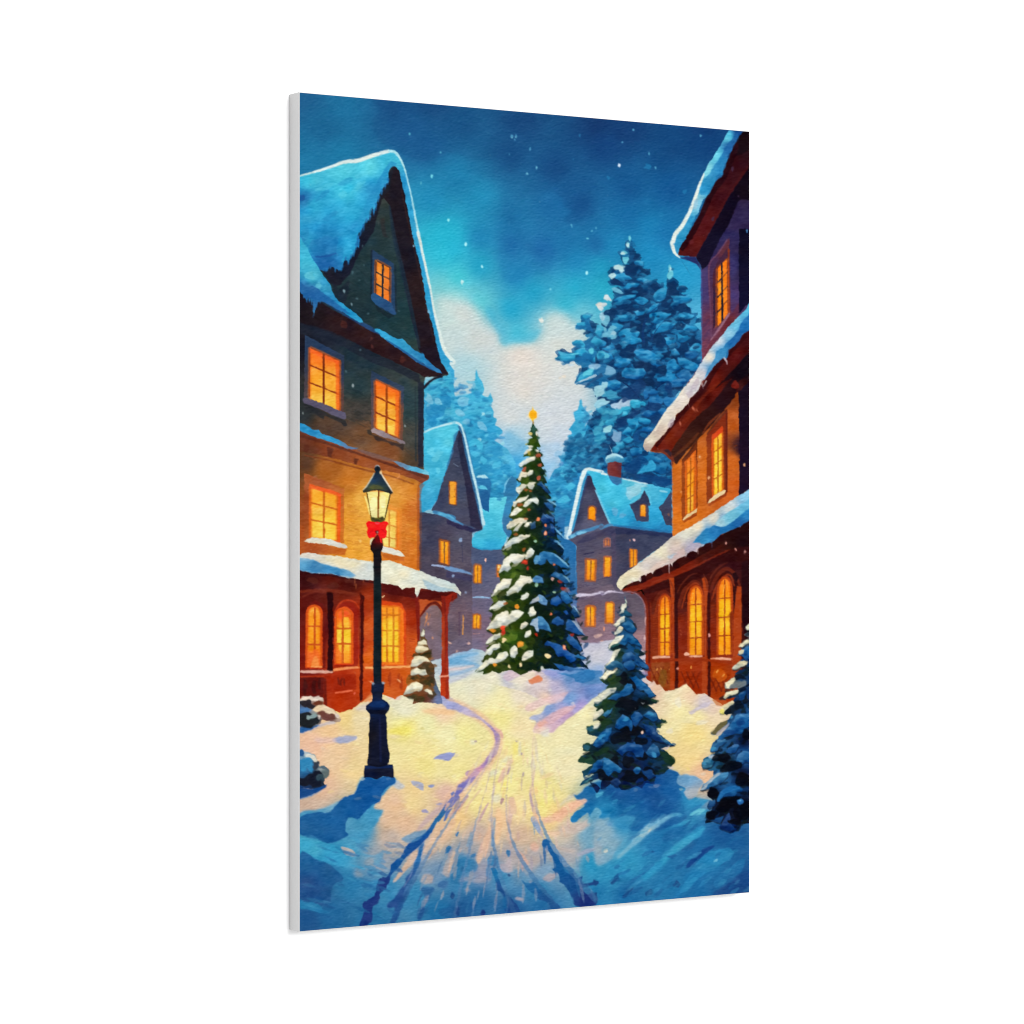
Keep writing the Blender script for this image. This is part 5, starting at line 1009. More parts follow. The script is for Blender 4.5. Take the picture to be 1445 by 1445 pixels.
    F("i 1480,1190 1425,1228 1350,1290 1300,1325 1260,1362 1205,1400 1160,1405 1100,1385 1050,1420 l 1030,100 980,150 930,200 900,240 960,240 1000,250 1050,240 1100,215 1180,150 1250,120 1340,85 1480,0", [("i 1350,1290", (46, 136, 210)), ("l 1200,50", (34, 120, 204)), ("l 1000,200", (50, 140, 210)), ("l 1340,50", (28, 100, 190)), ("l 1120,130", (38, 122, 204))], sm=0, soft=0.7, amp=10)
    F("i 1480,1110 1425,1140 1330,1210 1230,1270 1150,1330 1100,1385 1160,1405 1205,1400 1260,1362 1350,1290 1480,1195", [("i 1400,1170", (110, 184, 220)), ("i 1250,1320", (104, 184, 214)), ("i 1150,1370", (160, 200, 212))], soft=0.8, amp=8)
    F("l 820,300 900,240 980,240 960,290 900,310 850,330", (170, 164, 184), sm=0, soft=0.5)
    F("l 680,380 740,330 820,290 830,350 760,385 700,430", (206, 180, 178), soft=0.6, a=0.8)
    F("l 660,370 720,340 760,330 700,390", (176, 196, 210), soft=0.5, a=0.8)
    F("l 500,480 600,410 680,390 640,440 520,505", (222, 196, 180), soft=0.6, a=0.7)
    for q, w in (("l 683,430 683,520", (14, 3)), ("l 712,430 712,465", (12, 4)), ("l 838,350 838,372", (14, 4)), ("l 935,290 940,325", (12, 4)), ("l 950,280 950,345", (8, 3)), ("l 1077,215 1080,285", (10, 3)), ("l 415,560 410,600", (22, 6)), ("l 340,590 338,612", (20, 6)), ("l 1340,80 1340,100", (14, 4)), ("l 525,500 527,525", (20, 6)), ("l 470,520 465,545", (20, 6))):
        ST(q, w, (206, 186, 186) if not q.startswith("l 1") else (92, 120, 180), soft=0.12)
    # arcade below
    F("l 250,690 340,690 430,690 480,760 520,800 520,1360 o 515,210 470,190 l 465,1445 462,1000 455,820 430,750 380,715 300,700", [("l 400,700", (96, 30, 22)), ("l 490,900", (130, 44, 24)), ("l 490,1200", (140, 48, 24)), ("o 490,100", (150, 48, 22))], amp=6)
    ST("l 480,700 500,900 500,1360", (30, 20, 20), (84, 26, 22), soft=0.4, a=0.8)
    ST("l 240,690 340,698 400,725 440,775 462,850 466,1000 464,1200 460,1320", (6, 8, 9, 9, 9, 7, 6, 4), (172, 140, 156), soft=0.15, a=0.8)
    D("l 458,1115,8,22,0 463,960,5,40,0", (226, 190, 190), soft=0.2, a=0.8)
    for q, w in (("l 705,560 715,700 710,900 708,1445 o 708,290", (40, 34, 30, 32, 36)), ("l 1000,560 1020,640 1010,900 1008,1445 o 1010,320", (30, 44, 34, 38, 40)), ("l 1340,640 1325,900 1310,1200 1290,1445 o 1240,340", (50, 70, 80, 60, 40))):
        ST(q, [v * 1.15 for v in w], (172, 66, 27), soft=0.3, amp=8)
    for q, w in (("l 748,640 750,1000 753,1445 o 750,280", (28, 30, 30, 28)), ("l 1052,700 1052,1000 1054,1445 o 1056,350", (24, 26, 28, 32)), ("l 1385,560 1385,1000 1385,1445", (60, 60, 60))):
        ST(q, w, (52, 17, 20), soft=0.4, a=0.85)
    for arc in ("l 530,900 550,790 590,720 650,690 700,740", "l 770,840 810,700 860,640 920,600 970,630 1000,720", "l 1060,700 1110,580 1170,500 1230,480 1300,540 1340,640"):
        ST(arc, (24, 34, 34, 30, 20), (104, 38, 26), soft=0.4)
    for arc in ("l 560,880 580,780 620,720 660,715 700,780", "l 800,850 840,700 890,630 940,615 1000,700", "l 1080,760 1130,620 1190,550 1250,540 1290,640"):
        ST(arc, (14, 16, 16, 16, 12), (150, 56, 28), soft=0.3, a=0.9)
    for arc in ("l 760,700 800,620 880,540 950,520", "l 1040,640 1080,540 1150,460 1230,420", "l 690,580 720,660 735,760", "l 1000,520 1030,620 1040,680"):
        ST(arc, (8, 14, 14, 6), (110, 46, 32), soft=0.4, a=0.7)
    for args in (("l 598,735 690,725 690,1280 596,1282", 14), ("l 872,650 988,640 990,1275 868,1280", 14), ("l 1142,572 1256,560 1258,1272 1136,1278", 14)):
        WIN(args[0], (248, 138, 28), (248, 156, 28), 2, 4, '#a8461a', 13, arch=0.2, frame='#8a2c18', fw=22, mid=(252, 184, 32), rows=[0.31, 0.55, 0.78] if args[0].startswith("l 598") else [0.26, 0.51, 0.75])
    for s in ("l 600,930 640,900 640,1010 600,1020", "l 652,900 688,900 688,1020 652,1015", "l 885,850 930,830 930,970 880,975", "l 945,830 985,830 985,965 945,970", "l 1150,780 1195,770 1195,920 1145,920", "l 1205,770 1252,770 1252,920 1205,920"):
        F(s, (253, 196, 36), soft=0.5, a=0.5)
    ST("l 905,700 890,800", (8, 4), (252, 200, 90), a=0.7); ST("l 1200,620 1180,730", (8, 4), (252, 200, 90), a=0.7)
    ST("l 1215,600 1240,740", (6, 4), (252, 200, 90), a=0.6); ST("l 640,800 645,890", (6, 4), (220, 90, 30), a=0.6)
    F("l 1270,520 1300,510 1330,560 1310,600 1280,560", (40, 16, 20), soft=0.4)
    F("l 1355,420 1480,380 1480,1100 1390,1200 1360,900", [("l 1400,500", (40, 16, 22)), ("l 1400,1000", (34, 14, 22))], soft=0.7, a=0.8)
    F("l 1240,880 1270,870 1265,1270 1258,1270", (110, 34, 22), soft=0.3, a=0.7)
    for q, w in (("l 525,1305 600,1295 692,1298", (20, 26, 20)), ("l 868,1292 930,1288 992,1290", (14, 22, 18)), ("l 1065,1318 1160,1312 1258,1318", (20, 28, 22))):
        ST(q, w, (232, 170, 140), soft=0.15)
    ST("l 530,1335 690,1325 1000,1325 1260,1345", (24, 26, 26, 26), (150, 50, 20), soft=0.3)
    for s, c in (("o 520,40 690,30 690,290 560,240 520,210", (146, 66, 26)), ("o 775,60 990,50 985,310 930,320 840,225 775,260", (158, 50, 16)), ("o 1070,70 1260,60 1210,330 1100,370 1070,350", (160, 56, 14))):
        F(s, c, soft=0.4, amp=10)
        p = P(s).mean(0); px, py = (p - ORG['o']) / SC
        for k in (-50, 0, 50):
            ST("o %d,%d %d,%d" % (px + k - 40, py - 90, px + k + 30, py + 70), (10, 14), (100, 30, 18), soft=0.3, a=0.7)
            ST("o %d,%d %d,%d" % (px + k + 40, py - 90, px + k - 30, py + 70), (10, 14), (112, 34, 18), soft=0.3, a=0.6)
    D("o 620,170,40,80,0", (128, 92, 34), soft=1, a=0.6)
    D("o 1140,150,50,60,10", (206, 92, 20), soft=0.8, a=0.7)
    for q in ("o 565,110 578,85", "o 610,100 605,75", "o 885,90 890,60", "o 1180,160 1200,140", "o 1120,130 1140,100", "o 680,100 690,95"):
        ST(q, (14, 8), (240, 170, 84), soft=0.2)
    D("o 765,90,10,12,0 l 1055,1090,14,18,0 l 1390,320,10,14,0 l 1300,300,8,16,-30 l 1210,240,8,14,0", (226, 160, 150), soft=0.2)
    F("l 818,1270 840,1245 875,1268 860,1285 825,1285", (240, 180, 150), soft=0.2)
    for x, y in ((785, 1040), (790, 1080), (560, 1330), (760, 1400)):
        ST("l %d,%d %d,%d" % (x, y, x + 10, y + 20), (8, 4), (210, 110, 60), soft=0.2, a=0.7)
    D("c 1270,715,10,26,0 1090,1180,14,16,0 1325,965,10,12,0", (70, 50, 76), soft=0.3, a=0.8)
    D("c 1405,1290,10,18,0", (70, 130, 190), soft=0.2)
    D("f 890,80,26,20,0", (110, 44, 50), soft=0.5, a=0.6)
    # mounds against the arcade
    ID(30)
    F("o 430,190 480,200 510,230 540,205 570,240 605,235 630,290 690,310 740,285 790,260 840,230 890,280 930,330 1010,320 1060,360 1100,420 1180,435 1100,520 900,600 560,560 500,400", [("o 560,270", (226, 186, 160)), ("o 500,230", (214, 186, 180)), ("o 700,330", (232, 220, 180)), ("o 850,270", (236, 212, 170)), ("o 900,330", (230, 196, 166)), ("o 1000,400", (206, 192, 200)), ("o 1100,430", (226, 196, 176)), ("o 800,500", (236, 224, 160)), ("o 950,540", (236, 218, 150))], amp=5, soft=0.3)
    F("o 870,500 920,460 1000,410 1070,400 1040,440 960,470 900,515", (196, 184, 204), sm=1, soft=0.7, a=0.8)
    F("o 1000,330 1060,360 1110,420 1040,400", (200, 184, 196), soft=0.7, a=0.6)
    F("o 1080,375 1200,370 1230,420 1180,440 1120,430", (190, 96, 50), soft=1.2, a=0.6)
    F("o 740,290 840,232 860,250 800,300", (240, 222, 180), soft=0.6, a=0.8)
    D("o 980,590,60,20,-10 770,400,30,50,0 690,670,40,30,-20", (222, 218, 200), soft=0.9, a=0.6)


def paint_christmas_tree():
    ID(10, 'painted_christmas_tree', 'printed tall decorated snowy fir with a golden star, in the middle')
    # glow in the air round the star
    D("h 800,360,52,52,0", (240, 220, 190), soft=1.4, a=0.6, ident=False)
    sil = "h 795,440 812,455 835,510 822,532 848,570 840,585 872,655 830,668 893,742 868,758 907,835 880,850 915,912 895,925 937,1000 905,1003 966,1092 935,1095 976,1140 940,1152 1006,1252 965,1262 1000,1320 1010,1400 k 1000,70 1032,212 992,220 1092,300 1078,352 1060,360 1142,472 1070,492 1142,605 1090,625 1172,785 1125,802 1242,922 1185,942 1285,1102 1205,1103 1268,1242 1215,1252 1300,1312 1245,1322 1328,1418 n 1320,98 1240,70 1150,102 1080,70 1040,104 960,90 900,90 870,118 790,108 740,135 680,157 620,115 580,104 480,132 420,115 390,135 335,142 345,110 300,115 k 260,1430 330,1370 350,1290 400,1230 355,1215 400,1190 358,1180 430,1090 372,1050 400,1000 430,890 388,870 440,770 405,745 450,680 500,600 478,535 500,480 548,340 508,312 560,230 605,150 598,110 555,105 h 553,1410 612,1332 573,1308 605,1250 608,1200 672,1110 638,1080 692,1000 648,970 690,900 715,855 668,838 782,752 712,750 778,662 738,640 792,572 756,542 785,490"
    F(sil, [("h 800,520", (32, 70, 52)), ("h 800,640", (45, 75, 26)), ("h 760,740", (57, 84, 29)), ("h 850,800", (27, 52, 29)), ("h 800,900", (36, 58, 24)), ("h 700,900", (47, 70, 29)), ("h 720,1000", (49, 75, 22)), ("h 880,1060", (18, 38, 44)), ("h 700,1250", (59, 77, 22)), ("h 900,1250", (14, 33, 45)), ("h 780,1380", (22, 42, 35)), ("h 950,1350", (14, 43, 96)),
            ("k 640,150", (50, 70, 24)), ("k 800,200", (29, 48, 22)), ("k 980,150", (14, 36, 70)), ("k 1020,300", (11, 33, 54)), ("k 600,500", (60, 84, 26)), ("k 850,450", (24, 42, 21)), ("k 1000,550", (11, 26, 38)), ("k 480,720", (65, 70, 31)), ("k 640,760", (50, 70, 21)), ("k 900,700", (14, 30, 28)), ("k 1100,700", (13, 38, 73)), ("k 700,950", (41, 63, 21)), ("k 450,1040", (68, 67, 26)), ("k 900,900", (14, 28, 31)), ("k 1100,950", (11, 30, 54)),
            ("k 600,1120", (63, 97, 29)), ("k 750,1150", (37, 55, 19)), ("k 950,1150", (13, 26, 26)), ("k 1150,1150", (11, 30, 49)), ("k 500,1350", (54, 68, 22)), ("k 700,1300", (45, 62, 21)), ("k 850,1380", (36, 48, 19)), ("k 1000,1350", (19, 35, 29)), ("k 1200,1350", (13, 43, 88)), ("n 600,60", (49, 63, 21)), ("n 1000,60", (21, 33, 26)), ("n 450,100", (57, 70, 22))], amp=12)
    SCAT(sil, 900, 26, 11, [(26, 46, 22), (56, 80, 26), (18, 34, 22), (42, 64, 22)], (10, 60), 41, a=0.6, soft=0.2, amp=4, ident=False)
    SCAT("h 820,560 1006,1252 k 1142,472 1285,1102 1328,1418 n 1100,80 700,100 k 830,1200 860,700 850,200 h 850,1000", 620, 26, 12, [(14, 30, 40), (10, 24, 30), (18, 52, 96), (20, 46, 40)], (-60, 0), 42, a=0.65, soft=0.2, amp=4, ident=False)
    # warm greens
    D("k 620,540,20,40,30 560,1130,34,26,-30 610,1110,50,40,-30 500,1110,30,30,0 710,1200,40,30,0 540,340,26,18,0 450,760,30,30,0", (104, 128, 44), soft=0.6, a=0.65)
    D("h 690,1270,60,34,0 730,960,30,44,0 770,730,30,34,0 800,610,40,30,0 660,1280,40,26,0 620,1420,40,22,0", (70, 94, 28), soft=0.5, a=0.7)
    D("h 810,500,22,26,0 850,580,20,12,0", (50, 96, 90), soft=0.3, a=0.8)
    # dark hollows
    D("k 800,430,60,50,0 830,300,50,60,0 780,860,60,50,0 870,1050,80,90,0 860,830,50,60,0 950,480,60,60,0 860,1230,60,80,0 930,900,60,40,0 1000,1050,90,50,20 960,600,50,50,0 700,660,60,40,0 610,740,70,40,0 830,100,50,60,0 740,1380,90,40,0 990,1340,60,40,0 1060,560,50,30,0 1050,840,60,36,0 760,1000,30,60,0", (20, 36, 24), soft=0.6, a=0.7)
    D("h 850,1190,60,50,0 870,1070,70,50,0 800,1290,60,50,0 800,950,40,50,0 760,1140,40,24,0", (20, 38, 28), soft=0.6, a=0.7)
    # snow on the lit side
    def snow(s, c=((226, 224, 204), (206, 206, 190)), sh=(150, 156, 140)):
        F(s, c[0], soft=0.35, amp=11, wob=0.6, vol=0.3, under=(52, 66, 30))
    for s in ("h 755,540 775,515 800,535 795,556 770,560", "h 815,545 845,535 848,560 825,558", "h 748,650 790,650 800,665 770,680", "h 725,740 705,730 740,690 780,668 800,690 760,715", "h 820,680 850,690 860,705 835,712",
              "h 670,835 700,790 750,765 825,750 820,785 770,800 760,815 720,820 690,850", "h 735,920 770,880 800,880 790,910 760,935", "h 655,965 680,920 700,890 745,900 740,940 700,950 690,975",
              "h 640,1080 650,1040 700,1010 745,1005 740,1040 700,1070 670,1100", "h 740,1010 770,985 825,990 815,1030 790,1060 760,1050", "h 610,1210 620,1170 670,1140 760,1105 750,1140 700,1170 660,1185 630,1230", "h 708,1215 720,1180 760,1145 800,1150 830,1130 855,1160 840,1195 800,1170 770,1195 740,1220",
              "h 580,1305 610,1250 660,1222 710,1235 680,1265 620,1300", "h 560,1420 555,1385 600,1345 660,1325 730,1320 760,1325 740,1350 690,1390 660,1445 k 640,130 610,140 630,100 680,50 620,90 580,110 555,105",
              "k 720,80 740,50 785,40 780,70 745,92", "k 510,315 540,260 590,200 650,180 700,165 780,155 760,185 700,215 670,240 630,240 580,280 545,295",
              "k 480,530 510,450 550,370 600,340 660,335 720,340 725,385 690,410 640,440 600,415 580,440 605,470 560,500 530,490 500,520", "k 720,360 770,285 815,310 800,350 770,385 730,385",
              "k 405,750 440,690 470,620 530,570 605,570 595,620 570,660 540,655 510,680 470,690 430,730", "k 550,730 560,690 630,620 690,545 780,550 800,590 780,610 720,620 700,650 660,700 620,695 570,725",
              "k 390,870 420,820 480,780 555,775 545,810 500,835 470,860 420,850", "k 680,760 700,725 750,695 772,710 750,750 700,770", "k 372,1050 400,990 450,920 510,880 570,870 580,910 600,870 670,855 715,885 690,920 640,960 600,980 560,1000 500,1015 440,1030",
              "k 360,1180 380,1130 440,1090 495,1075 500,1110 440,1140 400,1165", "k 355,1275 370,1230 430,1180 495,1165 490,1210 440,1240 400,1275", "k 262,1440 320,1370 360,1330 420,1300 450,1310 490,1265 560,1240 570,1290 530,1330 480,1345 440,1370 400,1360 340,1410",
              "k 585,1270 590,1225 630,1180 660,1210 655,1260 625,1300 600,1290", "k 690,1330 700,1280 740,1240 800,1235 805,1290 770,1310 720,1330", "k 750,890 765,850 800,825 835,870 820,905 775,925", "k 678,1040 690,990 730,962 762,985 740,1015 700,1040", "k 720,1105 735,1065 775,1042 788,1075 760,1105 735,1118"):
        snow(s)
    # grey undersides of the snow
    D("k 470,700,40,14,-40 610,700,50,12,-20 520,1010,60,12,-10 420,1165,40,10,-30 640,440,40,12,-30 580,290,40,12,-30 470,850,40,10,-20", (166, 166, 136), soft=0.4, a=0.7)
    D("k 540,920,30,20,-40 640,880,30,14,-10 540,610,30,14,-30 720,580,40,14,0 600,380,34,16,-40", (238, 236, 220), soft=0.5, a=0.7)
    D("k 340,1380,50,20,-40 500,1290,40,18,-30", (232, 226, 190), soft=0.5, a=0.7)
    # blue snow on the far side
    bl = (36, 104, 186)
    for s, c in (("k 805,420 815,390 850,345 900,312 960,320 1020,350 1090,410 1142,470 1060,470 1010,430 960,440 930,385 910,430 870,445", (36, 112, 182)), ("k 960,540 1000,510 1060,520 1110,560 1142,605 1090,615 1050,580 1000,565", (34, 96, 158)),
                 ("k 760,810 800,765 860,715 910,740 945,790 930,825 880,805 840,780 800,800", (90, 140, 190)), ("k 965,800 975,760 1020,725 1070,760 1060,800 1010,830", (26, 90, 180)), ("k 1050,700 1090,680 1140,720 1172,785 1110,800 1060,760", (36, 110, 182)),
                 ("k 770,1000 800,950 850,915 900,930 945,990 972,1070 920,1050 860,1030 850,1070 830,1060 810,1010", (56, 124, 184)), ("k 975,980 990,940 1030,918 1080,960 1090,1000 1030,1005", (26, 86, 166)), ("k 1100,1040 1120,950 1160,960 1220,1020 1285,1102 1200,1085", (26, 88, 170)),
                 ("k 905,1180 925,1145 970,1160 1050,1180 1130,1240 1220,1300 1200,1330 1150,1340 1080,1280 1030,1290 990,1220 960,1200", (28, 90, 182)), ("k 1110,1140 1130,1080 1190,1130 1265,1230 1240,1245 1180,1210", (30, 92, 172)), ("k 1180,1290 1220,1270 1300,1312 1260,1320", (36, 110, 180)),
                 ("k 1080,880 1100,860 1130,890 1110,910", (34, 92, 190)), ("k 800,570 830,535 890,560 900,610 840,610 800,600", (74, 134, 196)), ("k 1150,880 1180,830 1240,920 1180,930", (28, 72, 118)), ("k 985,90 1010,100 1090,190 1060,180", (40, 120, 190)), ("h 880,1300 930,1285 1000,1320 990,1360 940,1340 890,1330", (32, 92, 176)), ("h 900,1180 950,1170 1006,1250 960,1250", (32, 92, 160)), ("h 840,1010 880,985 966,1090 920,1080 880,1040", (34, 84, 140)), ("k 860,20 940,-10 960,40 900,60", (24, 66, 130)), ("k 960,60 1000,90 1000,150 960,140", (24, 70, 140)), ("k 980,1350 1090,1380 1330,1420 1160,1440 1060,1420", (36, 98, 176)), ("k 770,60 830,40 830,100 780,110", (44, 84, 120))):
        F(s, c, soft=0.35, amp=11, wob=0.6, vol=0.45, under=(15, 26, 30))
    D("k 850,380,30,30,0 830,410,20,24,0", (96, 156, 200), soft=0.5, a=0.8)
    F("k 770,1000 810,950 845,930 855,1065 835,1060 810,1010", (170, 190, 206), soft=0.4, a=0.9)
    F("k 765,810 800,765 850,735 870,770 820,790", (178, 184, 190), soft=0.4, a=0.9)
    F("k 860,740 885,750 895,790 865,780", (120, 170, 206), soft=0.3, a=0.8)
    # light outline of the far side
    for q in ("k 1000,210 1050,250 1092,300", "k 1000,345 1070,400 1140,470", "k 1080,540 1120,570 1142,605", "k 1155,955 1210,1000 1260,1070", "k 1170,820 1200,850 1230,900", "h 880,1000 940,1040", "h 930,1150 1000,1190 1020,1210", "h 950,1260 1000,1310", "k 1010,110 1050,150 1090,190", "h 890,1280 940,1320"):
        ST(q, (6, 16, 4), (140, 190, 214), soft=0.2, a=0.85, ident=False)
    F("k 1160,955 1200,965 1265,1060 1285,1100 1220,1040", (170, 176, 196), soft=0.4, a=0.7)
    F("k 1060,670 1120,650 1160,700 1090,690", (150, 120, 130), soft=0.4, a=0.6)
    # ornaments and lights
    D("k 730,420,28,20,0 525,1060,22,36,0 835,1090,15,16,0 752,470,12,18,0", (180, 46, 34), soft=0.25, amp=8)
    D("k 520,1030,20,20,0 725,408,18,10,0", (232, 70, 46), soft=0.25, amp=8)
    D("k 680,1180,40,26,0 655,835,22,24,0 430,1050,30,20,0 450,1370,20,14,0", (236, 150, 50), soft=0.35, amp=8)
    D("k 690,1170,18,14,0", (250, 170, 60), soft=0.2)
    D("k 580,1385,13,20,0 685,1368,14,22,0 935,1285,34,24,30 530,1140,24,20,-30", (240, 214, 160), soft=0.2)
    D("k 850,20,16,18,0 915,150,16,22,0 918,80,11,14,0 995,440,14,14,0 968,900,12,14,0 1090,1210,18,24,0", (232, 120, 80), soft=0.2)
    D("k 915,150,8,12,0 1090,1205,9,14,0", (250, 190, 160), soft=0.12)
    D("k 885,1400,14,24,0", (206, 206, 190), soft=0.2)
    D("k 1050,600,22,16,20 1080,660,26,12,10 1160,1090,20,14,0", (150, 50, 44), soft=0.3)
    D("k 980,570,18,16,0", (190, 150, 140), soft=0.3)
    D("k 1000,695,14,12,0 820,225,16,14,0 835,630,16,20,0", (150, 190, 160), soft=0.2)
    D("h 850,745,24,18,-10 865,830,22,16,-10 720,870,26,14,-40 855,950,18,22,0", (186, 90, 66), soft=0.3, a=0.9)
    D("h 735,1060,20,14,0 775,1070,16,10,0 680,1200,24,14,0 765,1245,14,18,0 735,1330,20,10,0", (180, 90, 50), soft=0.3, a=0.8)
    D("h 848,1332,15,18,0 918,1390,11,12,0", (232, 128, 84), soft=0.2)
    D("k 715,300,18,20,0 545,800,24,12,-20 640,160,20,14,0", (170, 90, 44), soft=0.35, a=0.8)
    D("h 780,540,20,12,0 740,640,12,10,0 765,720,14,18,0", (200, 170, 70), soft=0.3, a=0.7)
    # star
    D("h 800,365,40,50,0", (252, 224, 140), soft=0.7, a=0.8)
    F("h 800,280 808,318 832,340 838,365 826,395 808,415 800,440 790,415 772,395 762,365 772,338 792,318", (250, 196, 56), soft=0.3, amp=3)
    D("h 800,360,32,34,0", (250, 176, 30), soft=0.25, amp=3)
    ST("h 803,425 803,450", (10, 12), (150, 110, 50), soft=0.15)
    # snow at the foot
    ID(30)
    F("n 335,148 420,125 480,138 540,120 600,105 660,140 690,155 740,130 800,104 860,120 880,100 960,100 1060,110 1150,110 1330,100 1445,110 1445,250 1350,350 1200,420 1000,430 700,300 500,250 300,190", [("n 400,180", (226, 220, 196)), ("n 620,140", (206, 182, 196)), ("n 580,180", (176, 178, 208)), ("n 800,140", (216, 190, 190)), ("n 650,210", (228, 220, 194)), ("n 900,220", (212, 192, 196)), ("n 1000,150", (136, 150, 206)), ("n 1150,180", (84, 138, 206)), ("n 1300,150", (56, 128, 204)), ("n 1000,250", (176, 166, 200)), ("n 1200,230", (130, 150, 206)), ("n 1250,320", (100, 140, 206)), ("n 900,350", (224, 196, 184)), ("n 1050,340", (200, 176, 196)), ("n 450,220", (228, 222, 190))], soft=0.4, amp=6)
    F("n 540,140 580,108 640,130 670,155 600,190 560,210 520,170", (208, 176, 190), soft=0.6, a=0.7)
    F("n 560,215 620,190 700,160 740,135 800,112 830,130 800,170 700,230", (230, 216, 196), soft=0.6, a=0.8)
    F("n 755,200 790,180 850,150 885,175 890,205 840,220 790,235 765,225", (220, 130, 90), soft=0.4, amp=6)
    F("n 880,110 960,105 1050,130 1010,160 920,150", (146, 150, 206), soft=0.6, a=0.8)
    F("n 1030,130 1170,140 1330,100 1380,170 1290,220 1190,210 1180,180", (46, 122, 202), sm=1, soft=0.7, a=0.85)
    # violet shade across the slope
    SOFT[:] = [1.7, 0.5]
    F("n 1445,230 1445,280 1370,370 1200,500 1050,620 960,690 800,680 830,590 770,560 790,530 880,500 930,430 1060,400 1130,320 1300,250", [("n 1350,330", (110, 140, 206)), ("n 1150,370", (104, 146, 208)), ("n 1100,520", (186, 150, 196)), ("n 950,470", (126, 154, 208)), ("n 1250,440", (160, 146, 206)), ("n 820,550", (150, 164, 206)), ("n 1000,620", (206, 166, 190)), ("n 860,630", (226, 190, 170))], sm=1, soft=0.7, amp=8)
    F("n 740,430 800,400 900,360 1060,320 1130,310 1000,400 900,430 800,480 730,480", (222, 180, 190), sm=1, soft=1, a=0.7)
    F("n 860,590 1000,490 1170,430 1190,450 1080,530 960,610 820,650", (220, 172, 182), sm=1, soft=0.8, a=0.8)
    F("n 830,600 920,560 940,590 860,640", (236, 170, 150), soft=0.7, a=0.7)
    F("n 870,680 950,640 950,720 890,720", (214, 212, 200), soft=0.7, a=0.7)
    F("n 1330,390 1445,300 1445,360 1300,460 1200,540", (232, 226, 180), soft=0.8, a=0.8)
    D("n 960,290,12,18,-20 1170,410,16,12,0", (206, 204, 214), soft=0.3, a=0.7)


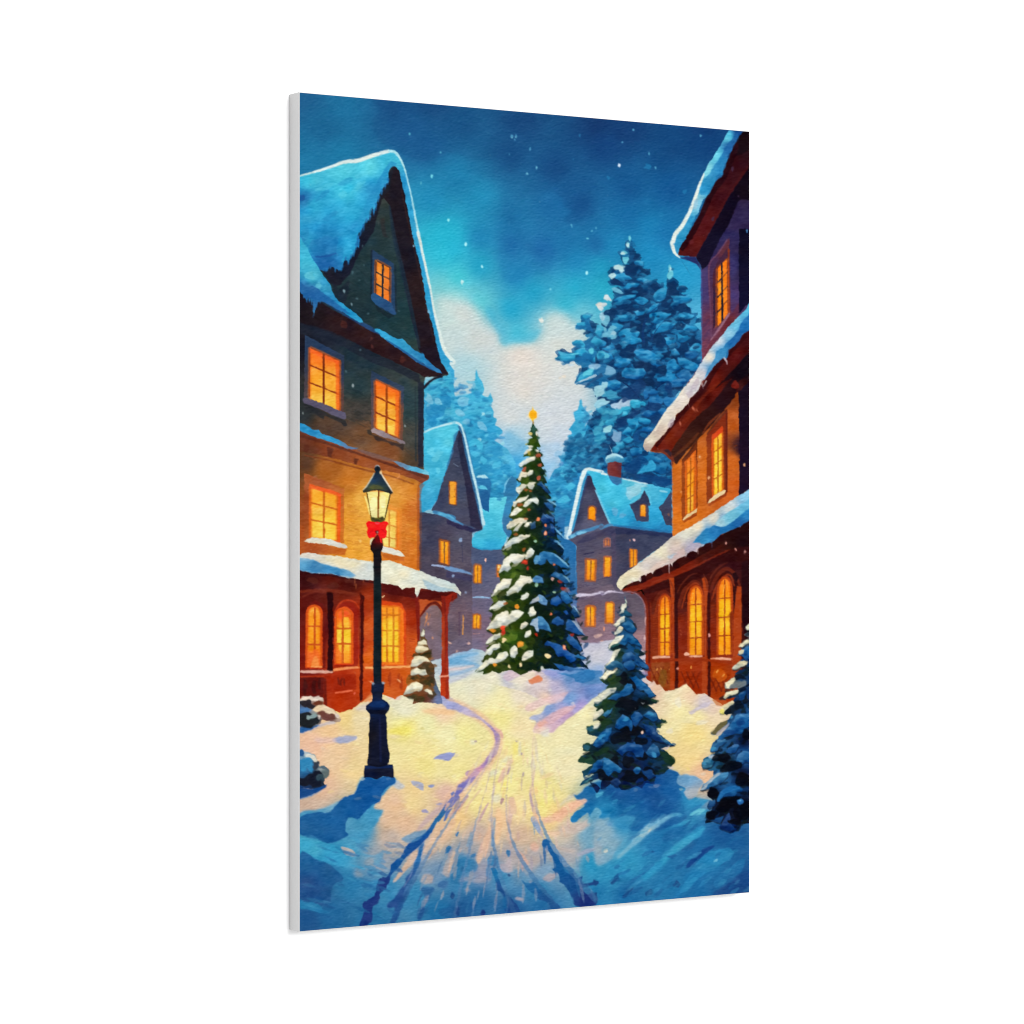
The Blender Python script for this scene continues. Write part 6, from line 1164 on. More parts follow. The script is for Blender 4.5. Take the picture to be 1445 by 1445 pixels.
def paint_lamp():
    SOFT[:] = [1.0, 0.0]
    WOB[0] = 0.2
    ID(11, 'painted_street_lamp', 'printed black street lamp with a red bow and glowing lantern')
    F("g 640,1080 860,1085 805,1340 680,1330", [("g 700,1120", (244, 226, 140)), ("g 720,1280", (238, 228, 160)), ("g 800,1150", (244, 226, 132)), ("g 780,1280", (240, 226, 140))], amp=6)
    D("g 700,1180,40,60,0 790,1160,30,60,0", (250, 240, 180), soft=1, a=0.7)
    ST("g 640,1085 682,1330", (12, 10), (120, 90, 40))
    ST("g 860,1085 805,1335", (12, 10), (96, 78, 40))
    ST("g 750,1065 745,1320", (18, 12), (140, 78, 30))
    ST("g 622,1120 650,1200 668,1290", (10, 16, 8), (248, 224, 130), soft=0.2)
    F("g 738,835 760,850 768,875 752,900 770,905 790,950 830,1010 870,1065 880,1085 865,1100 840,1090 800,1078 760,1062 700,1065 650,1078 610,1088 600,1070 640,1030 690,950 712,905 722,895 710,870 718,848", [("g 740,860", (28, 40, 50)), ("g 740,940", (28, 44, 66)), ("g 700,980", (32, 66, 110)), ("g 790,1000", (30, 50, 72)), ("g 690,1040", (80, 88, 50)), ("g 780,1040", (60, 74, 54)), ("g 620,1075", (50, 48, 40)), ("g 860,1085", (36, 40, 44))], amp=6)
    F("g 660,1045 700,1010 760,1020 800,1050 760,1058 700,1060", (108, 100, 44), soft=0.6, a=0.5)
    ST("g 712,905 680,960 640,1025 605,1065", (6, 9, 9, 6), (190, 200, 190), soft=0.12, a=0.9)
    ST("g 770,905 800,955 845,1025 878,1080", (7, 12, 12, 8), (228, 214, 190), soft=0.12, a=0.9)
    ST("g 714,850 738,834 762,850", (6, 9, 6), (170, 180, 186), soft=0.12, a=0.9)
    D("g 768,905,10,12,0", (232, 206, 160), soft=0.15)
    D("g 738,865,18,18,0", (18, 26, 36), soft=0.2)
    ST("g 640,1078 700,1062 760,1062 860,1090", (8, 12, 12, 8), (46, 42, 40), a=0.8)
    # collar
    F("g 675,1310 720,1320 760,1318 790,1305 810,1340 790,1360 700,1365 680,1340", (96, 92, 40), soft=0.2, amp=12)
    D("g 700,1330,16,14,0 780,1330,14,14,0 740,1345,30,12,0", (64, 62, 40), soft=0.3)
    # pole
    F("j 700,200 765,190 790,260 785,300 770,320 775,370 780,400 770,440 772,470 776,900 775,1445 m 776,215 800,235 797,310 785,320 782,375 830,400 850,440 845,470 812,515 820,540 832,800 850,880 848,960 830,980 880,980 890,1060 888,1105 840,1090 790,1085 730,1118 660,1095 612,1100 615,1050 622,990 655,985 645,960 655,880 665,600 672,515 632,470 634,435 690,390 695,325 684,310 682,240 705,215 j 700,1445 703,900 705,460 700,330 675,300 672,265",
      [("j 730,240", (60, 20, 22)), ("j 735,320", (26, 26, 30)), ("j 740,700", (24, 36, 40)), ("j 740,1200", (22, 34, 40)), ("m 740,120", (22, 34, 42)), ("m 740,270", (22, 30, 50)), ("m 740,430", (20, 36, 74)), ("m 700,700", (22, 24, 36)), ("m 780,700", (24, 30, 58)), ("m 750,1040", (24, 28, 46)), ("m 700,1080", (24, 30, 56))], amp=8)
    F("m 700,395 780,385 830,420 800,450 700,450 650,430", (24, 58, 118), soft=0.8, a=0.7)
    F("m 640,470 840,475 810,515 675,512", (20, 22, 36), soft=0.4, a=0.8)
    ST("m 760,540 765,760 770,960", (14, 20, 20), (30, 38, 78), soft=0.6, a=0.6)
    ST("m 690,540 680,760 670,950", (10, 14, 14), (28, 28, 40), soft=0.5, a=0.7)
    F("m 622,992 880,985 882,1010 625,1020", (22, 48, 104), soft=0.6, a=0.7)
    ST("m 650,975 750,995 845,975", (10, 16, 10), (18, 20, 34), soft=0.2)
    ST("m 620,1030 760,1040 885,1020", (6, 10, 6), (34, 40, 60), soft=0.3, a=0.6)
    D("m 790,225,14,12,30 700,228,12,12,-30", (150, 170, 190), soft=0.2, a=0.9)
    F("m 700,235 790,235 790,300 700,305", (22, 36, 70), soft=0.7, a=0.6)
    F("m 835,970 850,950 850,975 832,985", (230, 210, 160), soft=0.2, a=0.8)
    ST("j 712,480 712,1400", (10, 10), (40, 50, 50), soft=0.3, a=0.5)
    ST("j 674,260 680,215 700,195", (5, 10, 4), (210, 226, 220), soft=0.12, a=0.9)
    F("j 690,240 720,180 780,190 790,260 740,250", (84, 18, 22), soft=0.4, a=0.8)
    F("j 700,455 770,455 770,470 700,470", (18, 26, 30), soft=0.2)
    # bow
    F("j 632,55 655,35 690,42 715,45 740,42 770,50 800,38 830,42 838,60 822,90 815,110 828,130 822,160 812,190 790,198 775,190 780,240 765,235 755,185 740,150 725,160 712,185 690,190 660,195 648,170 640,140 645,115 655,105 640,85", (244, 26, 30), amp=4, wob=0.25)
    D("j 690,80,30,20,20 790,80,30,20,-20", (250, 50, 40), soft=0.5, a=0.7)
    ST("j 700,120 670,140 655,170", (8, 12, 6), (206, 22, 30), soft=0.3, a=0.8)
    ST("j 770,110 800,130 815,150", (8, 12, 6), (206, 22, 30), soft=0.3, a=0.8)
    ST("j 715,50 735,60 760,52", (10, 14, 8), (240, 90, 110), soft=0.3, a=0.8)
    D("j 735,140,16,18,0", (90, 20, 24), soft=0.2)
    D("j 738,140,8,12,0", (180, 130, 120), soft=0.12)
    F("j 715,185 735,160 755,180 765,240 740,235 720,230", (110, 18, 22), soft=0.3, a=0.9)


def lamp_glow():
    ID(0)
    # glow of the lantern on the wall behind
    F("g 560,1000 930,1000 900,1445 600,1445", (246, 190, 84), sm=1, soft=9, a=0.35, ident=False)


def paint_small_trees():
    SOFT[:] = [1.0, 0.0]
    WOB[0] = 1.0
    # little fir by the porch
    ID(14, 'painted_small_fir', 'printed small snow laden fir in front of the porch post')
    F("j 1160,1025 1180,1045 1175,1110 1200,1150 1205,1190 1225,1230 1240,1290 1225,1320 1265,1390 1270,1445 m 1280,120 1260,150 1290,240 1320,310 1345,420 1250,410 1150,400 1060,415 1080,370 980,345 970,330 1020,270 1005,210 1010,180 1040,130 1050,60 j 1055,1400 1050,1370 1085,1310 1120,1270 1085,1250 1090,1210 1115,1190 1110,1165 1140,1130 1130,1100 1150,1060",
      [("j 1180,1260", (93, 72, 36)), ("j 1210,1400", (87, 61, 39)), ("m 1200,100", (96, 65, 36)), ("m 1080,170", (148, 77, 32)), ("m 1220,200", (87, 56, 39)), ("m 1290,270", (65, 94, 126)), ("m 1150,340", (129, 72, 36)), ("m 1200,370", (93, 51, 36)), ("m 1300,380", (109, 129, 176)), ("m 1020,200", (156, 94, 36))], amp=12)
    D("j 1220,1260,30,34,20 1230,1400,40,40,0 m 1190,60,40,30,0 1220,120,44,24,20 1140,210,70,30,10 1240,330,40,44,0 1120,380,50,24,0 1230,210,40,40,0", (70, 56, 34), soft=0.6, a=0.8)
    SCAT("j 1160,1100 1210,1150 1270,1440 m 1300,380 1060,400 1020,200 j 1080,1330", 90, 30, 14, [(66, 62, 34), (110, 70, 36), (46, 48, 32), (150, 92, 44)], (-40, 40), 61, a=0.7, soft=0.3, amp=4)
    for s in ("j 1150,1060 1165,1030 1180,1045 1172,1090 1160,1110 1140,1100", "j 1112,1185 1120,1155 1160,1138 1195,1150 1203,1185 1170,1180 1140,1192", "j 1088,1245 1090,1210 1120,1192 1180,1200 1220,1225 1190,1240 1150,1255 1110,1260", "j 1045,1385 1065,1335 1110,1292 1170,1290 1215,1320 1220,1345 1170,1340 1130,1360 1100,1380",
              "m 1045,70 1055,20 1090,-20 1150,-30 1200,-10 1210,20 1160,30 1120,60 1080,75", "m 1045,150 1060,110 1105,78 1135,100 1180,100 1200,140 1160,160 1110,145 1070,155", "m 975,335 1000,290 1020,250 1070,218 1130,220 1165,250 1160,280 1120,300 1060,300 1010,330", "m 1170,300 1200,275 1230,285 1255,330 1220,330"):
        F(s, (226, 220, 190), soft=0.35, amp=12, wob=0.6, vol=0.35, under=(110, 66, 40))
    D("j 1140,1240,30,8,0 1160,1180,26,6,0 m 1090,290,50,10,-10", (190, 170, 130), soft=0.3, a=0.7)
    ST("j 1170,1020 1190,960 1200,900 1180,880", (4, 10, 12, 6), (236, 150, 80), soft=0.4, a=0.7)
    ST("j 1180,980 1220,930 1230,890", (3, 8, 4), (220, 130, 80), soft=0.4, a=0.6)
    D("j 1210,990,12,18,0 1250,1120,10,14,0 1190,930,8,20,0", (236, 150, 90), soft=0.3, a=0.7)
    # shrubs at the left edge
    ID(15, 'painted_shrub', 'printed snow capped shrub at the left edge below the shop windows')
    F("m -60,360 20,370 60,350 100,345 150,350 200,348 240,390 240,420 270,440 330,470 380,520 400,560 385,590 330,580 270,575 220,560 215,600 160,625 100,635 60,632 20,610 -60,610", [("m 100,380", (206, 176, 160)), ("m 60,420", (40, 44, 56)), ("m 200,420", (110, 54, 36)), ("m 60,470", (76, 120, 180)), ("m 260,470", (226, 196, 160)), ("m 260,530", (120, 66, 50)), ("m 60,580", (30, 36, 40)), ("m 330,540", (90, 62, 56)), ("m 380,560", (196, 176, 160)), ("m 150,530", (140, 160, 160))], amp=10)
    F("m -60,355 20,375 50,350 90,355 130,342 150,360 190,345 235,360 243,395 200,385 160,395 130,385 90,400 50,385 -60,390", (222, 206, 190), soft=0.3, amp=8)
    D("m 60,415,50,30,0 130,440,50,22,20 100,400,30,20,0", (44, 40, 48), soft=0.4)
    D("m 190,415,40,24,10", (110, 56, 38), soft=0.4)
    F("m 20,450 90,455 130,480 60,500 20,510", (74, 122, 184), soft=0.4)
    F("m 130,480 180,430 240,425 330,470 370,515 330,510 290,510 240,490 190,495", (228, 204, 168), soft=0.3, amp=8)
    D("m 60,540,60,44,-20 100,590,80,40,0 180,570,40,40,0 60,600,50,24,0", (34, 38, 42), soft=0.3)
    D("m 140,530,40,22,-30 100,545,24,20,0", (132, 156, 156), soft=0.3)
    D("m 250,530,50,30,10 300,550,40,26,0 220,500,30,16,0 320,525,26,20,0", (110, 66, 56), soft=0.4)
    D("m 200,540,14,18,0 370,530,26,14,40", (220, 206, 196), soft=0.3, a=0.9)
    ID(16, 'painted_shrub', 'printed blue snow covered shrub low at the left edge, left of the lamp foot')
    F("m -60,830 20,835 50,850 110,870 160,890 190,950 200,1000 240,995 290,1020 285,1070 250,1110 240,1150 270,1180 200,1200 120,1205 60,1195 -60,1200", [("m 60,870", (190, 190, 180)), ("m 80,950", (50, 130, 190)), ("m 60,1030", (46, 116, 178)), ("m 170,980", (56, 66, 80)), ("m 240,1040", (84, 100, 106)), ("m 130,1130", (26, 30, 44)), ("m 60,1120", (40, 80, 120)), ("m 60,1190", (24, 60, 120)), ("m 200,1160", (34, 42, 54))], amp=10)
    D("m 35,870,24,34,0", (40, 90, 150), soft=0.3)
    F("m 50,890 100,880 150,890 180,930 200,1000 160,960 120,920 80,910", (216, 212, 196), soft=0.4, amp=8)
    D("m 80,960,50,44,0 50,1010,40,40,0 120,1010,40,34,0 90,930,30,20,0", (52, 136, 196), soft=0.4)
    D("m 165,990,24,40,0 185,970,16,24,0", (52, 60, 72), soft=0.3)
    D("m 230,1040,50,40,0 260,1070,30,30,0", (92, 108, 112), soft=0.4)
    D("m 210,1030,34,20,0", (140, 150, 150), soft=0.3)
    D("m 120,1110,60,44,0 60,1150,60,40,0 170,1160,60,30,0 180,1080,50,40,0", (28, 32, 46), soft=0.4)
    D("m 210,1100,40,40,0", (52, 74, 84), soft=0.4)
    ID(30)
    F("m -60,1190 20,1195 120,1205 200,1190 270,1160 265,1190 210,1220 120,1270 20,1300 -60,1300", (28, 80, 158), soft=0.5, amp=8)
    ST("m 20,1300 130,1265 220,1220", (10, 14, 6), (110, 150, 190), soft=0.4, a=0.7)

    # pine in front of the arcade
    ID(12, 'painted_pine_tree', 'printed blue snowy pine standing before the orange arcade')
    sil = "l 268,725 285,760 290,790 275,815 300,870 342,910 312,930 350,970 382,1040 345,1090 400,1150 432,1195 420,1240 465,1275 400,1295 450,1340 502,1390 480,1412 400,1420 o 500,70 400,108 485,155 420,192 480,240 530,310 568,342 510,370 575,395 560,410 495,425 560,495 590,560 655,575 640,600 600,600 612,640 570,640 560,680 650,740 742,812 690,805 620,830 700,900 745,950 700,1000 640,1060 560,1080 550,1165 470,1150 430,1200 380,1180 290,1215 240,1215 180,1130 60,1215 30,1180 -60,1130 n 1390,1250 1420,1210 1445,1100 1350,1130 1228,1178 1260,1130 1370,1070 1330,1060 1270,1100 1255,1040 1320,1000 1400,950 1350,980 1225,955 1240,900 1330,860 1262,850 1265,790 1350,790 1400,720 1300,695 1310,650 1380,610 1420,590 1400,560 1390,530 1445,500 o 0,480 40,420 0,430 60,370 20,350 80,290 120,240 100,240 40,190 90,110 130,100 80,70 110,30 l 80,1410 140,1340 180,1240 112,1215 150,1150 210,1090 168,1075 210,1015 172,990 240,935 222,885 238,830 275,790"
    F(sil, [("l 270,850", (40, 90, 110)), ("l 270,1000", (28, 70, 100)), ("l 330,1030", (22, 80, 140)), ("l 270,1100", (26, 80, 130)), ("l 230,1280", (30, 54, 34)), ("l 330,1250", (24, 84, 150)), ("l 180,1400", (60, 90, 90)), ("o 250,60", (22, 76, 140)), ("o 150,180", (48, 70, 30)), ("o 300,150", (22, 34, 40)), ("o 450,80", (20, 70, 130)), ("o 450,280", (20, 74, 140)), ("o 100,400", (34, 60, 32)), ("o 300,400", (16, 26, 46)), ("o 480,390", (20, 36, 40)),
            ("o 60,560", (44, 64, 26)), ("o 300,680", (16, 24, 46)), ("o 550,550", (20, 56, 90)), ("o 100,700", (22, 66, 130)), ("o 500,700", (18, 60, 124)), ("o 650,780", (22, 56, 90)), ("o 100,870", (24, 46, 44)), ("o 350,850", (20, 60, 130)), ("o 600,930", (18, 50, 80)), ("o 700,950", (20, 44, 44)), ("o 350,1000", (16, 26, 56)), ("o 100,1120", (16, 26, 54)), ("o 450,1130", (18, 46, 106)), ("o 250,1180", (18, 30, 70)), ("n 1300,930", (40, 76, 56)), ("n 1400,850", (16, 36, 54)), ("n 1300,1130", (30, 84, 110)), ("n 1400,1170", (14, 34, 90)), ("n 1400,640", (26, 56, 60))], amp=11)
    SCAT(sil, 520, 30, 13, [(15, 20, 28), (20, 36, 34), (20, 54, 98), (26, 48, 32)], (-30, 50), 51, a=0.6, soft=0.25, amp=4, ident=False)
    D("o 300,420,110,60,0 280,500,60,30,0 330,660,120,44,0 240,730,100,50,0 420,760,70,40,0 180,950,40,60,0 300,950,60,60,0 350,1090,100,60,0 100,1090,80,50,20 430,900,60,50,0 500,1050,60,60,0 250,180,60,50,0 330,250,40,70,0 440,410,50,40,0", (17, 20, 28), soft=0.6, a=0.85)
    D("o 60,860,70,24,-20 130,420,70,20,-20 60,640,50,20,-30 100,590,60,30,-30 180,200,60,24,-20 640,880,50,24,20 690,940,50,40,0", (30, 56, 36), soft=0.4, a=0.8)
    D("o 630,575,28,20,0 590,620,24,20,20 540,385,34,12,20 n 1250,930,34,26,-20 1330,650,40,30,-20 1300,810,36,34,0 1400,420,40,30,-20 1410,530,20,18,0", (36, 66, 50), soft=0.3)
    D("n 1300,820,36,26,0 1340,650,34,24,-10 1400,400,30,30,0 1420,380,20,14,0", (44, 96, 120), soft=0.3, a=0.8)
    # its snow: warm to the left
    for s in ("l 266,730 282,760 292,790 280,795 270,770", "l 235,840 250,815 285,795 285,835 262,850 275,880 250,890 228,905 222,885 250,865", "l 172,1000 200,960 240,930 275,920 270,960 240,970 230,1000 200,1010 185,1025", "l 170,1090 200,1035 230,1010 265,1015 250,1045 220,1060 210,1085 180,1100", "l 118,1215 150,1160 190,1110 265,1090 250,1130 225,1160 190,1180 160,1180 140,1220", "l 80,1405 120,1350 150,1280 180,1235 235,1212 210,1260 180,1310 170,1350 130,1370 110,1410",
              "l 120,1445 160,1370 220,1365 200,1410 180,1445 o 110,50 80,70 100,30", "o 40,185 80,130 120,90 180,60 200,100 170,130 130,150 80,200", "o -20,400 20,350 60,310 110,270 200,262 190,300 150,320 110,350 70,380 20,420", "o -20,520 20,480 60,460 70,500 30,540 -20,570", "o -20,610 20,590 50,600 20,640 -20,650"):
        F(s, (224, 218, 190), soft=0.35, amp=12, wob=0.6, vol=0.35, under=(40, 66, 70))
    D("l 250,960,20,20,0 210,1060,24,16,-30 200,1140,30,16,-30 o 100,340,50,14,-40 130,110,40,14,-40", (190, 200, 196), soft=0.4, a=0.6)
    bl = (28, 100, 184)
    for s, c in (("l 265,860 300,880 340,910 300,920 270,900", (36, 96, 130)), ("l 250,1000 300,950 340,980 382,1040 340,1070 300,1060 270,1040", (28, 104, 176)), ("l 220,1170 250,1130 300,1090 340,1100 430,1190 420,1210 370,1180 330,1180 300,1150 270,1190", (30, 106, 182)), ("l 140,1210 170,1180 230,1170 210,1200", (40, 90, 90)), ("l 250,1290 280,1260 320,1240 370,1280 390,1340 340,1320 300,1350 250,1340", (28, 90, 166)), ("l 330,1350 400,1330 502,1390 470,1410 400,1380", (30, 100, 180)),
                 ("o 90,80 130,40 200,10 260,60 250,100 200,80 150,100", (36, 100, 150)), ("o 250,40 330,10 380,60 350,100 300,110", (28, 96, 176)), ("o 380,20 440,30 490,90 430,80", (26, 90, 168)), ("o 320,180 370,160 430,200 530,310 560,345 500,360 450,300 400,290 370,240", (26, 104, 190)), ("o 100,380 150,340 240,300 300,220 340,240 355,290 310,340 240,350 220,370 190,390 150,370", (28, 106, 190)),
                 ("o 70,520 110,470 170,450 150,490 100,540", (50, 120, 170)), ("o 178,640 200,570 250,515 290,530 345,580 335,670 310,630 270,620 220,655", (28, 102, 190)), ("o 325,530 360,490 420,500 440,540 400,600 370,640 345,580", (28, 92, 178)), ("o 440,520 500,480 560,510 580,560 540,580 500,560 470,545", (26, 100, 180)), ("o 0,780 40,700 100,650 155,630 150,680 110,760 60,800 20,830", (30, 106, 190)), ("o 560,690 640,740 735,805 690,800 640,780 580,740", (34, 100, 160)),
                 ("o 200,850 250,800 300,780 350,780 360,760 380,790 430,800 450,860 430,910 370,910 330,850 280,860 250,900", (28, 88, 174)), ("o 470,870 500,810 540,790 590,830 600,880 560,920 520,920", (28, 96, 170)), ("o 0,1030 20,960 80,920 130,930 200,980 250,1020 230,1060 170,1040 120,1090 90,1050 50,1010", (30, 110, 190)), ("n 1300,1080 1380,960 1445,920 1445,1000 1400,1030 1340,1060", (28, 100, 186)), ("n 1350,800 1400,720 1445,690 1445,790 1390,820", (32, 110, 196)), ("o 350,1030 370,1005 410,1000 425,1040 400,1065 370,1060", (34, 112, 196)), ("o 430,1040 520,1020 560,1090 500,1120 450,1080", (22, 70, 142)), ("o 440,600 520,620 600,720 640,780 560,760 480,700", (20, 66, 136)), ("o 130,1140 200,1100 240,1150 200,1190", (18, 56, 120)), ("n 1290,1140 1330,1100 1360,1110 1250,1170", (50, 120, 140))):
        F(s, (c[0] * 0.98, c[1] * 0.95, c[2] * 0.9), soft=0.35, amp=11, wob=0.6, vol=0.5, under=(15, 19, 27))
    D("o 545,890,18,30,-20 60,720,40,14,-40 280,560,30,14,-20 410,1020,14,10,0 510,510,30,12,10", (60, 146, 206), soft=0.4, a=0.8)
    D("o 432,683,11,13,0", (246, 206, 180), soft=0.15)
    ST("o 610,830 660,830 690,800", (8, 16, 6), (190, 180, 200), soft=0.3, a=0.8)
    ST("o 670,1000 710,1010 730,1000", (8, 14, 6), (216, 200, 200), soft=0.3)
    F("o 420,120 490,110 485,155 450,150", (150, 140, 180), soft=0.4, a=0.8)
    ST("o 420,400 440,415 460,405", (5, 9, 4), (180, 190, 200), soft=0.2, a=0.8)

    # pine cut by the right edge
    ID(13, 'painted_pine_tree', 'printed dark blue snowy pine cut off by the right edge')
    sil = "l 1480,985 1425,990 1390,1020 1425,1060 1370,1090 1425,1120 1380,1150 1330,1200 1360,1215 1315,1280 1400,1290 1340,1330 1270,1400 1300,1420 1400,1400 o 1380,20 1300,60 1265,100 1340,100 1290,140 1330,150 1240,190 1195,260 1260,275 1330,250 1310,290 1220,310 1180,360 1240,370 1300,350 1270,400 1170,450 1150,510 1200,515 1260,510 1240,560 1160,600 1070,695 1120,700 1230,620 1150,720 1090,780 1060,860 1120,870 1080,880 1000,930 985,1000 1050,1040 1100,1035 1090,1080 1190,1030 1100,1110 1000,1180 960,1230 1060,1200 1035,1270 1090,1310 1050,1330 1035,1380 1090,1350 1080,1400 1020,1445 r 1030,270 1020,345 1080,330 1190,280 1150,370 1200,400 1270,430 1330,390 1350,350 1425,340 1480,340"
    F(sil, [("l 1400,1150", (110, 110, 110)), ("l 1400,1250", (30, 100, 190)), ("l 1400,1400", (24, 60, 100)), ("o 1380,100", (16, 36, 70)), ("o 1300,220", (80, 100, 110)), ("o 1380,330", (18, 50, 100)), ("o 1280,480", (20, 30, 40)), ("o 1350,560", (28, 104, 190)), ("o 1250,650", (28, 96, 176)), ("o 1140,640", (90, 84, 60)), ("o 1150,800", (32, 90, 150)), ("o 1380,760", (14, 20, 46)), ("o 1050,960", (36, 96, 130)), ("o 1220,950", (18, 44, 60)), ("o 1380,900", (28, 98, 184)), ("o 1150,1100", (40, 116, 190)), ("o 1350,1080", (12, 20, 50)), ("o 1250,1230", (36, 100, 170)), ("o 1350,1350", (12, 16, 34)), ("o 1120,1280", (14, 20, 40)), ("r 1250,250", (14, 18, 36)), ("r 1250,380", (16, 46, 110)), ("r 1380,300", (12, 16, 30))], amp=10)
    SCAT(sil, 300, 32, 14, [(13, 16, 26), (18, 30, 42), (18, 48, 92), (22, 34, 32)], (-60, 10), 52, a=0.65, soft=0.25, amp=4, ident=False)
    for s in ("l 1480,985 1425,990 1390,1018 1400,1050 1440,1040 1480,1050", "l 1330,1200 1345,1170 1400,1135 1440,1130 1440,1160 1390,1180 1370,1210", "l 1318,1275 1330,1240 1400,1225 1410,1250 1380,1275", "l 1270,1400 1300,1360 1360,1330 1420,1330 1400,1370 1340,1390 1300,1415", "o 1265,100 1300,50 1360,20 1395,40 1380,70 1330,85 1300,105", "o 1195,270 1210,220 1260,180 1310,165 1300,200 1270,240 1240,275", "o 1180,360 1210,310 1260,292 1330,290 1320,320 1270,330 1230,350 1210,372", "o 1150,505 1160,450 1210,410 1270,388 1290,410 1250,440 1210,470 1190,500"):
        F(s, (226, 218, 180), soft=0.35, amp=12, wob=0.6, vol=0.35, under=(30, 40, 50))
    F("o 1150,480 1170,460 1200,480 1190,515 1155,512", (236, 222, 100), soft=0.4, a=0.8)
    F("o 1250,240 1300,210 1400,205 1400,240 1330,275 1240,275", (120, 126, 126), soft=0.4, a=0.9)
    F("o 1070,690 1120,630 1160,590 1225,565 1220,600 1170,640 1110,700", (100, 94, 62), soft=0.4)
    F("o 1120,690 1180,640 1240,590 1230,630 1170,690 1120,720", (176, 170, 180), soft=0.5, a=0.8)
    D("o 1230,490,40,26,-20 1330,430,50,40,0 1340,160,50,30,0 1390,380,34,30,0", (18, 24, 34), soft=0.5, a=0.85)
    for s, c in (("l 1360,1290 1390,1200 1425,1190 1480,1200 1480,1300 1400,1330", (28, 104, 196)), ("o 1240,620 1290,550 1310,510 1370,515 1425,500 1480,490 1480,620 1400,640 1360,690 1290,690 1200,730 1130,770 1150,720", (28, 104, 192)), ("o 1065,860 1080,810 1130,760 1200,740 1220,770 1170,810 1130,850 1090,865", (44, 110, 176)), ("o 1205,860 1230,820 1290,795 1335,810 1310,860 1250,880", (28, 92, 176)), ("o 1300,960 1320,890 1370,850 1425,850 1480,850 1480,960 1380,960 1335,1000", (30, 104, 190)), ("o 985,960 1020,930 1100,910 1140,890 1140,930 1090,960 1080,1000 1040,1020 1000,1010", (52, 120, 160)), ("o 965,1225 1000,1170 1060,1120 1130,1060 1190,1030 1235,1040 1230,1090 1180,1140 1110,1170 1050,1200", (50, 124, 196)), ("o 1130,1320 1160,1240 1220,1190 1290,1170 1365,1210 1360,1230 1310,1230 1290,1290 1240,1270 1190,1290 1150,1330", (34, 104, 184)), ("o 1035,1370 1060,1310 1110,1310 1110,1360 1060,1390", (32, 90, 160)), ("o 1320,340 1360,300 1400,310 1380,370 1340,390", (26, 84, 160)), ("o 1310,1310 1340,1290 1375,1310 1350,1350", (34, 100, 190)), ("r 1140,380 1200,290 1240,240 1250,330 1290,400 1250,420 1190,400", (20, 60, 134)), ("r 1060,310 1190,280 1150,340", (30, 92, 170))):
        F(s, (c[0] * 0.98, c[1] * 0.95, c[2] * 0.9), soft=0.35, amp=11, wob=0.6, vol=0.5, under=(15, 19, 27))
    F("o 970,1220 1010,1170 1080,1100 1150,1050 1200,1030 1120,1100 1060,1150 1010,1210", (176, 186, 190), soft=0.5, a=0.85)
    F("o 1050,890 1100,890 1140,900 1090,930 1040,920", (206, 206, 206), soft=0.4, a=0.8)
    D("o 1340,590,50,30,-20 1250,680,50,20,-10 1330,610,24,24,0", (22, 66, 136), soft=0.4, a=0.7)
    D("o 1260,540,24,14,-40 1090,830,24,16,-20 1240,940,16,10,-40 1350,1320,16,10,0 1010,970,20,16,0", (70, 150, 200), soft=0.4, a=0.8)
    D("o 1400,700,40,60,0 1250,1000,90,44,-20 1180,920,70,40,0 1370,1120,70,70,0 1100,1250,60,36,0 1250,1350,110,50,0 1390,1400,60,60,0 1200,1310,40,30,0 r 1200,190,100,50,-20 1350,240,80,70,0 1300,330,60,30,0 1090,60,50,50,0 1080,270,60,44,-20 1290,120,60,30,0", (13, 14, 22), soft=0.5, a=0.85)
    D("r 1345,135,30,24,0", (40, 110, 200), soft=0.4)
    D("r 1340,130,12,12,0", (90, 160, 220), soft=0.3)
    ST("r 1130,140 1180,60 1260,20 1340,10", (14, 44, 54, 20), (34, 110, 190), soft=0.3)


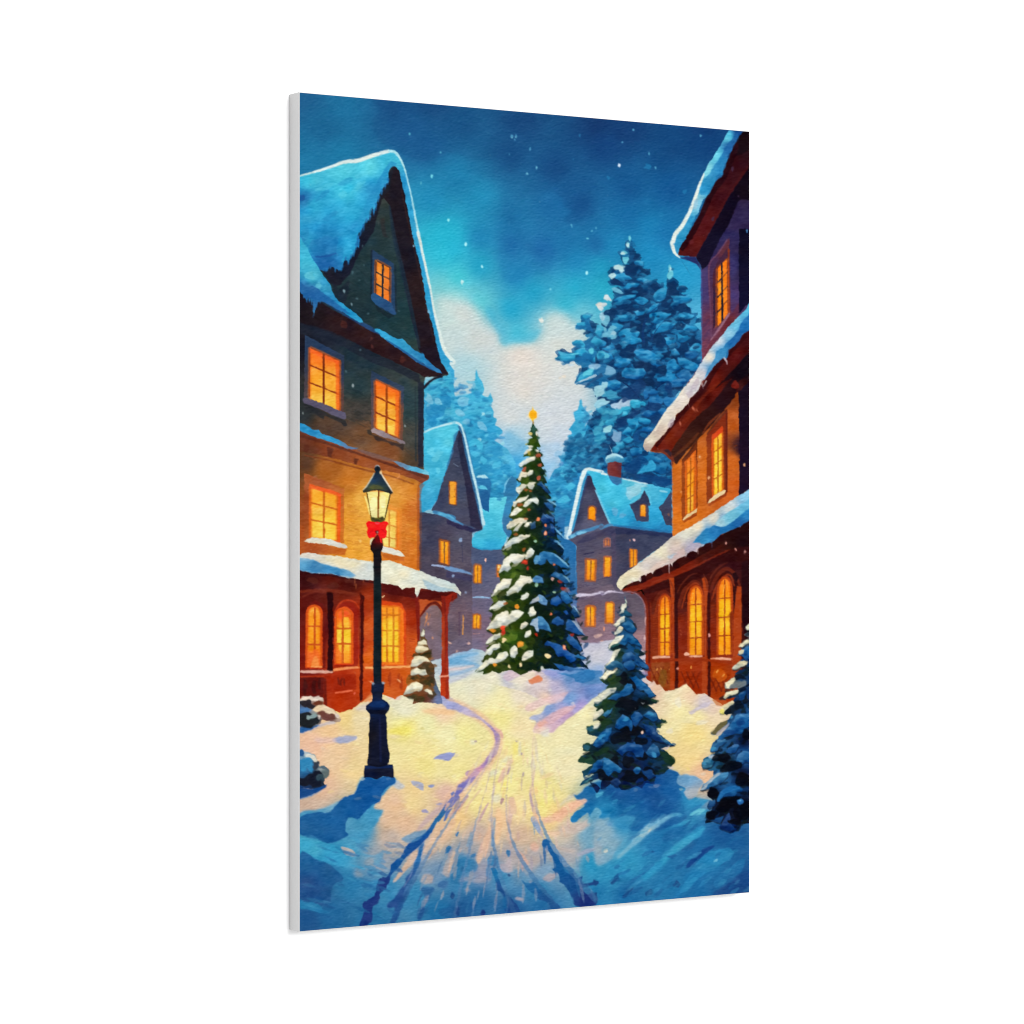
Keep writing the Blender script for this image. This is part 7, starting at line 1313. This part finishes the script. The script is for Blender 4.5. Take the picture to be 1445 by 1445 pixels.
def paint_flakes():
    """stars and falling flakes: no part of their own"""
    ID(0)
    kw = dict(soft=0.18, ident=False, amp=0)
    D("a 1038,388,10,10,0 1323,560,9,12,30 1140,845,7,16,0", (90, 180, 205), a=0.9, **kw)
    D("a 1242,778,11,17,0", (120, 220, 235), **kw); D("a 1397,1187,13,14,0", (150, 236, 240), **kw)
    D("b 178,1410,11,16,20", (150, 232, 240), **kw)
    D("b 605,410,14,16,0 642,410,9,16,0 632,440,8,10,0 773,532,9,16,0 835,700,10,18,0 747,757,11,12,0 582,578,7,9,0", (76, 150, 190), a=0.9, **kw)
    D("b 640,420,5,5,0 608,425,6,7,0 835,700,6,8,0 747,757,6,6,0", (130, 200, 220), **kw)
    D("b 1158,1237,8,16,-20 1385,1262,8,10,0 1308,1358,12,6,0 1345,1288,10,10,0", (84, 170, 205), a=0.9, **kw)
    D("b 580,1220,9,22,0 1175,625,5,9,0 1235,405,10,16,0 745,170,5,7,0", (44, 120, 170), a=0.7, **kw)
    D("c 352,352,10,12,0 250,467,8,8,0 498,573,7,16,0 557,703,8,13,0 978,405,10,10,0", (90, 170, 205), a=0.9, **kw)
    D("c 222,682,11,17,0", (210, 226, 246), **kw)
    D("c 610,1142,20,24,0 825,925,20,22,0 245,1190,9,9,0 487,692,34,26,0 120,795,14,18,0", (36, 124, 176), a=0.7, **kw)
    D("e 178,97,11,16,20 328,308,11,16,0 1300,362,13,18,0", (170, 236, 244), **kw)
    D("e 145,452,15,22,0", (190, 230, 230), **kw); D("e 880,800,23,25,0", (224, 228, 220), **kw); D("e 962,515,9,10,0 1308,45,12,5,0", (110, 205, 225), **kw)
    D("e 1085,1325,22,14,0 1050,1335,20,10,0", (232, 214, 190), a=0.6, soft=0.5, ident=False, amp=0)
    D("d 430,535,10,16,0 500,655,8,13,0 512,1408,9,16,0", (130, 160, 170), **kw)
    D("d 550,603,12,9,0 600,115,7,12,0 655,742,10,9,0 580,1077,12,8,0 447,1275,9,11,0 940,717,12,5,0 572,432,8,6,0 615,292,8,6,0 510,360,12,16,0", (80, 110, 120), a=0.75, **kw)
    D("g 512,95,9,17,0 993,470,7,12,-10 48,350,6,12,0", (150, 160, 160), **kw)
    D("j 580,222,14,14,0", (246, 196, 110), **kw)
    r = random.Random(77)
    for _ in range(60):   # the finest specks
        x = r.uniform(425, 1050); y = r.uniform(200, 1000)
        blob(x, y, r.uniform(0.35, 0.8), r.uniform(0.4, 1.1), 0, (190, 190, 190), a=r.uniform(0.15, 0.45), soft=0.1, ident=False, amp=0)


def kuwahara(im, r):
    """each point takes the mean of the calmest of its four corners: a loaded brush"""
    lum = im.mean(-1)
    m = box(im, r // 2 if r > 1 else 1); k = r // 2 if r > 1 else 1
    l1 = box(lum, k); l2 = box(lum * lum, k); v = l2 - l1 * l1
    best = None; out = None
    for dy in (-k, k):
        for dx in (-k, k):
            vv = np.roll(v, (dy, dx), (0, 1)); mm = np.roll(m, (dy, dx), (0, 1))
            if best is None:
                best, out = vv.copy(), mm.copy()
            else:
                s = vv < best
                best[s] = vv[s]; out[s] = mm[s]
    return out


def brush_over(im, n, hl, hw, alpha, jit, seed):
    """go over the whole picture with small strokes that follow its forms"""
    r = np.random.default_rng(seed)
    lum = im.mean(-1)
    b = box(lum, 2)
    gx = np.gradient(b, axis=1); gy = np.gradient(b, axis=0)
    jxx = box(gx * gx, 5); jyy = box(gy * gy, 5); jxy = box(gx * gy, 5)
    th = 0.5 * np.arctan2(2 * jxy, jxx - jyy) + math.pi / 2
    weak = np.hypot(jxx - jyy, 2 * jxy) < 0.6
    th = np.where(weak, 0.1 + 0.5 * N_BIG, th)
    R = int(hl * SS) + 2
    yy, xx = np.mgrid[-R:R + 1, -R:R + 1].astype(np.float32)
    kern = []
    for k in range(24):
        t = math.pi * k / 24
        u = xx * math.cos(t) + yy * math.sin(t); v = -xx * math.sin(t) + yy * math.cos(t)
        d = (u / (hl * SS)) ** 2 + (v / (hw * SS)) ** 2
        kern.append((np.clip(1.35 - d, 0, 1) * alpha)[..., None].astype(np.float32))
    ys = r.integers(R, H - R - 1, n); xs = r.integers(R, W - R - 1, n)
    cols = im[ys, xs] + r.normal(0, 1, (n, 1)) * jit * (0.35 + 0.8 * lum[ys, xs] / 255)[:, None] + r.normal(0, jit * 0.3, (n, 3))
    ks = np.round((th[ys, xs] + r.normal(0, 0.15, n)) / math.pi * 24).astype(int) % 24
    for i in range(n):
        y, x = ys[i], xs[i]
        w = im[y - R:y + R + 1, x - R:x + R + 1]
        w += kern[ks[i]] * (cols[i] - w)
    return im


def paint():
    global IMG
    paint_sky(); paint_far_trees(); paint_big_pine(); paint_far_houses(); paint_ground(); ground_marks()
    paint_left_house(); paint_right_house(); paint_christmas_tree(); paint_small_trees(); lamp_glow(); paint_lamp()
    # a hand is never quite steady: shift every edge a little
    wy = (N_FIN * 0.45 + N_TIN * 0.25) * SS * 0.35 * (IDS != 11); wx = (np.roll(N_FIN, 97, 1) * 0.45 + np.roll(N_TIN, 53, 0) * 0.25) * SS * 0.35 * (IDS != 11)
    yi = np.clip(np.arange(H)[:, None] + np.round(wy).astype(int), 0, H - 1)
    xi = np.clip(np.arange(W)[None, :] + np.round(wx).astype(int), 0, W - 1)
    IMG = 0.75 * IMG[yi, xi] + 0.25 * IMG
    IMG = np.ascontiguousarray(0.5 * kuwahara(IMG, 2) + 0.5 * IMG).astype(np.float32)
    IMG = brush_over(IMG, 26000, 3.4, 1.25, 0.42, 6.0, 1)
    IMG = brush_over(IMG, 30000, 2.0, 0.8, 0.4, 7.0, 2)
    WOB[0] = 0.2
    paint_lamp()                        # the nearest thing keeps its crisp outline
    # far walls under haze: greyer; lit snow: paler
    lum = IMG.mean(-1, keepdims=True)
    far = ((IDS >= 3) & (IDS <= 5))[..., None] * np.clip((135 - lum) / 30, 0, 1) * 0.22
    IMG = IMG * (1 - far) + lum * np.array([1.05, 1.0, 0.93], np.float32) * far
    lit = (IDS == 30)[..., None] * np.clip((box(lum[..., 0], 4)[..., None] - 150) / 60, 0, 1) * 0.2
    IMG = (IMG * (1 - lit) + np.array([238, 230, 196], np.float32) * lit).astype(np.float32)
    # the print's inks: strong blues run a little greyer and greener
    R_, G_, B_ = IMG[..., 0], IMG[..., 1], IMG[..., 2]
    wb = np.clip((B_ - G_ - 20) / 70, 0, 1) * np.clip((B_ - R_ - 50) / 70, 0, 1) * np.where(IDS == 0, 0.25, 1.0)
    t = np.clip((G_ - 115) / 50, 0, 1)
    IMG[..., 1] = G_ * (1 + wb * (-0.07 + 0.12 * t))
    IMG[..., 2] = B_ * (1 - wb * (0.16 - 0.09 * t))
    dusk = np.clip((330 - (Y0 + np.arange(H) / SS)) / 200, 0, 1)[:, None] * 0.07 * (IDS == 0)
    IMG *= 1 - dusk[..., None].astype(np.float32)
    paint_flakes()
    # relief of rough watercolour paper, printed with the picture: fine lying ripples
    yy = np.arange(H)[:, None] / SS
    xx = np.arange(W)[None, :] / SS
    big = noise(3.6, 2.0, 21) + 0.7 * np.roll(N_TIN, 31, 1)
    rip = np.sin((yy + 0.22 * xx) * 1.35 + 1.9 * N_FIN + 1.2 * N_MID)
    g = 0.75 * big + 0.35 * rip
    g = g - 0.8 * np.roll(g, (2, 1), (0, 1))
    lum = IMG.mean(-1) / 255.0
    amt = 1.2 + 7.6 * np.clip(lum * 1.2, 0, 1)
    IMG = IMG + (g * amt)[..., None] * np.array([1.0, 0.95, 0.9], np.float32)
    lum = np.clip(IMG.mean(-1, keepdims=True) / 255.0, 0, 1)
    IMG = IMG - 7.0 * (1 - lum) ** 4 + 9.0 * lum ** 4
    IMG = np.clip(IMG, 3, 250)


# ---------------------------------------------------------------------------
# 2.  THE CANVAS, THE WALL IT HANGS ON, LAMPS AND CAMERA
# ---------------------------------------------------------------------------
import bpy, bmesh
from mathutils import Matrix, Vector

paint()
scene = bpy.context.scene

# size of the print (metres) and where the lens stood, from its four corners in the photo
PH, PW, PT = 0.9144, 0.6096, 0.0222          # height, width, depth of the stretched canvas
XL, XR, HL, HR, FR = 422.85 - 722.5, 1057.1 - 722.5, 1183.5, 1073.0, 1445.0
aL = XL * PH / HL; aR = XR * PH / HR           # sideways offsets of the two edges
dz2 = PW ** 2 - (aR - aL) ** 2
foc = math.sqrt(dz2) / (PH * (1 / HR - 1 / HL))
dL, dR = foc * PH / HL, foc * PH / HR
e = Vector(((aR - aL) / PW, (dR - dL) / PW))   # picture's width axis seen from the camera
nb = Vector((-e.y, e.x))                       # its back normal
cm = Vector(((aL + aR) / 2, (dL + dR) / 2))
HANG = 1.50                                    # height of the picture's centre
FRONT = -PT - 0.0006                           # the wall is y = 0
cam_loc = Vector((-cm.dot(e), FRONT - cm.dot(nb), HANG))
cam_yaw = math.atan2(-e.y, e.x)

cam = bpy.data.cameras.new('camera')
cam.sensor_width = 36.0; cam.sensor_fit = 'HORIZONTAL'
cam.lens = foc / FR * 36.0
cam.clip_end = 200
co = bpy.data.objects.new('camera', cam)
scene.collection.objects.link(co)
co.location = cam_loc
co.rotation_euler = (math.radians(90), 0, cam_yaw)
scene.camera = co


def nodes(name, rough=0.8, spec=0.1):
    m = bpy.data.materials.new(name); m.use_nodes = True
    nt = m.node_tree; b = nt.nodes['Principled BSDF']
    b.inputs['Roughness'].default_value = rough
    b.inputs['Specular IOR Level'].default_value = spec
    return m, nt, b


def link_obj(name, me, mat, parent=None):
    o = bpy.data.objects.new(name, me)
    scene.collection.objects.link(o)
    if mat:
        me.materials.append(mat)
    if parent:
        o.parent = parent
    return o


# ---- materials
LIGHT = 1.9                             # light falling on the face, in albedo units
m_print, nt, b = nodes('printed_canvas', 0.9, 0.0)
at = nt.nodes.new('ShaderNodeVertexColor'); at.layer_name = 'print'
nt.links.new(at.outputs['Color'], b.inputs['Base Color'])
tc = nt.nodes.new('ShaderNodeTexCoord')
sepw = []
hsum = None
for rot in (0, 1):                              # the weave: threads across and threads up
    wv = nt.nodes.new('ShaderNodeTexWave'); wv.wave_type = 'BANDS'
    wv.bands_direction = 'X' if rot == 0 else 'Z'
    wv.inputs['Scale'].default_value = 420.0
    wv.inputs['Distortion'].default_value = 1.5
    nt.links.new(tc.outputs['Object'], wv.inputs['Vector'])
    sepw.append(wv)
mx = nt.nodes.new('ShaderNodeMath'); mx.operation = 'ADD'
nt.links.new(sepw[0].outputs['Fac'], mx.inputs[0]); nt.links.new(sepw[1].outputs['Fac'], mx.inputs[1])
ns = nt.nodes.new('ShaderNodeTexNoise'); ns.inputs['Scale'].default_value = 260; ns.inputs['Detail'].default_value = 3
nt.links.new(tc.outputs['Object'], ns.inputs['Vector'])
ad = nt.nodes.new('ShaderNodeMath'); ad.operation = 'MULTIPLY_ADD'; ad.inputs[1].default_value = 0.25
nt.links.new(mx.outputs[0], ad.inputs[0]); nt.links.new(ns.outputs['Fac'], ad.inputs[2])
bp = nt.nodes.new('ShaderNodeBump'); bp.inputs['Strength'].default_value = 0.12; bp.inputs['Distance'].default_value = 0.0006
nt.links.new(ad.outputs[0], bp.inputs['Height']); nt.links.new(bp.outputs['Normal'], b.inputs['Normal'])

m_side, nt, b = nodes('white_canvas_edge', 0.9, 0.1)
tc = nt.nodes.new('ShaderNodeTexCoord')
ns = nt.nodes.new('ShaderNodeTexNoise'); ns.inputs['Scale'].default_value = 400; ns.inputs['Detail'].default_value = 4
nt.links.new(tc.outputs['Object'], ns.inputs['Vector'])
rp = nt.nodes.new('ShaderNodeValToRGB')
rp.color_ramp.elements[0].color = (0.46, 0.46, 0.46, 1); rp.color_ramp.elements[1].color = (0.50, 0.50, 0.50, 1)
nt.links.new(ns.outputs['Fac'], rp.inputs['Fac']); nt.links.new(rp.outputs['Color'], b.inputs['Base Color'])
bp = nt.nodes.new('ShaderNodeBump'); bp.inputs['Strength'].default_value = 0.15; bp.inputs['Distance'].default_value = 0.0004
nt.links.new(ns.outputs['Fac'], bp.inputs['Height']); nt.links.new(bp.outputs['Normal'], b.inputs['Normal'])

m_back, nt, b = nodes('raw_wood_bar', 0.8, 0.2)
b.inputs['Base Color'].default_value = (0.55, 0.40, 0.24, 1)
tc = nt.nodes.new('ShaderNodeTexCoord')
ns = nt.nodes.new('ShaderNodeTexNoise'); ns.inputs['Scale'].default_value = 60
nt.links.new(tc.outputs['Object'], ns.inputs['Vector'])
rp = nt.nodes.new('ShaderNodeValToRGB')
rp.color_ramp.elements[0].color = (0.45, 0.31, 0.17, 1); rp.color_ramp.elements[1].color = (0.62, 0.47, 0.30, 1)
nt.links.new(ns.outputs['Fac'], rp.inputs['Fac']); nt.links.new(rp.outputs['Color'], b.inputs['Base Color'])

m_wall, nt, b = nodes('matt_white_wall', 0.95, 0.0)
tc = nt.nodes.new('ShaderNodeTexCoord')
ns = nt.nodes.new('ShaderNodeTexNoise'); ns.inputs['Scale'].default_value = 3
nt.links.new(tc.outputs['Object'], ns.inputs['Vector'])
rp = nt.nodes.new('ShaderNodeValToRGB')
rp.color_ramp.elements[0].color = (0.895, 0.895, 0.895, 1); rp.color_ramp.elements[1].color = (0.905, 0.905, 0.905, 1)
nt.links.new(ns.outputs['Fac'], rp.inputs['Fac']); nt.links.new(rp.outputs['Color'], b.inputs['Base Color'])

# ---- the wall
me = bpy.data.meshes.new('wall')
me.from_pydata([(-6, 0, -2.5), (8, 0, -2.5), (8, 0, 5.5), (-6, 0, 5.5)], [], [(0, 1, 2, 3)])
wall = link_obj('wall', me, m_wall)
wall['kind'] = 'structure'

# ---- the canvas print: an Empty at the foot of its back, carrying the parts
root = bpy.data.objects.new('canvas_print', None)
scene.collection.objects.link(root)
root.location = (0, -0.0006, HANG - PH / 2)
root['label'] = 'tall white edged canvas print of a snowy lamplit village at night on white wall'
root['category'] = 'canvas print'

# wrapped edge: a box with softly rounded corners (its local y runs towards the room)
bm = bmesh.new()
bmesh.ops.create_cube(bm, size=1.0)
G = 0.0010
bmesh.ops.scale(bm, vec=(PW + 2 * G, PT, PH + 2 * G), verts=bm.verts)
bmesh.ops.translate(bm, vec=(0, -PT / 2, PH / 2), verts=bm.verts)
fe = [ed for ed in bm.edges if all(v.co.y < -PT + 1e-5 for v in ed.verts)]
ve = [ed for ed in bm.edges if abs(ed.verts[0].co.y - ed.verts[1].co.y) > 1e-4]
bmesh.ops.bevel(bm, geom=fe + ve, offset=G, segments=3, profile=0.5, affect='EDGES')
me = bpy.data.meshes.new('canvas_edge'); bm.to_mesh(me); bm.free()
for p_ in me.polygons:
    p_.use_smooth = False
link_obj('canvas_edge', me, m_side, root)

# picture face: a fine sheet, split where the painted things meet
NU, NV = 640, 1184
us = np.linspace(0, 1, NU + 1); vs = np.linspace(0, 1, NV + 1)
U, V = np.meshgrid(us, vs)
Xc = aL + (aR - aL) * U; Zc = dL + (dR - dL) * U
px = 722.5 + foc * Xc / Zc
py = 722.75 + foc * ((V - 0.5) * PH) / Zc
sx = (px - X0) * SS - 0.5; sy = (py - Y0) * SS - 0.5
im = box(IMG, 0)


def bil(a, x, y):
    xi = np.clip(np.floor(x).astype(int), 0, W - 2); yi = np.clip(np.floor(y).astype(int), 0, H - 2)
    fx = (x - xi)[..., None]; fy = (y - yi)[..., None]
    return (a[yi, xi] * (1 - fx) + a[yi, xi + 1] * fx) * (1 - fy) + (a[yi + 1, xi] * (1 - fx) + a[yi + 1, xi + 1] * fx) * fy


acc = 0
for ox in (-0.5, 0.5):
    for oy in (-0.5, 0.5):
        acc = acc + bil(im, sx + ox, sy + oy)
srgb = np.clip(acc / 4 / 255.0, 0, 1)
lin = np.where(srgb <= 0.04045, srgb / 12.92, ((srgb + 0.055) / 1.055) ** 2.4) / LIGHT
rgba = np.concatenate([lin, np.ones(lin.shape[:2] + (1,))], -1).astype(np.float32)

# region of every cell; stray specks go to their surroundings
Uc = (us[:-1] + us[1:]) / 2; Vc = (vs[:-1] + vs[1:]) / 2
UU, VV = np.meshgrid(Uc, Vc)
Xq = aL + (aR - aL) * UU; Zq = dL + (dR - dL) * UU
cx = np.clip(((722.5 + foc * Xq / Zq) - X0) * SS, 0, W - 1).astype(int)
cy = np.clip(((722.75 + foc * ((VV - 0.5) * PH) / Zq) - Y0) * SS, 0, H - 1).astype(int)
cell = IDS[cy, cx]
ids = [i for i in np.unique(cell)]
votes = np.stack([box(box((cell == i).astype(np.float32), 3), 2) for i in ids])
cell = np.array(ids)[votes.argmax(0)]

vx = (-PW / 2 + PW * U).ravel(); vz = (PH * (1 - V)).ravel()
FACEY = -PT - 0.0003


def face_part(name, sel, parent):
    jj, ii = np.nonzero(sel)
    a = jj * (NU + 1) + ii
    quads = np.stack([a, a + NU + 1, a + NU + 2, a + 1], 1)
    used, inv = np.unique(quads.ravel(), return_inverse=True)
    n = len(quads)
    me = bpy.data.meshes.new(name)
    me.vertices.add(len(used))
    co_ = np.stack([vx[used], np.full(len(used), FACEY), vz[used]], 1).astype(np.float32)
    me.vertices.foreach_set('co', co_.ravel())
    me.loops.add(4 * n)
    me.loops.foreach_set('vertex_index', inv.astype(np.int32).ravel())
    me.polygons.add(n)
    me.polygons.foreach_set('loop_start', np.arange(n, dtype=np.int32) * 4)
    me.update(calc_edges=True)
    ca = me.color_attributes.new('print', 'FLOAT_COLOR', 'POINT')
    ca.data.foreach_set('color', rgba.reshape(-1, 4)[used].ravel())
    return link_obj(name, me, m_print, parent)


face = face_part('picture_face', cell == 0, root)
for i in ids:
    if i == 0:
        continue
    nm, lab = NAMES[int(i)]
    o = face_part(nm, cell == i, face)
    o['label'] = lab

# ---- light: a big soft lamp from the upper right, pale room light all round
def area(name, d, dist, size, power):
    l = bpy.data.lights.new(name, 'AREA'); l.shape = 'SQUARE'; l.size = size; l.energy = power
    o = bpy.data.objects.new(name, l); scene.collection.objects.link(o)
    d = Vector(d).normalized(); c = Vector((0, 0, HANG))
    o.location = c + d * dist
    o.rotation_euler = (-d).to_track_quat('-Z', 'Y').to_euler()
    return o


area('softbox_lamp', (0.22, -0.89, 0.36), 12.0, 6.4, 1680)
w = bpy.data.worlds.new('World'); scene.world = w; w.use_nodes = True
bg = w.node_tree.nodes['Background']
bg.inputs['Color'].default_value = (1, 1, 1, 1)
bg.inputs['Strength'].default_value = 0.93

vs_ = scene.view_settings
vs_.view_transform = 'Standard'; vs_.look = 'None'; vs_.exposure = 0; vs_.gamma = 1
vs_.use_curve_mapping = False
scene.cycles.filter_width = 1.05          # as crisp as the photo
